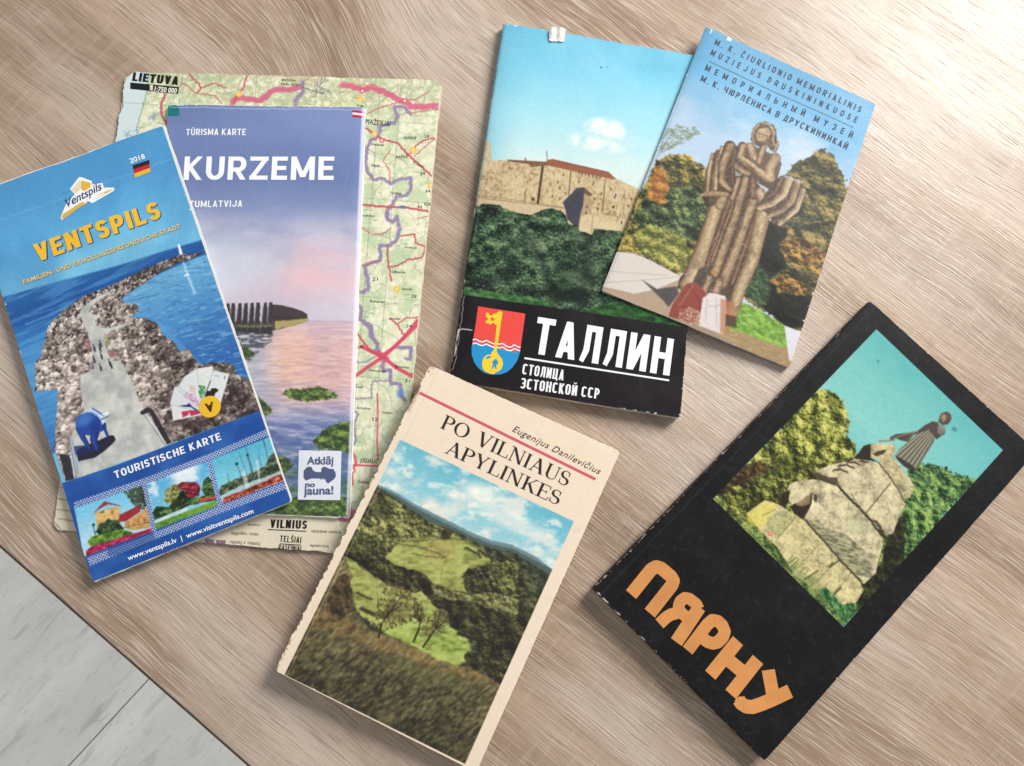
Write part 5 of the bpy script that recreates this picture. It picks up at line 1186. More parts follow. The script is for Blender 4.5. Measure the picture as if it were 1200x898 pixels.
    sheet('cover', 'T', q, m, r, 0, .3, 1.4, (.25, .4, .12, .12), .25, 1.2, 25)
    ins = lambda q, d: [(p[0] + sx * d, p[1] + sy * d) for p, (sx, sy) in zip(q, ((1, -1), (-1, -1), (-1, 1), (1, 1)))]
    block('page_block', 'T', ins(q, .5), yellowed, r, .32, 4.75, 3)
    sheet('back_cover', 'T', ins(q, .1), paper, r, -4.8, .3, 5, (.3, .3, .3, .3), .4, 1, 27)
    # worn spine, a rounded strip down the left side
    spine('T', q, r, .2, 5.0, printed('castle_spine_print', spine_art('T', [(.0, (96, 150, 170)), (.50, (150, 190, 200)), (.52, (120, 110, 84)), (.60, (44, 60, 42)), (.80, (36, 50, 38)), (.815, (34, 30, 34)), (1, (34, 30, 34))], .58), .5))
    # torn scrap of paper folded over the upper edge
    Q = [(-35.4,107.5),(-25,108.4),(-24.9,100.6),(-34.3,99.4)]
    o = sheet('torn_flap', 'T', Q, plain('torn_paper', (236, 234, 228), .85, .1, .04, 500, .5), r, 0, .22, .5, (.6, .2, .6, .9), 1.2, 0, 33,
              base=lambda U, V: hgt('T', U, V) + .35 + 1.5 * np.abs(np.sin((U - Q[0][0]) / 7.5 * 5.0)) ** .8 * np.clip((V - Q[3][1]) / 5, .25, 1))
    S1 = [(-19.6,-83.7),(53.9,-85.6),(-23.8,-63.3)]
    stext('T', 'ТАЛЛИН', S1, white, r, 'title_lettering', .2, .60, .13)
    stext('T', 'СТОЛИЦА', [(-23.5,-95.6),(-1.4,-96),(-23.5,-89.9)], white, r, 'subtitle_lettering', .17, .46, .12)
    stext('T', 'ЭСТОНСКОЙ ССР', [(-23.5,-103.3),(18.3,-103.2),(-23.4,-97.7)], white, r, 'subtitle_lettering', .17, .46, .12)
    ribbon('rule_line', 'T', *[(-23.3,-86.9),(54,-88.1)], .95, white, r)
    # coat of arms: red over blue, waves, a yellow key with a star
    red = plain('arms_red', (226, 70, 62), .4); blue = plain('arms_blue', (24, 140, 196), .4); yel = plain('arms_yellow', (240, 200, 44), .4)
    sh = flat('coat_of_arms', 'T', [(-51.7,-62.2),(-26.1,-62.6),(-26.1,-74.1),(-26.1,-83.6),(-26.9,-88.8),(-29,-93),(-31.6,-95.9),(-34.5,-97.4),(-37.4,-98),(-40.4,-98.2),(-43.5,-97.6),(-46.9,-95.5),(-49.1,-93.1),(-51,-89.5),(-51.8,-84.9),(-51.7,-80.5),(-51.5,-71.4)][::-1], red, r, .09)
    flat('arms_field', 'T', [(-51.7,-82.5),(-48.9,-81.9),(-45.6,-83.2),(-42.7,-82),(-39.5,-83.1),(-36.5,-82.8),(-33.3,-83.8),(-30.4,-82.6),(-28,-83.7),(-26.1,-83.3),(-26.2,-84.8),(-26.9,-88.8),(-29,-93),(-31.6,-95.9),(-34.5,-97.4),(-37.4,-98),(-40.4,-98.2),(-43.5,-97.6),(-46.9,-95.5),(-49.1,-93.1),(-51,-89.5),(-51.8,-85.7)][::-1], blue, sh, .12)
    for dy in (0, 26):
        for k, (p, q_) in enumerate(zip(*(lambda L: (L[:-1], L[1:]))([(-51.8,-80.9),(-50.2,-80.3),(-48.1,-81.2),(-46.3,-81.3),(-44.7,-80.1),(-42.9,-80.8),(-40.5,-81.5),(-37.3,-81.2),(-35.7,-80.6),(-33.6,-81.9),(-31.3,-82.1),(-29.6,-80.5),(-27.6,-81.3),(-26.2,-81.4)] if dy == 0 else [(-51.6,-83.1),(-49.9,-82.4),(-47.8,-83.2),(-46,-83.3),(-44.4,-82.1),(-42.6,-82.8),(-40.2,-83.4),(-37.1,-83.2),(-35.4,-82.5),(-33.3,-83.8),(-31,-84),(-29.3,-82.5),(-27.3,-83.1),(-26.1,-83.3)]))):
            ribbon('wave_line', 'T', p, q_, .62, white, sh, .15 + .0015 * k)
    flat('key_shaft', 'T', [(-40.3,-62.8),(-38.4,-62.8),(-38.3,-64.3),(-38.4,-83.7),(-38.4,-86.9),(-40.1,-86.8),(-40,-82.8),(-40.5,-65.4)][::-1], yel, sh, .17)
    flat('key_bit', 'T', [(-46.9,-64.8),(-45.5,-65.1),(-45,-66.2),(-43.3,-66.1),(-43.2,-65),(-41.3,-64.8),(-41.2,-63.9),(-40.2,-63.9),(-39.9,-70.9),(-41.3,-70.9),(-41.8,-70),(-43.2,-70.4),(-43.5,-71.2),(-44.4,-71.2),(-44.8,-70.6),(-46.3,-71),(-46.4,-69.4),(-45.5,-68.9),(-45.9,-67.6),(-46.8,-67.4)][::-1], yel, sh, .172)
    cst = [(-43,-68.1),(-43.3,-66.2)]; R0 = abs(cst[1][1] - cst[0][1]) * .85
    flat('star', 'T', [(cst[0][0] + (R0 if k % 2 == 0 else R0 * .42) * math.cos(math.pi / 2 + k * math.pi / 5), cst[0][1] + (R0 if k % 2 == 0 else R0 * .42) * math.sin(math.pi / 2 + k * math.pi / 5)) for k in range(10)], red, sh, .2)
    flat('key_bow', 'T', [(-40.8,-85.7),(-38.6,-85.3),(-37.5,-86.6),(-36.4,-87.8),(-34.9,-89.1),(-34.1,-91.7),(-34.5,-94.5),(-35.8,-95.9),(-37.4,-96.9),(-38.3,-97.9),(-40.5,-97.7),(-42.9,-97),(-44.4,-95.6),(-45.1,-92.9),(-44.9,-90.6),(-44.2,-88.9),(-42.7,-87.7),(-41.3,-87.7)][::-1], yel, sh, .176)
    flat('bow_figure', 'T', [(-38.7,-89.7),(-37.9,-89),(-37.6,-90.1),(-36.8,-90.6),(-36.8,-92.5),(-37.6,-92.4),(-37,-94.6),(-37.8,-94.9),(-38.4,-93.3),(-39,-95.2),(-39.7,-95),(-39.3,-92.1),(-40.2,-91.5),(-39.4,-90.6)][::-1], blue, sh, .2)
    flat('bow_figure', 'T', [(-43.3,-89),(-41.3,-88.1),(-40.9,-89.3),(-42.4,-90),(-43.4,-90.3)][::-1], blue, sh, .2)
    return r

def spine_art(key, stops, wear, base=(220, 210, 196)):
    a = Art(key, 2.5)
    t = (a.h / 2 - a.V) / a.h
    a.img = a.ramp(t, stops)
    a.put(np.clip((a.noise(2.6, 9, octv=5) - wear) * 12, 0, 1), base, .9)
    return a
def spine(key, q, parent, d0, d1, mat, bulge=.9):
    TL, BL = np.array(q[0], float), np.array(q[3], float)
    n = 90; m = 8; vs = []; uv = []
    it = ITEMS[key]
    for i in range(n + 1):
        p = TL + (BL - TL) * i / n
        p = p + np.array([.18 * float(n1(i * .37, 77)) + .15, 0])
        for j in range(m + 1):
            z = d0 + (d1 - d0) * j / m
            u = p[0] - bulge * math.sin(math.pi * j / m) ** .6 + .12
            vs.append((u * MM, p[1] * MM, (float(hgt(key, p[0] + 2, p[1])) - z) * MM)); uv.append(((j / m * 12) / it['w'], p[1] / it['h'] + .5))
    fs = [(i * (m + 1) + j, (i + 1) * (m + 1) + j, (i + 1) * (m + 1) + j + 1, i * (m + 1) + j + 1) for i in range(n) for j in range(m)]
    return mesh_obj('spine', vs, fs, mat, parent, uv)
build_tallinn()

# ================================================================== MUSEUM LEAFLET
def build_museum():
    a = Art('D', 4)
    top = a.h / 2
    a.img = a.grad([(0, (92, 152, 190)), (.3, (104, 166, 204)), (.45, (140, 180, 208)), (.62, (170, 192, 214)), (1, (170, 190, 210))], (0, top), (0, -10), .2, 4)
    a.put(np.clip((a.noise(9, 5, 20, 2, 5) - .46) * 4, 0, 1) * np.clip((top - 30 - a.V) / 15, 0, 1), (196, 204, 218), .7)
    ground = a.poly([(-65.5,-64.4),(-55.7,-58.8),(-44.7,-56.2),(-26.8,-57.7),(-14.3,-59.3),(15.3,-60.6),(58.4,-63.1),(66,-89.6),(-53.6,-88.5)], .4)
    a.put(ground, (150, 130, 110))
    cols = [(30, 34, 24), (64, 66, 38), (112, 104, 52), (168, 142, 64), (204, 176, 92)]
    gcol = [(22, 32, 24), (40, 58, 40), (70, 90, 58), (112, 124, 74), (160, 160, 90)]
    # left trees
    tl = a.poly([(-51.9,-11.3),(-52.4,-2),(-45.4,5),(-36.1,7.9),(-26.5,6),(-21.5,0.2),(-10.9,-33.9)] + [(-19,-8.8),(-13,-10.5),(-12.5,-34.7),(-14.5,-55.2),(-17,-59.1),(-40.6,-56.6),(-55.2,-60),(-58.7,-47.4)], .8, 2.0, 1.6)
    a.foliage(tl, cols, .5, 5200, 31, 6, 1.6)
    tg = a.poly([(-40.7,-15.9),(-32.8,-9.4),(-20.7,-10.4),(-14,-16.9),(-10.8,-34.2),(-28.3,-41.7),(-44.6,-48.7),(-52,-36.5),(-48.8,-25.7)], 1.5, 2, 4)
    a.foliage(tl * tg, gcol, .5, 2600, 33, 5, 1.6)
    ty = a.poly([(-50.4,-48.1),(-43.4,-38),(-22.2,-37.4),(-14.8,-46.9),(-15.2,-56.9),(-38.3,-55.6)], 1.5, 2, 4)
    a.foliage(tl * ty, [(70, 78, 40), (120, 124, 60), (166, 160, 84), (196, 186, 110)], .45, 1500, 34, 4)
    to = a.poly([(-51.6,-8.1),(-48.2,-3.4),(-40.4,-12.7),(-39,-24.6),(-48.8,-25.7)], 1.5, 1.5, 3); a.foliage(tl * to, [(110, 70, 40), (170, 116, 56), (206, 150, 80)], .45, 500, 35, 4)
    a.dabs(a.poly([(-53.5,15.1),(-51.2,21),(-38.4,26.6),(-35.6,23),(-42,12.1),(-47.4,6.5),(-52.1,1.3)], 2, 2, 3), 260, .45, [(90, 110, 90), (130, 140, 110), (110, 120, 80)], 36, 3, 20, 30, a=.7)
    a.line([(-51.5,1.6),(-49.7,16.8),(-37.6,24.5)], .3, (90, 90, 70), .6, wob=.4); a.line([(-49.7,4.7),(-43,14.9)], .3, (90, 90, 70), .6, wob=.4)
    # right trees
    tr = a.poly([(17.7,18.9),(20.5,28.1),(27.4,34.3),(31.5,42.2),(38.4,41.5),(43.7,36.5),(49.2,30.9),(53.1,24.6),(55.7,38.5),(61.3,44.2),(60.4,-3.7)] + [(52.6,36.9),(56.7,-5),(59.7,-34.9),(56.1,-64),(45.7,-64.3),(33.6,-59.8),(22.7,-58.9),(18.7,-55.1),(17.4,-36),(17.9,-10.2),(27.7,-3.1)], .8, 2.0, 1.6)
    a.foliage(tr, [(26, 28, 22), (58, 62, 38), (96, 92, 54), (140, 122, 70), (176, 148, 88)], .5, 5200, 41, 6, 1.6)
    dk = a.poly([(15.2,-14.2),(23.1,-9.4),(30.2,-10.6),(28.5,-21.4),(34.6,-31.5),(29.7,-40.6),(36,-47.7),(43.4,-41.8),(56.6,-41.7),(57.6,-60.7),(45.2,-63.1),(33.6,-59.8),(24.1,-55.5),(21,-54.1),(17.9,-41.4)], 1.5, 1.5, 3)
    a.foliage(tr * dk, [(16, 18, 18), (24, 27, 24), (38, 42, 32)], .5, 1700, 43, 5)
    for p in ([(26.9,-20.6),(31.5,-14.4),(41.7,-12.9),(53.2,-15.1),(58,-21.5),(52.6,-29.5),(42.8,-28),(32.9,-26.6)], [(28.9,-42.4),(36,-35.8),(49.5,-36.4),(53.7,-40.9),(44.6,-45.5),(35.2,-45.3)]):
        a.foliage(tr * a.poly(p, 1, 1.5, 3), [(50, 40, 22), (110, 82, 42), (170, 128, 64), (206, 168, 98)], .45, 700, 44, 4)
    a.foliage(tr * a.poly([(15.9,-39.5),(19.7,-35),(28.5,-41.1),(33.4,-51.6),(30.4,-58.4),(18.7,-55.1)], 1, 1), [(24, 40, 28), (50, 74, 46), (90, 110, 70)], .45, 500, 45, 3)
    # pavement, shade and lawn
    a.fill([(-58.6,-82.4),(-55.3,-60.4),(-44.2,-57.4),(-36.2,-57.5),(-15.9,-59.4),(-17,-62.1),(-25.9,-71.2),(-36.4,-78.4),(-55,-81.5)], (204, 196, 188), soft=.3); a.line([(-54,-72.1),(-23.9,-62)], .2, (150, 140, 134)); a.line([(-53.4,-78.8),(-32.2,-68.3),(-17.3,-60.1)], .2, (150, 140, 134))
    a.fill([(-56.1,-82),(-36.4,-78.4),(-25.8,-71.4),(-17.1,-62.6),(-12.1,-65.4),(-14.9,-83),(-51.4,-87.5)], (168, 146, 124), soft=.4)
    a.fill([(-35.5,-69.5),(-25.9,-71.2),(-16.7,-65.6),(-14.1,-69),(-16.7,-78.3),(-20.8,-75.9)], (66, 66, 68), .9, soft=.6)
    lawn = a.poly([(19.7,-59.9),(26.9,-59.9),(45.2,-63.1),(50.4,-74.6),(36.6,-76.3),(16.2,-78.1),(13.7,-71)], .4)
    a.foliage(lawn, [(88, 124, 50), (124, 164, 70), (156, 190, 96)], .35, 900, 46, 3, 1.2)
    a.fill([(20.8,-76.2),(36.4,-75.7),(51.2,-74.9),(55.6,-85.9),(12.4,-82.4)], (154, 128, 94), soft=.6, rough=.4); a.dabs(a.poly([(15.3,-75.7),(52,-75.3),(55.2,-84.8),(12.4,-82.4)], .4), 300, .4, [(120, 98, 70), (180, 156, 118), (130, 150, 80)], 5, 3, 0, 15, a=.5)
    a.fill([(45,-63.2),(56.4,-62.8),(58,-83.6),(54.2,-81.8)], (206, 204, 212), soft=.4)
    # the monument: tall folded columns, two curled wings, a long-haired figure with folded arms
    st1 = [(0, (48, 34, 28)), (.18, (92, 68, 50)), (.42, (186, 158, 120)), (.72, (160, 130, 96)), (1, (70, 50, 38))]
    st2 = [(0, (40, 28, 24)), (.3, (90, 62, 50)), (.6, (134, 98, 76)), (1, (52, 36, 30))]
    st3 = [(0, (84, 62, 46)), (.3, (170, 144, 108)), (.6, (206, 182, 142)), (1, (120, 94, 68))]
    a.fill([(-17.3,-12.7),(-11.1,-5.8),(-7.6,6.8),(-1.2,11.3),(8.8,5.4),(17.3,-4.6),(17.4,-19.6),(19.2,-45.2),(18.7,-61.7),(17.9,-70.4),(13.2,-70.4),(11,-61.7),(3.1,-63.4),(-5.1,-62.1),(-15.9,-66.6),(-16.6,-60.4),(-12.9,-49.1),(-12.5,-24.1)], (56, 40, 32), soft=.3)
    a.tube([(-12,-12.1),(-10.6,-38.2),(-11,-62.9)], 7.6, 9.5, st3)
    a.tube([(-6.4,-6.3),(-6,-24.6),(-5,-47.3)], 3.6, 3.2, st2); a.tube([(-5.9,5.8),(-5.3,-5.9)], 4.2, 4.0, st1); a.tube([(-3.5,-8.4),(-3.1,-28.4),(-3.2,-44.9)], 2.6, 3.0, st1)
    a.tube([(-2.2,8.8),(-0.5,-15.6),(-0.1,-50.2)], 5.2, 6.0, st1); a.tube([(5.7,-3.1),(6.4,-30.9),(5.7,-54.2)], 6.2, 6.8, st1); a.tube([(10.1,-5.9),(10.5,-32.5),(10.8,-52)], 2.6, 3.0, st2)
    a.tube([(13.6,-8.7),(16.7,-34.8),(15.7,-53.2),(16.6,-69.9)], 8.6, 6.2, st3); a.tube([(1.5,9),(4.6,0.1)], 4.5, 5, st2); a.tube([(7.9,3.3),(11.5,-0.3)], 6, 7, st3)
    a.fill([(-8.7,-51.4),(-5.8,-48),(-2.8,-51.3),(-5.4,-60.5),(-9.3,-59.9)], (52, 46, 46), .95, soft=.5); a.tube([(-1.8,-54.1),(-2.1,-62.7)], 4.6, 4.6, st1); a.tube([(3.9,-53.7),(4,-62.4)], 5.4, 5.4, st1); a.line([(1,-53.3),(7.9,-53)], .5, (60, 44, 34), .8); a.put(a.ell([(-0.4,-50.3)][0], 1.8, 1.2), (190, 130, 50), .8)
    # left wing
    a.fill([(-20.7,-10.8),(-24.4,2.9),(-24.4,14.1),(-20.2,20.2),(-19.1,23.9),(-12.9,24.3),(-10.3,19.4),(-9.8,11),(-6.5,3.8),(-6,-4.4),(-10.3,-8),(-14.1,-15),(-17.9,-15.5)], (62, 46, 36), soft=.3)
    a.tube([(-24.2,14.2),(-22.6,3.7),(-19.5,-7.8)], 1.8, 2.6, st3); a.tube([(-22.2,16.8),(-19.9,4.9),(-17.3,-5.9)], 1.8, 2.2, st2); a.tube([(-20.5,20.1),(-19,7),(-15.9,-4.5)], 2.2, 2.6, st3); a.tube([(-16.6,22.7),(-17.1,10.4),(-14.1,0.6),(-8.5,-1.8)], 6.4, 4.0, st1); a.tube([(-13.6,22.3),(-11.6,11.9),(-8.4,3)], 2.2, 2.4, st2)
    a.tube([(-20.3,-11),(-16.5,-8.2),(-9.4,-5.9)], 3.4, 3.8, [(0, (60, 44, 34)), (.5, (150, 122, 90)), (1, (176, 148, 112))]); a.put(a.ell([(-17.4,-12.4)][0], 3.2, 2.0, -15), (48, 34, 28), .9); a.tube([(-10,-8.7),(-10.4,-12.2)], 5, 6, st3)
    # right wing
    a.fill([(9.1,-4.7),(11.6,6.5),(13,14),(17.6,19.1),(26.6,20.8),(31.9,11.9),(31.3,-0.2),(26.3,-11.1),(21.5,-11.1),(16.1,-6.7)], (58, 44, 36), soft=.3)
    wg = [(0, (60, 44, 36)), (.2, (120, 96, 72)), (.6, (186, 162, 124)), (1, (206, 186, 150))]
    a.tube([(20.3,17.2),(20.3,7.8),(16.2,0),(10.7,-4.8)], 5.2, 3.2, wg); a.tube([(16.5,16.4),(16,7.6),(12.7,2.3)], 2.6, 2.0, st2); a.tube([(25.3,17.6),(26,6),(22.9,-1.3),(17,-7.2)], 4.2, 2.6, wg[::-1] and [(0, (70, 52, 42)), (.5, (150, 124, 92)), (1, (190, 164, 126))]); a.tube([(29.8,14.4),(30,2.6),(24,-9.2)], 3.2, 3.0, [(0, (90, 70, 54)), (.5, (176, 152, 118)), (1, (214, 198, 172))]); a.line([(23.7,-6),(25.6,-4.7)], .7, (50, 38, 32))
    a.line([(17.9,18.2),(28.1,18.8)], 1.3, (206, 200, 190), .7, soft=.8)
    # body, arms and head
    a.fill([(-12.3,15.9),(-12.9,24.3),(-7.8,28.3),(1.1,27.8),(8.4,27.5),(13.7,24.6),(14.5,12.9),(11.6,7.4),(6.3,8),(1,10.5),(-6,9.2),(-10.5,10.7)], (74, 54, 42), soft=.3)
    a.tube([(-10.1,25.5),(-9.4,18.9)], 5, 5.4, st1); a.tube([(-6.3,27.2),(-1.5,20.6)], 4.2, 4.6, st3); a.tube([(0.8,31.1),(1.4,20.1)], 4.0, 3.6, st1); a.tube([(9.6,26.3),(8.2,18.8),(10.7,13.8)], 6.0, 5.4, st3)
    a.tube([(-8.4,17.6),(-0.8,15.7),(9.3,12.4)], 4.6, 5.6, [(0, (60, 44, 34)), (.4, (150, 120, 88)), (.8, (206, 180, 140)), (1, (150, 124, 92))]); a.tube([(-9.9,12.6),(-5,11),(-1.9,11)], 4.2, 4.0, st1); a.line([(-5.6,17.1),(1.9,14)], .5, (50, 36, 30), .8); a.line([(-2.4,20.2),(3.3,16.7)], .8, (56, 40, 32), .8)
    a.fill([(-7.1,31.2),(-8.1,36.9),(-6.9,41.8),(-3.1,44.9),(1.7,44.9),(4.5,42.4),(6.3,37),(8.7,34.6),(8.6,29.3),(5.3,29.6),(2.6,31.9),(-0.9,29),(-4.5,29.2)], (66, 48, 38), soft=.3, rough=.25, rscale=1)
    for p in ([(-7.5,38),(-6.8,33.1),(-4.6,29.7)], [(-6,41.5),(-7,38.3)], [(-4.2,43.3),(-0.5,44.2),(2.8,42.5)], [(3.8,41.2),(4.3,36.2),(6.3,33.6)], [(7.6,35.9),(7.6,29.8)], [(0.7,43),(4.3,39.7)]): a.tube(p, 1.5, 1.3, st3, .9, tex=.04)
    a.put(a.ell([(-1.6,36.7)][0], 3.5, 5.0, -22, .6), (176, 146, 110)); a.put(a.ell([(-2.7,38)][0], 2.2, 2.0, -22, 1), (204, 176, 138), .8)
    a.line([(-3.8,36.5),(-2.3,36.8)], .6, (50, 36, 30), .9, soft=.4); a.line([(-0.7,36.8),(0.9,36.9)], .6, (50, 36, 30), .9, soft=.4); a.line([(-1.6,37.1),(-1.3,34.1)], .5, (110, 84, 62), .8, soft=.4); a.line([(-1.8,32.5),(0.1,32.7)], .5, (70, 48, 38), .8, soft=.4); a.line([(1,36.5),(1.1,31.6)], 1.0, (84, 62, 48), .6, soft=.8)
    mon = a.poly([(-20.7,-10.8),(-24.4,2.9),(-24.4,14.1),(-20.2,20.2),(-19.1,23.9),(-12.9,24.3),(-7.8,28.3),(-6.3,31.6),(-8.1,34.2),(-7.2,42.6),(1.4,45.8),(8.7,34.6),(8.6,29.3),(13.7,24.6),(14.5,12.9),(15,8),(13,14),(17.6,19.1),(27.3,21.1),(32.6,12.2),(31.3,-0.2),(26.4,-11.6),(19.3,-10.4),(17.4,-19.6),(19.2,-45.2),(18.7,-61.7),(17.9,-70.4),(11.9,-71),(3.1,-63.4),(-13.2,-65.5),(-16.4,-65.2),(-12.9,-49.1),(-12.5,-24.1),(-14.1,-15)], .6)
    a.put(mon * np.clip((a.noise(.55, 310, 65, 3, 4) - .5) * 7, 0, 1), (84, 66, 52), .34); a.put(mon * np.clip((a.noise(.6, 311, 65, 2, 4) - .54) * 7, 0, 1), (206, 190, 162), .30); a.put(mon, (140, 128, 112), .12)
    a.put(mon * np.clip((a.noise(5, 312) - .5) * 4, 0, 1), (70, 56, 46), .30)
    # base: red banner, white sheet, flowers
    a.fill([(-14.9,-83),(-15.4,-76.4),(-12.1,-61.9),(-7.7,-59.3),(-1.4,-62.2),(1.1,-65.3),(0.5,-71),(-1.1,-81.3)], (132, 62, 52), soft=.4, rough=.3)
    a.line([(-11.8,-62.5),(-3.5,-67.2),(1.1,-76.3)], .6, (96, 40, 36), .7); a.line([(-8.4,-61),(-11.4,-74.7)], .5, (190, 140, 120), .6, soft=.5)
    a.fill([(-1.2,-66.3),(1.2,-61.8),(9.9,-60.2),(14.2,-70.7),(15.9,-81),(1.6,-81.5)], (206, 196, 194), soft=.4, rough=.3)
    a.fill([(7.7,-62.5),(15.7,-61.8),(19.1,-71.4),(17,-80.5),(13.7,-80.5)], (170, 108, 74), .7, soft=1.)
    for p in ([(1.1,-65.3),(4.2,-77.7)], [(5.7,-63.3),(10.8,-77.7)], [(2.8,-70.1),(10.4,-65.5)]): a.line(p, .6, (170, 158, 160), .6, soft=.8, wob=.5)
    a.fill([(13.2,-69.8),(18.8,-68.8),(21.5,-74.5),(15.3,-75.7)], (60, 50, 40), .8, soft=.6)
    a.dabs(a.poly([(-9.9,-82.3),(-10.5,-77.1),(-6.6,-73.4),(0.2,-73.9),(2.3,-79.9),(-1.8,-83)], .5, .6), 220, .42, [(90, 60, 70), (150, 110, 60), (200, 180, 170), (160, 90, 110)], 5, 1.5, a=.9)
    a.develop(.9, .04)
    a.rim_wear(.44, (224, 228, 230), 5, 1.0)
    a.line([(-a.w / 2 + 1.2, top), (-a.w / 2 + 1.2, -top)], .3, (150, 170, 180), .5, soft=.4, wob=.2)
    a.specks(60, (210, 216, 220), .12, 7, .5); a.scratches(18, (190, 204, 214), 8, .3, 10)
    m = printed('monument_cover_print', a, .4, .05, .22)
    r = root('museum_leaflet', 'D', 'thin leaflet with a stone monument on its cover, leaning on the ТАЛЛИН booklet', 'booklet', 'guide booklets')
    q = [(-54,86.7),(52.1,80.7),(54.9,-84.1),(-53.4,-83.5)]
    sheet('cover', 'D', q, m, r, 0, .2, 1.4, (.08, .1, .08, .08), .2, .7, 35)
    ins = lambda q, d: [(p[0] + sx * d, p[1] + sy * d) for p, (sx, sy) in zip(q, ((1, -1), (-1, -1), (-1, 1), (1, 1)))]
    for k in range(3):
        sheet('inner_page', 'D', [(p[0] + .15 * k, p[1] - .12) for p in ins(q, .25)], paper, r, -.24 - .6 * k, .5, 5, (.2, .2, .25, .2), .3, .6, 61 + k)
    sheet('back_cover', 'D', q, m, r, -2.1, .25, 5, (.2, .2, .2, .2), .3, .8, 67)
    ink = plain('dark_blue_ink', (30, 44, 66), .5, .3)
    for s, p in (('M. K. ČIURLIONIO MEMORIALINIS', [(-45.8,77.8),(45.4,71.8),(-45.9,81.6)]), ('MUZIEJUS DRUSKININKUOSE', [(-45.8,70.7),(45.2,64.8),(-45.9,74.5)]), ('МЕМОРИАЛЬНЫЙ МУЗЕЙ', [(-45.5,60.4),(45.7,54.9),(-45.6,64.2)]), ('М. К. ЧЮРЛЁНИСА В ДРУСКИНИНКАЙ', [(-45.6,53.2),(45.1,47.3),(-45.8,57)])):
        if s[0] == 'M': stext('D', s, p, ink, r, 'title_lettering', .15, .5, .62 if 'MUZ' in s else .40)
        else: stext('D', s, p, ink, r, 'title_lettering', .15, .5, .72 if 'МУЗ' in s else .26)
    ribbon('rule_line', 'D', *[(-45.1,66.6),(44.6,61.6)], .4, plain('teal_ink', (48, 104, 124), .5), r)
    for v in (-38, 38):     # staples on the fold
        box_mesh('staple', (-ITEMS['D']['w'] / 2 - .1) * MM, (-ITEMS['D']['w'] / 2 + .35) * MM, (v - 5) * MM, (v + 5) * MM, (float(hgt('D', -ITEMS['D']['w'] / 2, v)) - .8) * MM, (float(hgt('D', -ITEMS['D']['w'] / 2, v)) - .35) * MM, plain('staple_steel', (120, 120, 124), .35), r)
build_museum()

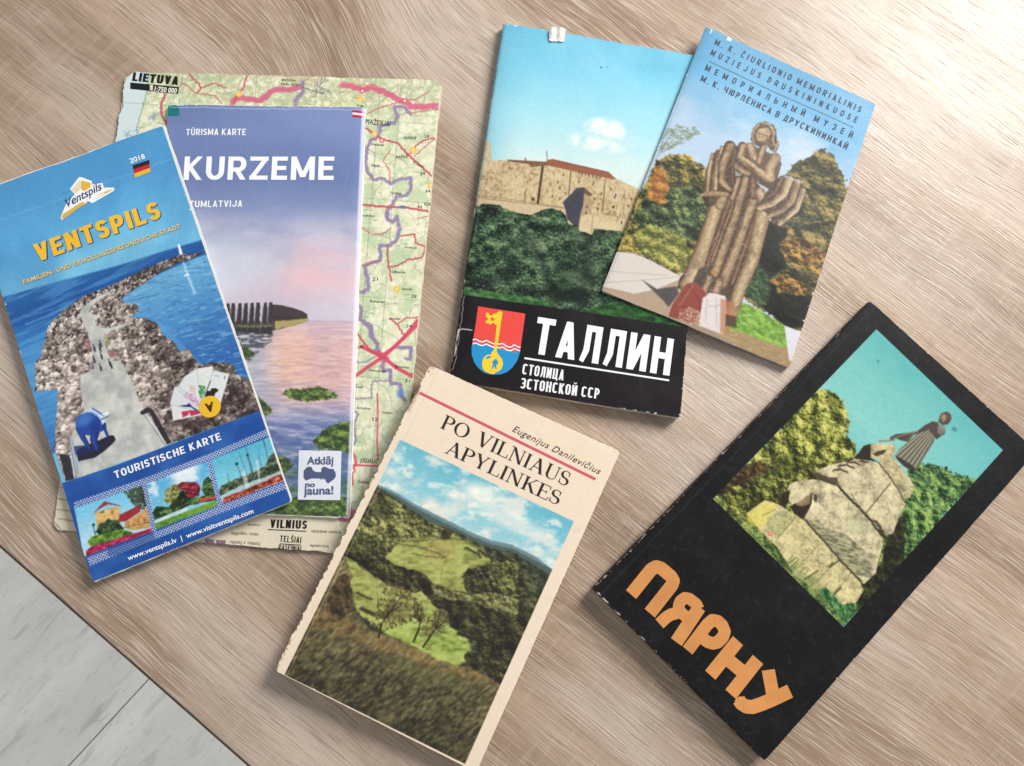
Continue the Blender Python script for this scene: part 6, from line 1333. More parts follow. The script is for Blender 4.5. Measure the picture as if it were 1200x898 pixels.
# ================================================================== VILNIUS BOOK
def build_vilnius():
    a = Art('N', 4, (232, 214, 192))
    a.put(np.clip((a.noise(30, 3) - .4) * 2, 0, 1), (226, 206, 182), .5); a.put(np.clip((a.noise(3, 6, octv=5) - .6) * 6, 0, 1), (216, 196, 170), .3)
    pic = [(-50.3,42.5),(47.3,43.1)] + [(47.9,-83.9),(-49.5,-84.3)]
    TL, TR, BR, BL = [np.array(p) for p in pic]
    P = a.poly(pic, .2)
    save = a.img.copy()
    a.img = a.grad([(0, (104, 178, 196)), (.25, (124, 190, 206)), (1, (190, 212, 214))], (0, TL[1]), (0, TL[1] - 42), .25, 4)
    a.put(np.clip((a.noise(8, 11, 18, 1.8, 5) - .47) * 5, 0, 1), (226, 224, 212), .85)
    a.put(np.clip((a.noise(3.5, 12, 18, 2, 5) - .55) * 6, 0, 1), (240, 236, 224), .7)
    a.put(a.ell([(-0.4,35.3)][0], 9, 5, 0, 5), (240, 236, 222), .8); a.put(a.ell([(18.3,29.6)][0], 18, 4, 0, 4), (232, 230, 220), .7)
    ridge = [(-59.6,18.7),(-49.2,17.3),(-39.7,17.6),(-30.6,16.6),(-19.9,16.4),(-7,16.3),(3.7,16.1),(13.9,16.8),(24,19.3),(38.2,19)]
    a.fill(ridge + [(90, ridge[-1][1] - 12), (90, -100), (-80, -100), (-80, ridge[0][1])], (104, 132, 140), soft=.5, rough=.25)
    a.fill([(-58.7,17),(-48.8,16.4),(-39.1,16.3),(-30,15.3),(-19.1,14.7),(-8.3,14.6),(4.5,14.4),(14.7,15.1),(24.8,17.6),(39,17.3),(71,16),(104.2,-57.1),(-77.2,-141.9),(-148,-14.8)], (74, 92, 86), soft=.5, rough=.35, rscale=1)
    TR_ = [(40, 38, 22), (80, 82, 46), (122, 124, 70), (158, 158, 92), (190, 184, 120)]
    far = a.poly([(-74.3,9.6),(-54.4,16.9),(-15.2,11.3),(-7.6,13.1),(3,13.2),(13.6,13),(25.5,16.1),(40.2,14.8),(62.4,12),(92.2,-53.1),(-81.4,-134.4),(-143.3,-23.2)], .4, .5, 1.5)
    a.foliage(far, [(30, 34, 26), (54, 60, 42), (86, 90, 58), (120, 122, 78)], .4, 4000, 71, 3.5)
    def field(p, seed, c, rough=.7):
        m = a.poly(p, 1.6, rough * 1.5, 1.6); n = a.noise(1.6, seed, 25, 2.2, 5) * .6 + a.noise(6, seed + 1, 25, 2, 3) * .4
        a.put(m, a.ramp(n, [(.3, c[0]), (.48, c[1]), (.62, c[2])])); a.dabs(m, 260, .3, [c[0], c[1], c[2]], seed, 3, 20, 20, a=.5); return m
    G1 = ((106, 110, 56), (146, 152, 80), (176, 178, 102)); G2 = ((104, 118, 50), (150, 168, 80), (176, 190, 104))
    field([(-31.3,-11.8),(-28.9,-4),(-23.1,1.4),(-14.7,5.9),(-7,7.4),(-4.5,11.2),(3.1,10.7),(11,9.7),(19.6,8.1),(14.9,3.7),(9.7,-0.7),(7.9,-5.6),(14.1,-10.8),(37.8,-9.8),(-1.9,-28.5),(-23,-28.3)], 3, G1)
    a.put(a.ell([(-7.3,1.6)][0], 7, 4, 20, 5), (168, 138, 84), .45)
    for p in ([(-26.3,-2.8),(-17.1,2.1),(-10.4,5.8)], [(-17.1,-2),(-9.4,-0.5),(-3.3,-0.1)], [(-19.3,-6.2),(-10.1,-3.4),(-3.1,-0.5)], [(-28.3,-5.2),(-19.3,-2),(-13.6,-0.6)], [(-5.4,8.7),(1,10.7)]): a.line(p, .45, (70, 64, 38), .7, soft=.5, wob=.4)
    a.line([(-3,3.6),(-2.3,-4.3),(-1.5,-10.1)], .35, (120, 104, 60), .6, wob=.3)
    for p in ([(3.5,7.7),(10.7,8.1),(12.4,6.8)], [(10.1,9.3),(17.7,8.8),(18.3,7.5)]): a.line(p, 1.1, (54, 50, 32), .8, soft=.6, wob=.5)
    # wooded slope on the left with sunlit crowns
    hill = a.poly([(-52.7,15.6),(-48.3,15.6),(-37.8,13.7),(-27.2,11.9),(-17.6,11.8),(-11.2,11.7),(-7.9,12.7),(-5,9.9),(-9,7.2),(-14,6.7),(-18.8,3.4),(-24.5,-0.1),(-28.3,-5.2),(-29.6,-11),(-32,-14.7),(-38.6,-18.4),(-51,-25.2),(-51.4,-14.1)], .4, .7, 1.6)
    a.foliage(hill, TR_, .5, 1800, 72, 3.2, 2.2)
    a.foliage(hill * a.poly([(-52.7,15.6),(-37.6,13.3),(-37.2,4.1),(-46.6,1.7),(-51,1.7)], 2, 1.5, 3), TR_[:3], .45, 300, 73, 3, 2.2)
    a.foliage(hill * a.poly([(-51.4,-14.1),(-42.8,-5.9),(-34.2,-6),(-30.5,-13.5),(-48.4,-24)], 1.5, 1.5, 3), TR_[:3], .45, 300, 74, 3)
    a.foliage(a.poly([(-9.7,7.7),(-10.8,10.8),(-9.1,13),(-5.8,10.6),(-5.2,8.3),(-8.7,6.6)], .3, .3), TR_[:2], .4, 60, 75, 3)
    # meadow on the left and the bright one below
    field([(-48.4,-22),(-41,-22),(-31.4,-24.2),(-22.9,-24.2),(-17.9,-25.9),(-3.5,-25.2),(5.6,-31),(2.1,-36.6),(-12.3,-45.4),(-23.2,-44.5),(-31.6,-42.5),(-39.1,-35.9),(-45,-30.6)], 5, G1, 1.0)
    field([(-15,-43.7),(-11,-39.9),(-5.7,-34.5),(-1.5,-26.9),(4.1,-26.1),(13.5,-29.3),(22.6,-29.8),(27.6,-35),(27.9,-40.5),(25,-44.7),(16.6,-47.7),(8,-46.1),(0.1,-46.1),(-7.9,-46),(-14.6,-46.4)], 6, G2, .5)
    # dark belts of wood, lit along their tops
    DK = [(26, 22, 16), (40, 38, 24), (64, 64, 36), (104, 106, 58)]
    belt = a.poly([(-51,-21.1),(-44.6,-17.1),(-36.5,-16.3),(-30,-14.3),(-21.5,-14.4),(-15.1,-12.6),(-10.1,-12),(-4,-14.8),(3.5,-13.8),(11.1,-12.3),(18.4,-10),(24.7,-5.8),(31.1,-3.8),(38.3,-3.5),(49.1,-4.4),(55.2,-60.9),(39.2,-48.9)] + [(40.9,-39.1),(35.8,-38.7),(30.8,-34.4),(28.2,-29),(19.5,-29.3),(13.9,-30.1),(10.1,-24.2),(0.9,-23.8)] + [(-0.5,-22.8),(-6.8,-20.7),(-11.1,-22.7),(-18.7,-24.3),(-24.6,-25),(-30.6,-23.8),(-37.8,-22.1)], .5, 1.0, 2.2)
    a.foliage(belt, DK, .45, 2000, 76, 4.5)
    a.foliage(belt * a.poly([(-4.2,-15.4),(4.7,-14.2),(14.9,-11.5),(24.7,-5.8),(38.3,-3.5),(41.4,-10.1),(30.4,-13.3),(18.2,-14),(7.6,-18),(-0.4,-18.7)], .8, .8), [(60, 56, 34), (104, 104, 60), (140, 142, 88), (170, 170, 110)], .45, 420, 77, 2.6)
    a.foliage(belt * a.poly([(-36,-17.1),(-23.3,-15.2),(-18.6,-16.1),(-20.3,-21),(-28.8,-20.9)], 1, 1), TR_[:3], .45, 120, 78, 2.6)
    cop = a.poly([(8.1,-5),(9.7,-0.7),(14.4,2.6),(18.6,7.1),(23.1,10.8),(30.4,13.2),(41.8,0.2),(34.3,-3.9),(26.4,-5),(19.6,-8.2),(13.6,-11.1),(10.8,-8.3)], .4, .7, 1.6)
    a.foliage(cop, DK, .45, 500, 79, 3); a.foliage(cop * a.poly([(16.2,5.5),(30,14.1),(38.3,-3.5),(28.2,-4.2),(22.4,-0.8)], 1, 1.5), TR_[:4], .45, 300, 80, 2.4, 2.4)
    a.foliage(a.poly([(25.5,-39.7),(26.8,-36.3),(34,-34.8),(40.2,-35.6),(41.6,-40.6),(37.3,-41.7),(29.8,-42.4)], .8, 1), DK, .4, 160, 81, 3)
    a.line([(18.3,-30.9),(28.4,-29.4)], 1.4, (40, 34, 24), .8, soft=.8, wob=.3)
    # rough grass in the foreground
    fg = a.poly([(-48,-22.8),(-40.8,-28.6),(-41.6,-33.1),(-35.7,-38.4),(-29.9,-43.7),(-21.5,-47.8)] + [(-17,-47.5),(-7.7,-46.4),(0.1,-46.1),(7.8,-45.7),(15.9,-46.1),(24.8,-44.3),(30.1,-43.2),(38,-43.2),(45.8,-43.3),(50.8,-45.6),(60,-85.1),(-25.8,-125.2),(-56.9,-85),(-57,-47.3),(-57,-28)], .8, .9, 2.6)
    dn = np.clip((a.V - BL[1]) / 55, 0, 1)
    f = np.clip(.22 + .42 * dn + (a.noise(1.1, 88, 60, 2.2, 4) - .5) * 1.3 + (a.noise(6, 89, 20, 2, 3) - .5) * .5, 0, 1)
    gc = [(42, 38, 26), (78, 72, 48), (112, 104, 68), (154, 142, 98)]
    a.put(fg, a.ramp(f, [(i / 3, c) for i, c in enumerate(gc)])); a.dabs(fg, 4200, .26, gc, 83, 4, 70, 35, f, .6)
    a.put(fg * a.poly([(-81.3,-39.4),(-57,-47.3),(-37.4,-46.6),(-21.4,-48.6),(-7.9,-46),(7.6,-45.3),(26.2,-43.2),(43.2,-41.8),(45,-45.6),(23.6,-50),(-0.1,-51.8),(-18.3,-54.7),(-37,-56.9),(-59,-62.5)], 3, 2, 4) * np.clip(a.noise(2, 5) * 1.6 - .3, 0, 1), (176, 132, 74), .6)
    a.put(fg * a.poly([(-13.2,-55.1),(22.5,-47.7),(42.2,-47.8),(27,-56.8),(-0.6,-60.4)], 4, 2, 4), (110, 112, 64), .3)
    a.foliage(a.poly([(-47.6,-31.8),(-44.2,-28.2),(-37.4,-35.1),(-34.9,-42.1),(-35.8,-48.5),(-40,-52.5),(-45.9,-49.3)], .6, 1, 2), [(40, 34, 24), (80, 66, 44), (130, 100, 64)], .4, 300, 84, 3)
    # bushes with dark trunks and their shade
    a.line([(-35.5,-34.8),(-27.3,-34.4)], .8, (54, 50, 30), .8, soft=.8, wob=.3); a.line([(-30.3,-40.9),(-22.3,-40.1),(-15.5,-38.9)], 1.6, (50, 44, 28), .75, soft=1, wob=.4)
    for p, tr, n in (([(-22.3,-40.1),(-23.9,-32.8),(-24.6,-25),(-19.5,-22.6),(-11.1,-22.7),(-2.7,-26.9),(-3.7,-33.4),(-10.1,-41.4),(-14.8,-44.6),(-19,-44.6)], [(-16.1,-49.2),(-17.7,-43),(-15.4,-30.8)], 420), ([(1.3,-37),(1,-30.2),(4.5,-24.5),(9.6,-23.1),(11.5,-28.2),(9.3,-34.3),(5.8,-39.9)], [(5.7,-43.9),(6.7,-37.5),(8.2,-27.8)], 200), ([(-6.1,-30.5),(-5.2,-24),(-0.6,-26.9),(0.5,-33.4),(-2.9,-35)], [(0.3,-43.5),(0,-36.6),(-2.7,-28.9)], 90)):
        mk = a.poly(p, 1, 1, 2) * (a.noise(1.0, 7) > .47)
        a.dabs(mk, n * 3, .45, [(40, 32, 20), (76, 66, 40), (124, 112, 68), (150, 140, 84)], 85, 2, 70, 60, a=.85)
        b0, b1, b2 = [np.array(q) for q in tr]; a.line([b0, b1], .9, (36, 26, 20), .95); a.line([b1, b2], .5, (36, 26, 20), .95)
        for k in range(14): e = b2 + a.rs.normal(0, 3.2, 2); a.line([b1 * .6 + b2 * .4, (b1 + e) / 2 + a.rs.normal(0, .6, 2), e], .22, (40, 30, 22), .8)
    a.develop(.8, .04)
    a.img = save * (1 - P[..., None]) + a.img * P[..., None]
    # wear: soft rim, stained corner, crease along the spine
    a.rim_wear(.5, (240, 228, 208), 5, 1.4); a.rim_wear(.42, (176, 150, 120), 15, 2.4, 'L')
    c = [(-54,81.5)][0]; a.put(a.ell((c[0], c[1]), 3, 3, 0, 3) * (a.noise(1.2, 9) > .5), (150, 124, 96), .7)
    a.fill([(-56.8,71.9),(-53.2,72.2),(-52.1,67.9),(-52.4,57.5),(-54.8,57)], (168, 140, 112), .6, soft=1.2, rough=.8, rscale=1)
    a.line([(-a.w / 2 + 5.5, a.h / 2), (-a.w / 2 + 6, -a.h / 2)], .3, (206, 186, 160), .6, soft=.6)
    a.specks(140, (196, 172, 144), .14, 5, .5); a.scratches(12, (244, 232, 214), 2, .4, 10)
    m = printed('landscape_cover_print', a, .55, 0, .2, .4)
    r = root('guide_book', 'N', 'cream paperback with green hill landscape and pink line above title PO VILNIAUS APYLINKES', 'book', 'guide books')
    q = [(-53.6,83.9),(54.1,85.5),(54.4,-85),(-54.6,-84.6)]
    sheet('cover', 'N', q, m, r, 0, .35, .9, (1.0, .2, .15, .1), .75, 1.4, 45)
    ins = lambda q, d: [(p[0] + sx * d, p[1] + sy * d) for p, (sx, sy) in zip(q, ((1, -1), (-1, -1), (-1, 1), (1, 1)))]
    block('page_block', 'N', ins(q, .55), cream_pages, r, .36, 6.6, 5, .2)
    sheet('back_cover', 'N', q, m, r, -6.62, .3, 4, (.7, .3, .3, .3), .8, 1.4, 47)
    spine('N', q, r, .3, 6.7, printed('cream_spine_print', spine_art('N', [(0, (214, 196, 168)), (1, (208, 190, 160))], .52, (150, 124, 96)), .7), .7)
    ink = plain('dark_brown_ink', (44, 38, 38), .5, .3)
    ribbon('rule_line', 'N', *[(-52,68.5),(48.5,67.1)], 1.35, plain('pink_ink', (206, 84, 104), .45), r)
    serif('N', 'PO VILNIAUS', [(-34.7,56.8),(36.7,57.3),(-34.6,64.2)], ink, r, 'title_lettering')
    serif('N', 'APYLINKES', [(-26.9,46.3),(36.5,46.8),(-26.9,53.5)], ink, r, 'title_lettering')
    text('N', 'Eugenijus Danilevičius', [(-0.5,71.1),(49.3,70),(-0.6,74.6)], ink, r, 'author_lettering', .0, 1.08, .3)
build_vilnius()

# ================================================================== PÄRNU BOOK
def build_parnu():
    a = Art('P', 4, (22, 21, 23))
    a.put(np.clip((a.noise(11, 3, octv=5) - .45) * 3, 0, 1), (30, 30, 33), .6); a.put(np.clip((a.noise(2, 13, octv=5) - .58) * 5, 0, 1), (64, 64, 68), .25)
    pic = [(-44.6,97.2),(44.3,94.8)] + [(43.6,-31.9)] + [(-45.4,-31.5)]
    P = a.poly(pic, .25); save = a.img.copy()
    TL, TR, BR, BL = [np.array(p) for p in pic]
    a.img = a.grad([(0, (92, 170, 168)), (.3, (112, 182, 176)), (.7, (128, 192, 186)), (1, (110, 180, 184))], TL, (TL[0], TL[1] - 60), .3, 5)
    a.put(np.clip((a.U - TR[0] + 30) / 40, 0, 1), (86, 166, 172), .5); a.put(np.clip((a.noise(2, 9, octv=4) - .6) * 4, 0, 1), (92, 160, 160), .3)
    Y = [(34, 38, 22), (84, 92, 40), (140, 146, 62), (186, 184, 92), (214, 208, 130)]
    tree = a.poly([(-45.6,49.8),(-40.7,53.1),(-34.9,55),(-28.7,53.2),(-21.7,48.2),(-19,43),(-12.4,41.7),(-7.8,38.5),(-8.1,30.3),(-9.3,23.3),(-12.4,14.3),(-18.7,-3.6),(-27.4,-14.3),(-30.7,-31),(-43,-37.7),(-49.4,-32.7),(-47.3,-20.9),(-45,-5),(-45.6,12.2),(-46.2,27.5),(-46.8,43)], .8, 2.4, 1.7)
    a.foliage(tree, Y, .5, 6500, 91, 5.5, 1.6)
    a.foliage(tree * a.poly([(-38.2,3.9),(-30.3,15.8),(-19.8,18.5),(-15.4,11.4),(-24.2,-1.5),(-33.8,-7.2)], 1.5, 2, 3), Y[:3], .45, 600, 93, 4)
    a.foliage(tree * a.poly([(-45.6,-30.8),(-46,-8),(-41.1,0.9),(-35.5,-1.2),(-35.9,-17.1),(-40,-28.9)], 1, 1, 3), [(30, 26, 20), (80, 64, 40), (130, 110, 60)], .4, 600, 94, 3)
    a.line([(-43.8,-30.8),(-40.6,-16.1),(-36.3,3.8)], .6, (90, 56, 44), .8, wob=.4)
    rt = a.poly([(12.4,53.1),(17.3,58),(22.2,63),(29.9,66.8),(35.4,66.5),(40.3,71.5),(45,72.3),(43.8,49.8),(45.9,38.6),(41.9,-3),(46.1,-24.4),(24.7,17.2),(23.7,35.4),(22.4,45.6)], .8, 2.4, 1.7)
    a.foliage(rt, [(24, 40, 24), (50, 84, 50), (84, 124, 72), (130, 160, 84), (168, 184, 100)], .45, 3800, 95, 4.5)
    # lower ground with grasses
    low = a.poly([(-46.7,-30),(-39.3,-31.2),(-27.7,-32.4),(43.2,-31.9),(44.9,10.8),(32.7,28.4),(27.7,16.9)], 1)
    a.foliage(low, [(40, 60, 34), (90, 110, 56), (140, 156, 84), (180, 184, 120)], .45, 2600, 97, 5, 3)
    a.foliage(a.poly([(30.7,15.7),(28.8,33.1),(46.3,12.2),(44.7,-12.6),(43,-24.7),(38,-23.5),(36.8,-8),(36.5,6.5)], .6, .8), [(22, 22, 18), (44, 46, 30), (72, 74, 44)], .4, 900, 98, 4)
    dark = (46, 40, 34)
    T_ = a.noise(1.0, 102, octv=4); B_ = a.lit(7, 101); K_ = 1 - np.clip(abs(a.noise(5, 104, octv=4) - .5) * 22, 0, 1)
    def rockfill(p, c, gain=1.0, rough=.25):
        m = a.poly(p, .35, rough, 1.6)
        v = np.clip(.5 + (B_ - .5) * .7 * gain + (T_ - .5) * 1.0, 0, 1)
        a.put(m, a.ramp(v, [(0, tuple(x * .62 for x in c)), (.35, tuple(x * .88 for x in c)), (.55, c), (1, tuple(min(255, x * 1.13) for x in c))]))
        a.put(m * K_, tuple(x * .62 for x in c), .35)
        a.dabs(m, 60, .22, [tuple(x * .5 for x in c)] * 2, 7, 4, 40, 50, a=.55); return m
    a.foliage(a.poly([(-43.3,-24.3),(-36.9,-5.7),(-28.6,2.8),(-19.1,20),(-9,34.8),(-8,42),(-3.6,41.9),(-1.7,33),(-9.8,-7),(-22.1,-25.4),(-37.7,-33.6)], .8, 1.5, 2), [(34, 34, 22), (80, 84, 42), (136, 140, 66), (190, 188, 100)], .45, 900, 92, 4)
    # ledge of flat slabs at the foot
    rockfill([(-28.3,-24.9),(-26.1,-12.9),(-20.1,-9.9),(-4.7,-6.3),(10.5,-7.4),(34.7,-9.5),(39,-11),(40.5,-20.3),(34.3,-30.1),(22.4,-27.6),(14.5,-29.8),(7.4,-29.7),(-5.4,-26.4),(-17,-26.2)], (204, 192, 142), .5)
    rockfill([(-20,-18.9),(-15.7,-10),(-9.1,-7.8),(-8.1,-21.8),(-15.5,-23.2)], (176, 170, 122), .5)
    a.fill([(-27.9,-25.3),(-25.7,-13.3),(-20.9,-10.7),(-17.6,-22.4),(-22.2,-28.5)], (214, 200, 84), .55, soft=1.8)
    for p in ([(-9.1,-7.8),(-8.9,-23.3)], [(8.1,-11.3),(8.3,-24.3)], [(20.4,-9.2),(18.8,-28.3)], [(29,-9.4),(29.7,-23.2)], [(-19.1,-12.7),(-21.9,-20)]): a.line(p, .4, (128, 114, 78), .75, soft=.35, wob=.2)
    for p, w in (([(20.8,-8.8),(18.7,-15.3)], .9), ([(16.3,-20.6),(14.6,-28.3)], .9), ([(30,-18.6),(29.7,-23.2)], 1.2), ([(4.4,-23.1),(3.1,-29.6)], .6), ([(18.9,-12.2),(19.5,-14.6)], 1.0)): a.line(p, w, (70, 78, 44), .8, soft=.5)
    for i in range(190):
        b = np.array([(3.1,-29.6),(40.7,-29.4)]); t = a.rs.rand(); c = b[0] * (1 - t) + b[1] * t + a.rs.normal(0, 1.2, 2); a.line([c, c + (a.rs.normal(0, .8) + .5, a.rs.uniform(1.5, 7))], .22, [(84, 104, 54), (160, 168, 96), (64, 84, 48), (120, 140, 70)][i % 4], .65)
    a.put(a.ell([(-13,-24)][0], 1.1, 1.1), (206, 96, 74)); a.put(a.ell([(-13,-24)][0], .5, .5), (220, 190, 140))
    a.foliage(a.poly([(22.4,-27.6),(24.7,-23.8),(36,-24),(39.8,-18.8),(42.6,-20.3),(43.4,-30.9)], .8, .8), [(30, 66, 40), (70, 116, 66), (130, 168, 104)], .4, 200, 99, 2.5, 3)
    # boulders, lower to upper
    rockfill([(-19.9,-3.7),(-22.7,1.9),(-21.1,5.8),(-15.7,12.7),(-10.6,16.7),(-5.2,18.8),(5,18.5),(16.6,18.1),(28.8,15.4),(31.2,13.4),(34.7,5.2),(38,-0.3),(37.1,-8.8),(27.6,-7.8),(16.2,-7.6),(6.2,-5.8),(-5.4,-5.6),(-12.7,-5.4)], (202, 190, 152))
    rockfill([(-17.4,16.4),(-15,23.4),(-10.7,30.1),(-5.6,37.5),(2.4,43.3),(10.4,42.2),(21.9,38.6),(26.3,37),(28,29.6),(31.3,21),(29.1,17),(19.5,18.1),(10.8,18.3),(1.4,19.4),(-5.9,19.6),(-11.1,17.4)], (198, 186, 150))
    rockfill([(-0.5,45),(5.6,51.2),(12.2,50.1),(20.9,48.2),(24.6,45.8),(25.5,41),(24.1,38),(16.2,40.4),(7.5,42.3)], (190, 178, 136))
    rockfill([(-7.1,47.6),(1.8,56.6),(4.7,54.9),(5.4,50.6),(1.7,45.7),(-1.7,42.2)], (198, 182, 136))
    bl = a.poly([(-5,-5.2),(-0.3,-1.6),(5.6,-1.9),(15.3,3.3),(23.2,3.9),(30.3,3.7),(35.3,-0.1),(36.5,-5.1),(31.9,-7.9),(21.9,-7.7),(10.5,-7.4),(2.6,-6.5)], .8, .5, 1.6)
    a.put(bl, a.ramp(a.noise(.8, 121, 30, 3, 4), [(.3, (92, 90, 68)), (.5, (146, 144, 112)), (.7, (178, 172, 136))]), .95)
    a.line([(-0.3,-1.6),(5.6,-1.9),(15.3,3.3),(23.2,3.9),(30.3,3.7)], .3, (96, 88, 66), .7, wob=.3)
    a.fill([(-19.2,-9),(-22.1,-3.6),(-20.4,0.1),(-16.9,-5.1),(-16.4,-8.4)], dark, soft=.4, rough=.3); a.fill([(-15.5,-6.7),(-13.7,-2.6),(-11,-0.7),(-11.6,4.8),(-11.5,7.1),(-8,2.3),(-6.4,-3.6),(-6,-6.5),(-10.9,-7.4)], dark, soft=.4, rough=.6)
    a.fill([(-14.1,-3.8),(-12.8,1.3),(-11.5,6.3),(-8.8,1.6),(-10.3,-1.5)], (134, 116, 84), .9, soft=.5, rough=.5); a.fill([(-10.4,7.5),(-8.5,7.8),(-6.5,4.6),(-8.6,4.7)], dark, .8, soft=.4)
    a.fill([(-17.8,16),(-15.5,17.5),(-11.1,18.9),(-7.3,22),(-5.1,20.4),(-6,18),(-11.2,15.8),(-14.9,13.5)], (70, 60, 46), .9, soft=.4, rough=.5)
    a.line([(-4.8,19.2),(4.9,18.6),(16.6,18.1),(26.7,16.3),(30.6,16.6)], 1.1, (50, 44, 34), .9, soft=.4, wob=.3); a.line([(2.9,20.9),(8.7,19.2),(15.9,19)], .6, (96, 88, 66), .7, wob=.5); a.line([(20.3,18.8),(24.6,18.7),(29.9,16.6)], 1.6, (60, 52, 40), .7, soft=.8, wob=.5)
    a.line([(2.4,43.3),(10.4,42.2),(19.4,39.8),(24.1,38)], .7, (84, 76, 58), .85, wob=.3); a.line([(13.9,39.6),(14.8,17.8)], .5, (96, 86, 64), .9, soft=.3, wob=.15); a.fill([(15.1,40.8),(17.8,43.5),(21.7,42.9),(22,40.9),(18,39.9)], (110, 106, 86), .7, soft=.8, rough=.6)
    a.line([(-5,-5.9),(10.3,-7.3),(22.6,-8.5),(35.4,-8.7)], .9, (70, 62, 46), .9, soft=.4, wob=.3)
    for p in ([(-11.3,23.3),(-9.2,26.7),(-5.4,28.1)], [(-10.9,27.1),(-8.4,30.8),(-4.5,32)], [(-9,31.5),(-6.2,34.9),(-3.8,35.5)], [(-4.9,36.7),(-1.6,39.5)]): a.line(p, .9, (64, 54, 44), .8, soft=.4, wob=.3)
    a.fill([(-8,35.6),(-8.1,40.4),(-8.5,44.6),(-6.7,48),(-1.9,42.4),(2.2,43.4),(-2.2,40.2)], dark, soft=.3, rough=.2); a.fill([(-2.4,44.6),(-1.5,47.8),(1.4,51.9),(1.5,48.5),(-0.4,44.8)], dark, .85, soft=.4)
    a.put(a.ell([(2.7,34.4)][0], 4, 1.6, 10, 1.5), (150, 142, 112), .5); a.put(a.ell([(17,11.1)][0], 6, 3, 40, 4), (186, 190, 150), .5)
    # the bronze figure in a pleated skirt, leaning back against the rock
    sk = [(6,52.2),(5.8,58),(6.5,62.7),(7.2,69.6),(8.6,74.1),(11.9,76.4),(14.2,75.6),(16.1,72.4),(17.2,65.5),(18.2,59.3),(19.1,54.3),(17.9,53.5),(14.2,52.3),(9.2,51.7)]
    a.fill(sk, (110, 108, 92), soft=.3)
    A0, A1 = np.array([(6.3,52.9)][0]), np.array([(18.6,54.3)][0]); B0, B1 = np.array([(8.9,73.8)][0]), np.array([(14.5,74.9)][0])
    for i in range(12):
        t = i / 11.; a.line([A0 * (1 - t) + A1 * t, B0 * (1 - t) + B1 * t], .3 if i % 2 else .4, (52, 50, 46) if i % 2 else (176, 172, 146), .9, soft=.25)
    a.fill([(6.4,52.3),(9.5,53.6),(16.8,54.9),(19.1,54.3),(18.2,53.1),(13.2,51.3),(8.4,51.5)], (58, 50, 48), soft=.4)
    a.fill([(-0.6,56.6),(-1.7,58),(-0.6,61.2),(3,65.8),(6.3,70.7),(7,75.5),(8.6,80.3),(11.1,81.8),(13.5,80.1),(16,81.6),(17.4,79.9),(16.5,76.4),(16.4,74.3),(14.2,74.7),(9.9,75.4),(8,70.9),(6.2,67.5),(6.5,62.7),(3.5,60.7),(0.8,59.5),(0.2,56.9)], (74, 62, 58), soft=.3)
    a.line([(-0.2,58.5),(2.6,64),(6.5,70.5)], .7, (150, 130, 110), .7, soft=.5); a.line([(5.8,69.2),(5.5,62.8)], .6, (120, 106, 90), .7, soft=.5)
    a.fill([(12.3,79.9),(12.6,82.3),(15.3,82.9),(16.9,80.5),(16.3,77.8),(14.4,77.3)], (120, 122, 112), .8, soft=.8)
    a.fill([(11,82.2),(9.7,84.5),(9.2,87.6),(10.6,89.8),(13.4,89.8),(15,87.8),(15.4,85.1),(14.1,82.7),(12.4,82)], (82, 68, 62), soft=.3, rough=.3, rscale=.8)
    a.fill([(10.3,84.5),(10.2,87.5),(11.9,87.7),(13.2,85.5),(12.3,83.8)], (168, 140, 110), .8, soft=.6); a.line([(11,84.8),(12,84.7)], .4, (60, 40, 36), .8)
    a.line([(-4.3,52.2),(-0.6,56.6),(0.7,57.9)], .9, (130, 116, 96), .9)
    a.put(a.ell([(19.3,85.2)][0], 1.4, 1.2, 0, 1), (60, 110, 120), .7); a.put(a.ell([(-32.6,84.3)][0], .9, .6, 0, .6), (60, 110, 112), .7)
    a.develop(.8, .035); a.img = save * (1 - P[..., None]) + a.img * P[..., None]
    # wear
    a.rim_wear(.47, (214, 206, 196), 5, .8)
    a.rim_wear(.50, (220, 212, 204), 25, .9, 'L')
    a.scratches(46, (120, 122, 126), 3, .35, 7); a.specks(220, (140, 140, 144), .12, 6, .45)
    a.put(a.ell([(-106.8,55.4)][0], 1, 1), (190, 180, 170), .6)
    a.line([(-a.w / 2 + 4.2, a.h / 2), (-a.w / 2 + 4.4, -a.h / 2)], .4, (58, 58, 62), .6, soft=.5)
    m = printed('black_cover_print', a, .44, .0, .2, .16)
    r = root('guide_book', 'P', 'black paperback with bronze statue on boulders and orange title ПЯРНУ', 'book', 'guide books')
    q = [(-57,106.8),(57.2,107),(57.3,-106.5),(-57.6,-107.2)]
    sheet('cover', 'P', q, m, r, 0, .35, 1.3, (.15, .1, .1, .12), .25, 1.0, 55)
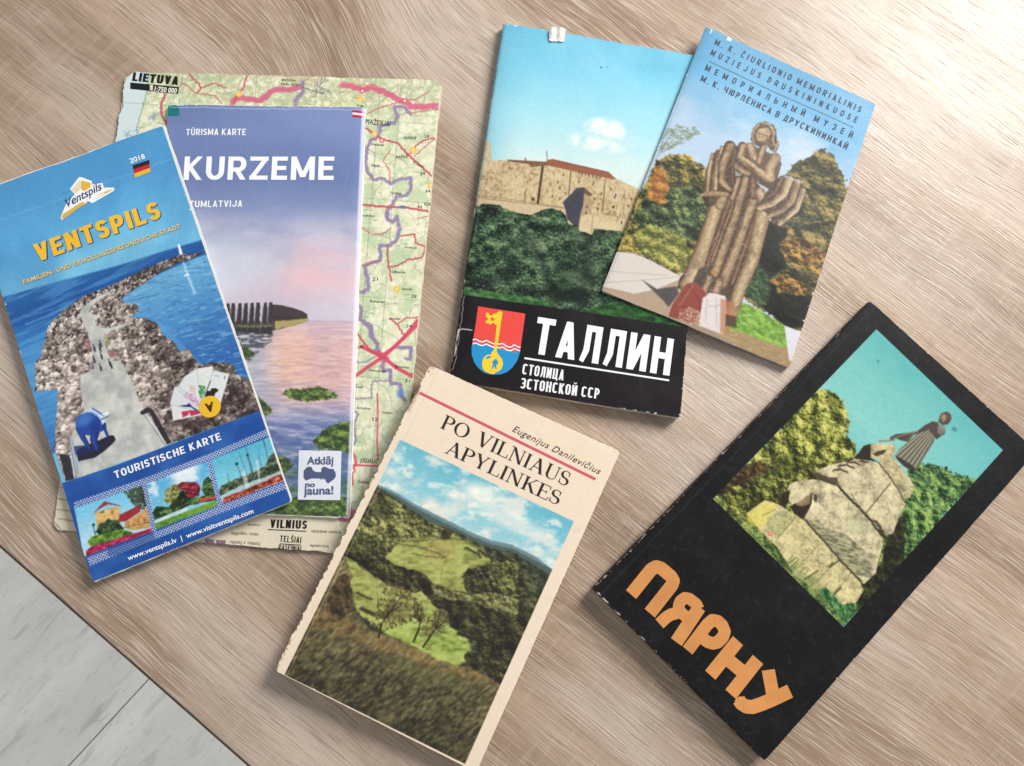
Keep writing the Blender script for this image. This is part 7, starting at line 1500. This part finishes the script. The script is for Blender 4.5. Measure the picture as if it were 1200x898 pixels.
    ins = lambda q, d: [(p[0] + sx * d, p[1] + sy * d) for p, (sx, sy) in zip(q, ((1, -1), (-1, -1), (-1, 1), (1, 1)))]
    block('page_block', 'P', ins(q, .5), yellowed, r, .36, 7.3, 7)
    sheet('back_cover', 'P', q, m, r, -7.35, .35, 4, (.25, .2, .2, .25), .5, 1, 57)
    spine('P', q, r, .2, 7.4, printed('black_spine_print', spine_art('P', [(0, (24, 22, 24)), (1, (28, 26, 28))], .66), .5), .8)
    S = Strokes(); w = 6.5
    S.path([(-42.2,-95.8),(-43.5,-79.7),(-42.6,-76.9),(-40.3,-75.7),(-34.1,-75.2),(-31.9,-75.8),(-30.9,-78.2),(-29.4,-95.7)], w)
    S.path([(-13.5,-76.9),(-15.9,-76),(-20.1,-76.5),(-22.1,-77.9),(-22.6,-80.6),(-21.6,-83),(-19.7,-84.4),(-16.3,-84.3),(-12.3,-82.7)], w * .88); S.path([(-13.8,-75.9),(-10.6,-96.4)], w); S.path([(-19.1,-84.6),(-21.5,-88.7),(-22.2,-91.2),(-22.5,-96)], w * .9)
    S.path([(-3.9,-95.4),(-5.4,-79.5),(-5.1,-76.1),(-2.8,-74.4),(0.1,-74.3),(3,-75.6),(4.1,-78.2),(4,-81.9),(2.6,-84.1),(0.1,-85.4),(-2.7,-85.7)], w * .92)
    S.path([(11.9,-96),(10.6,-74.2)], w); S.path([(25,-95.5),(23.6,-73.8)], w); S.path([(11.9,-84.5),(23.6,-83.4)], w)
    S.path([(30.5,-73.9),(39.1,-80.4),(40.7,-81.3)], w); S.path([(44.7,-73.7),(41.4,-82.1),(38.8,-88.1),(36.6,-92.3),(34.1,-94.4),(31.5,-95),(29.5,-94.6)], w)
    co = np.array(S.v); Z = hgt('P', co[:, 0], co[:, 1]) + .09 + co[:, 2] * .15
    mesh_obj('title_lettering', (np.column_stack([co[:, :2], Z]) * MM).tolist(), S.f, plain('orange_ink', (204, 138, 76), .45, .5, .1, 60), r, smooth=False)
build_parnu()
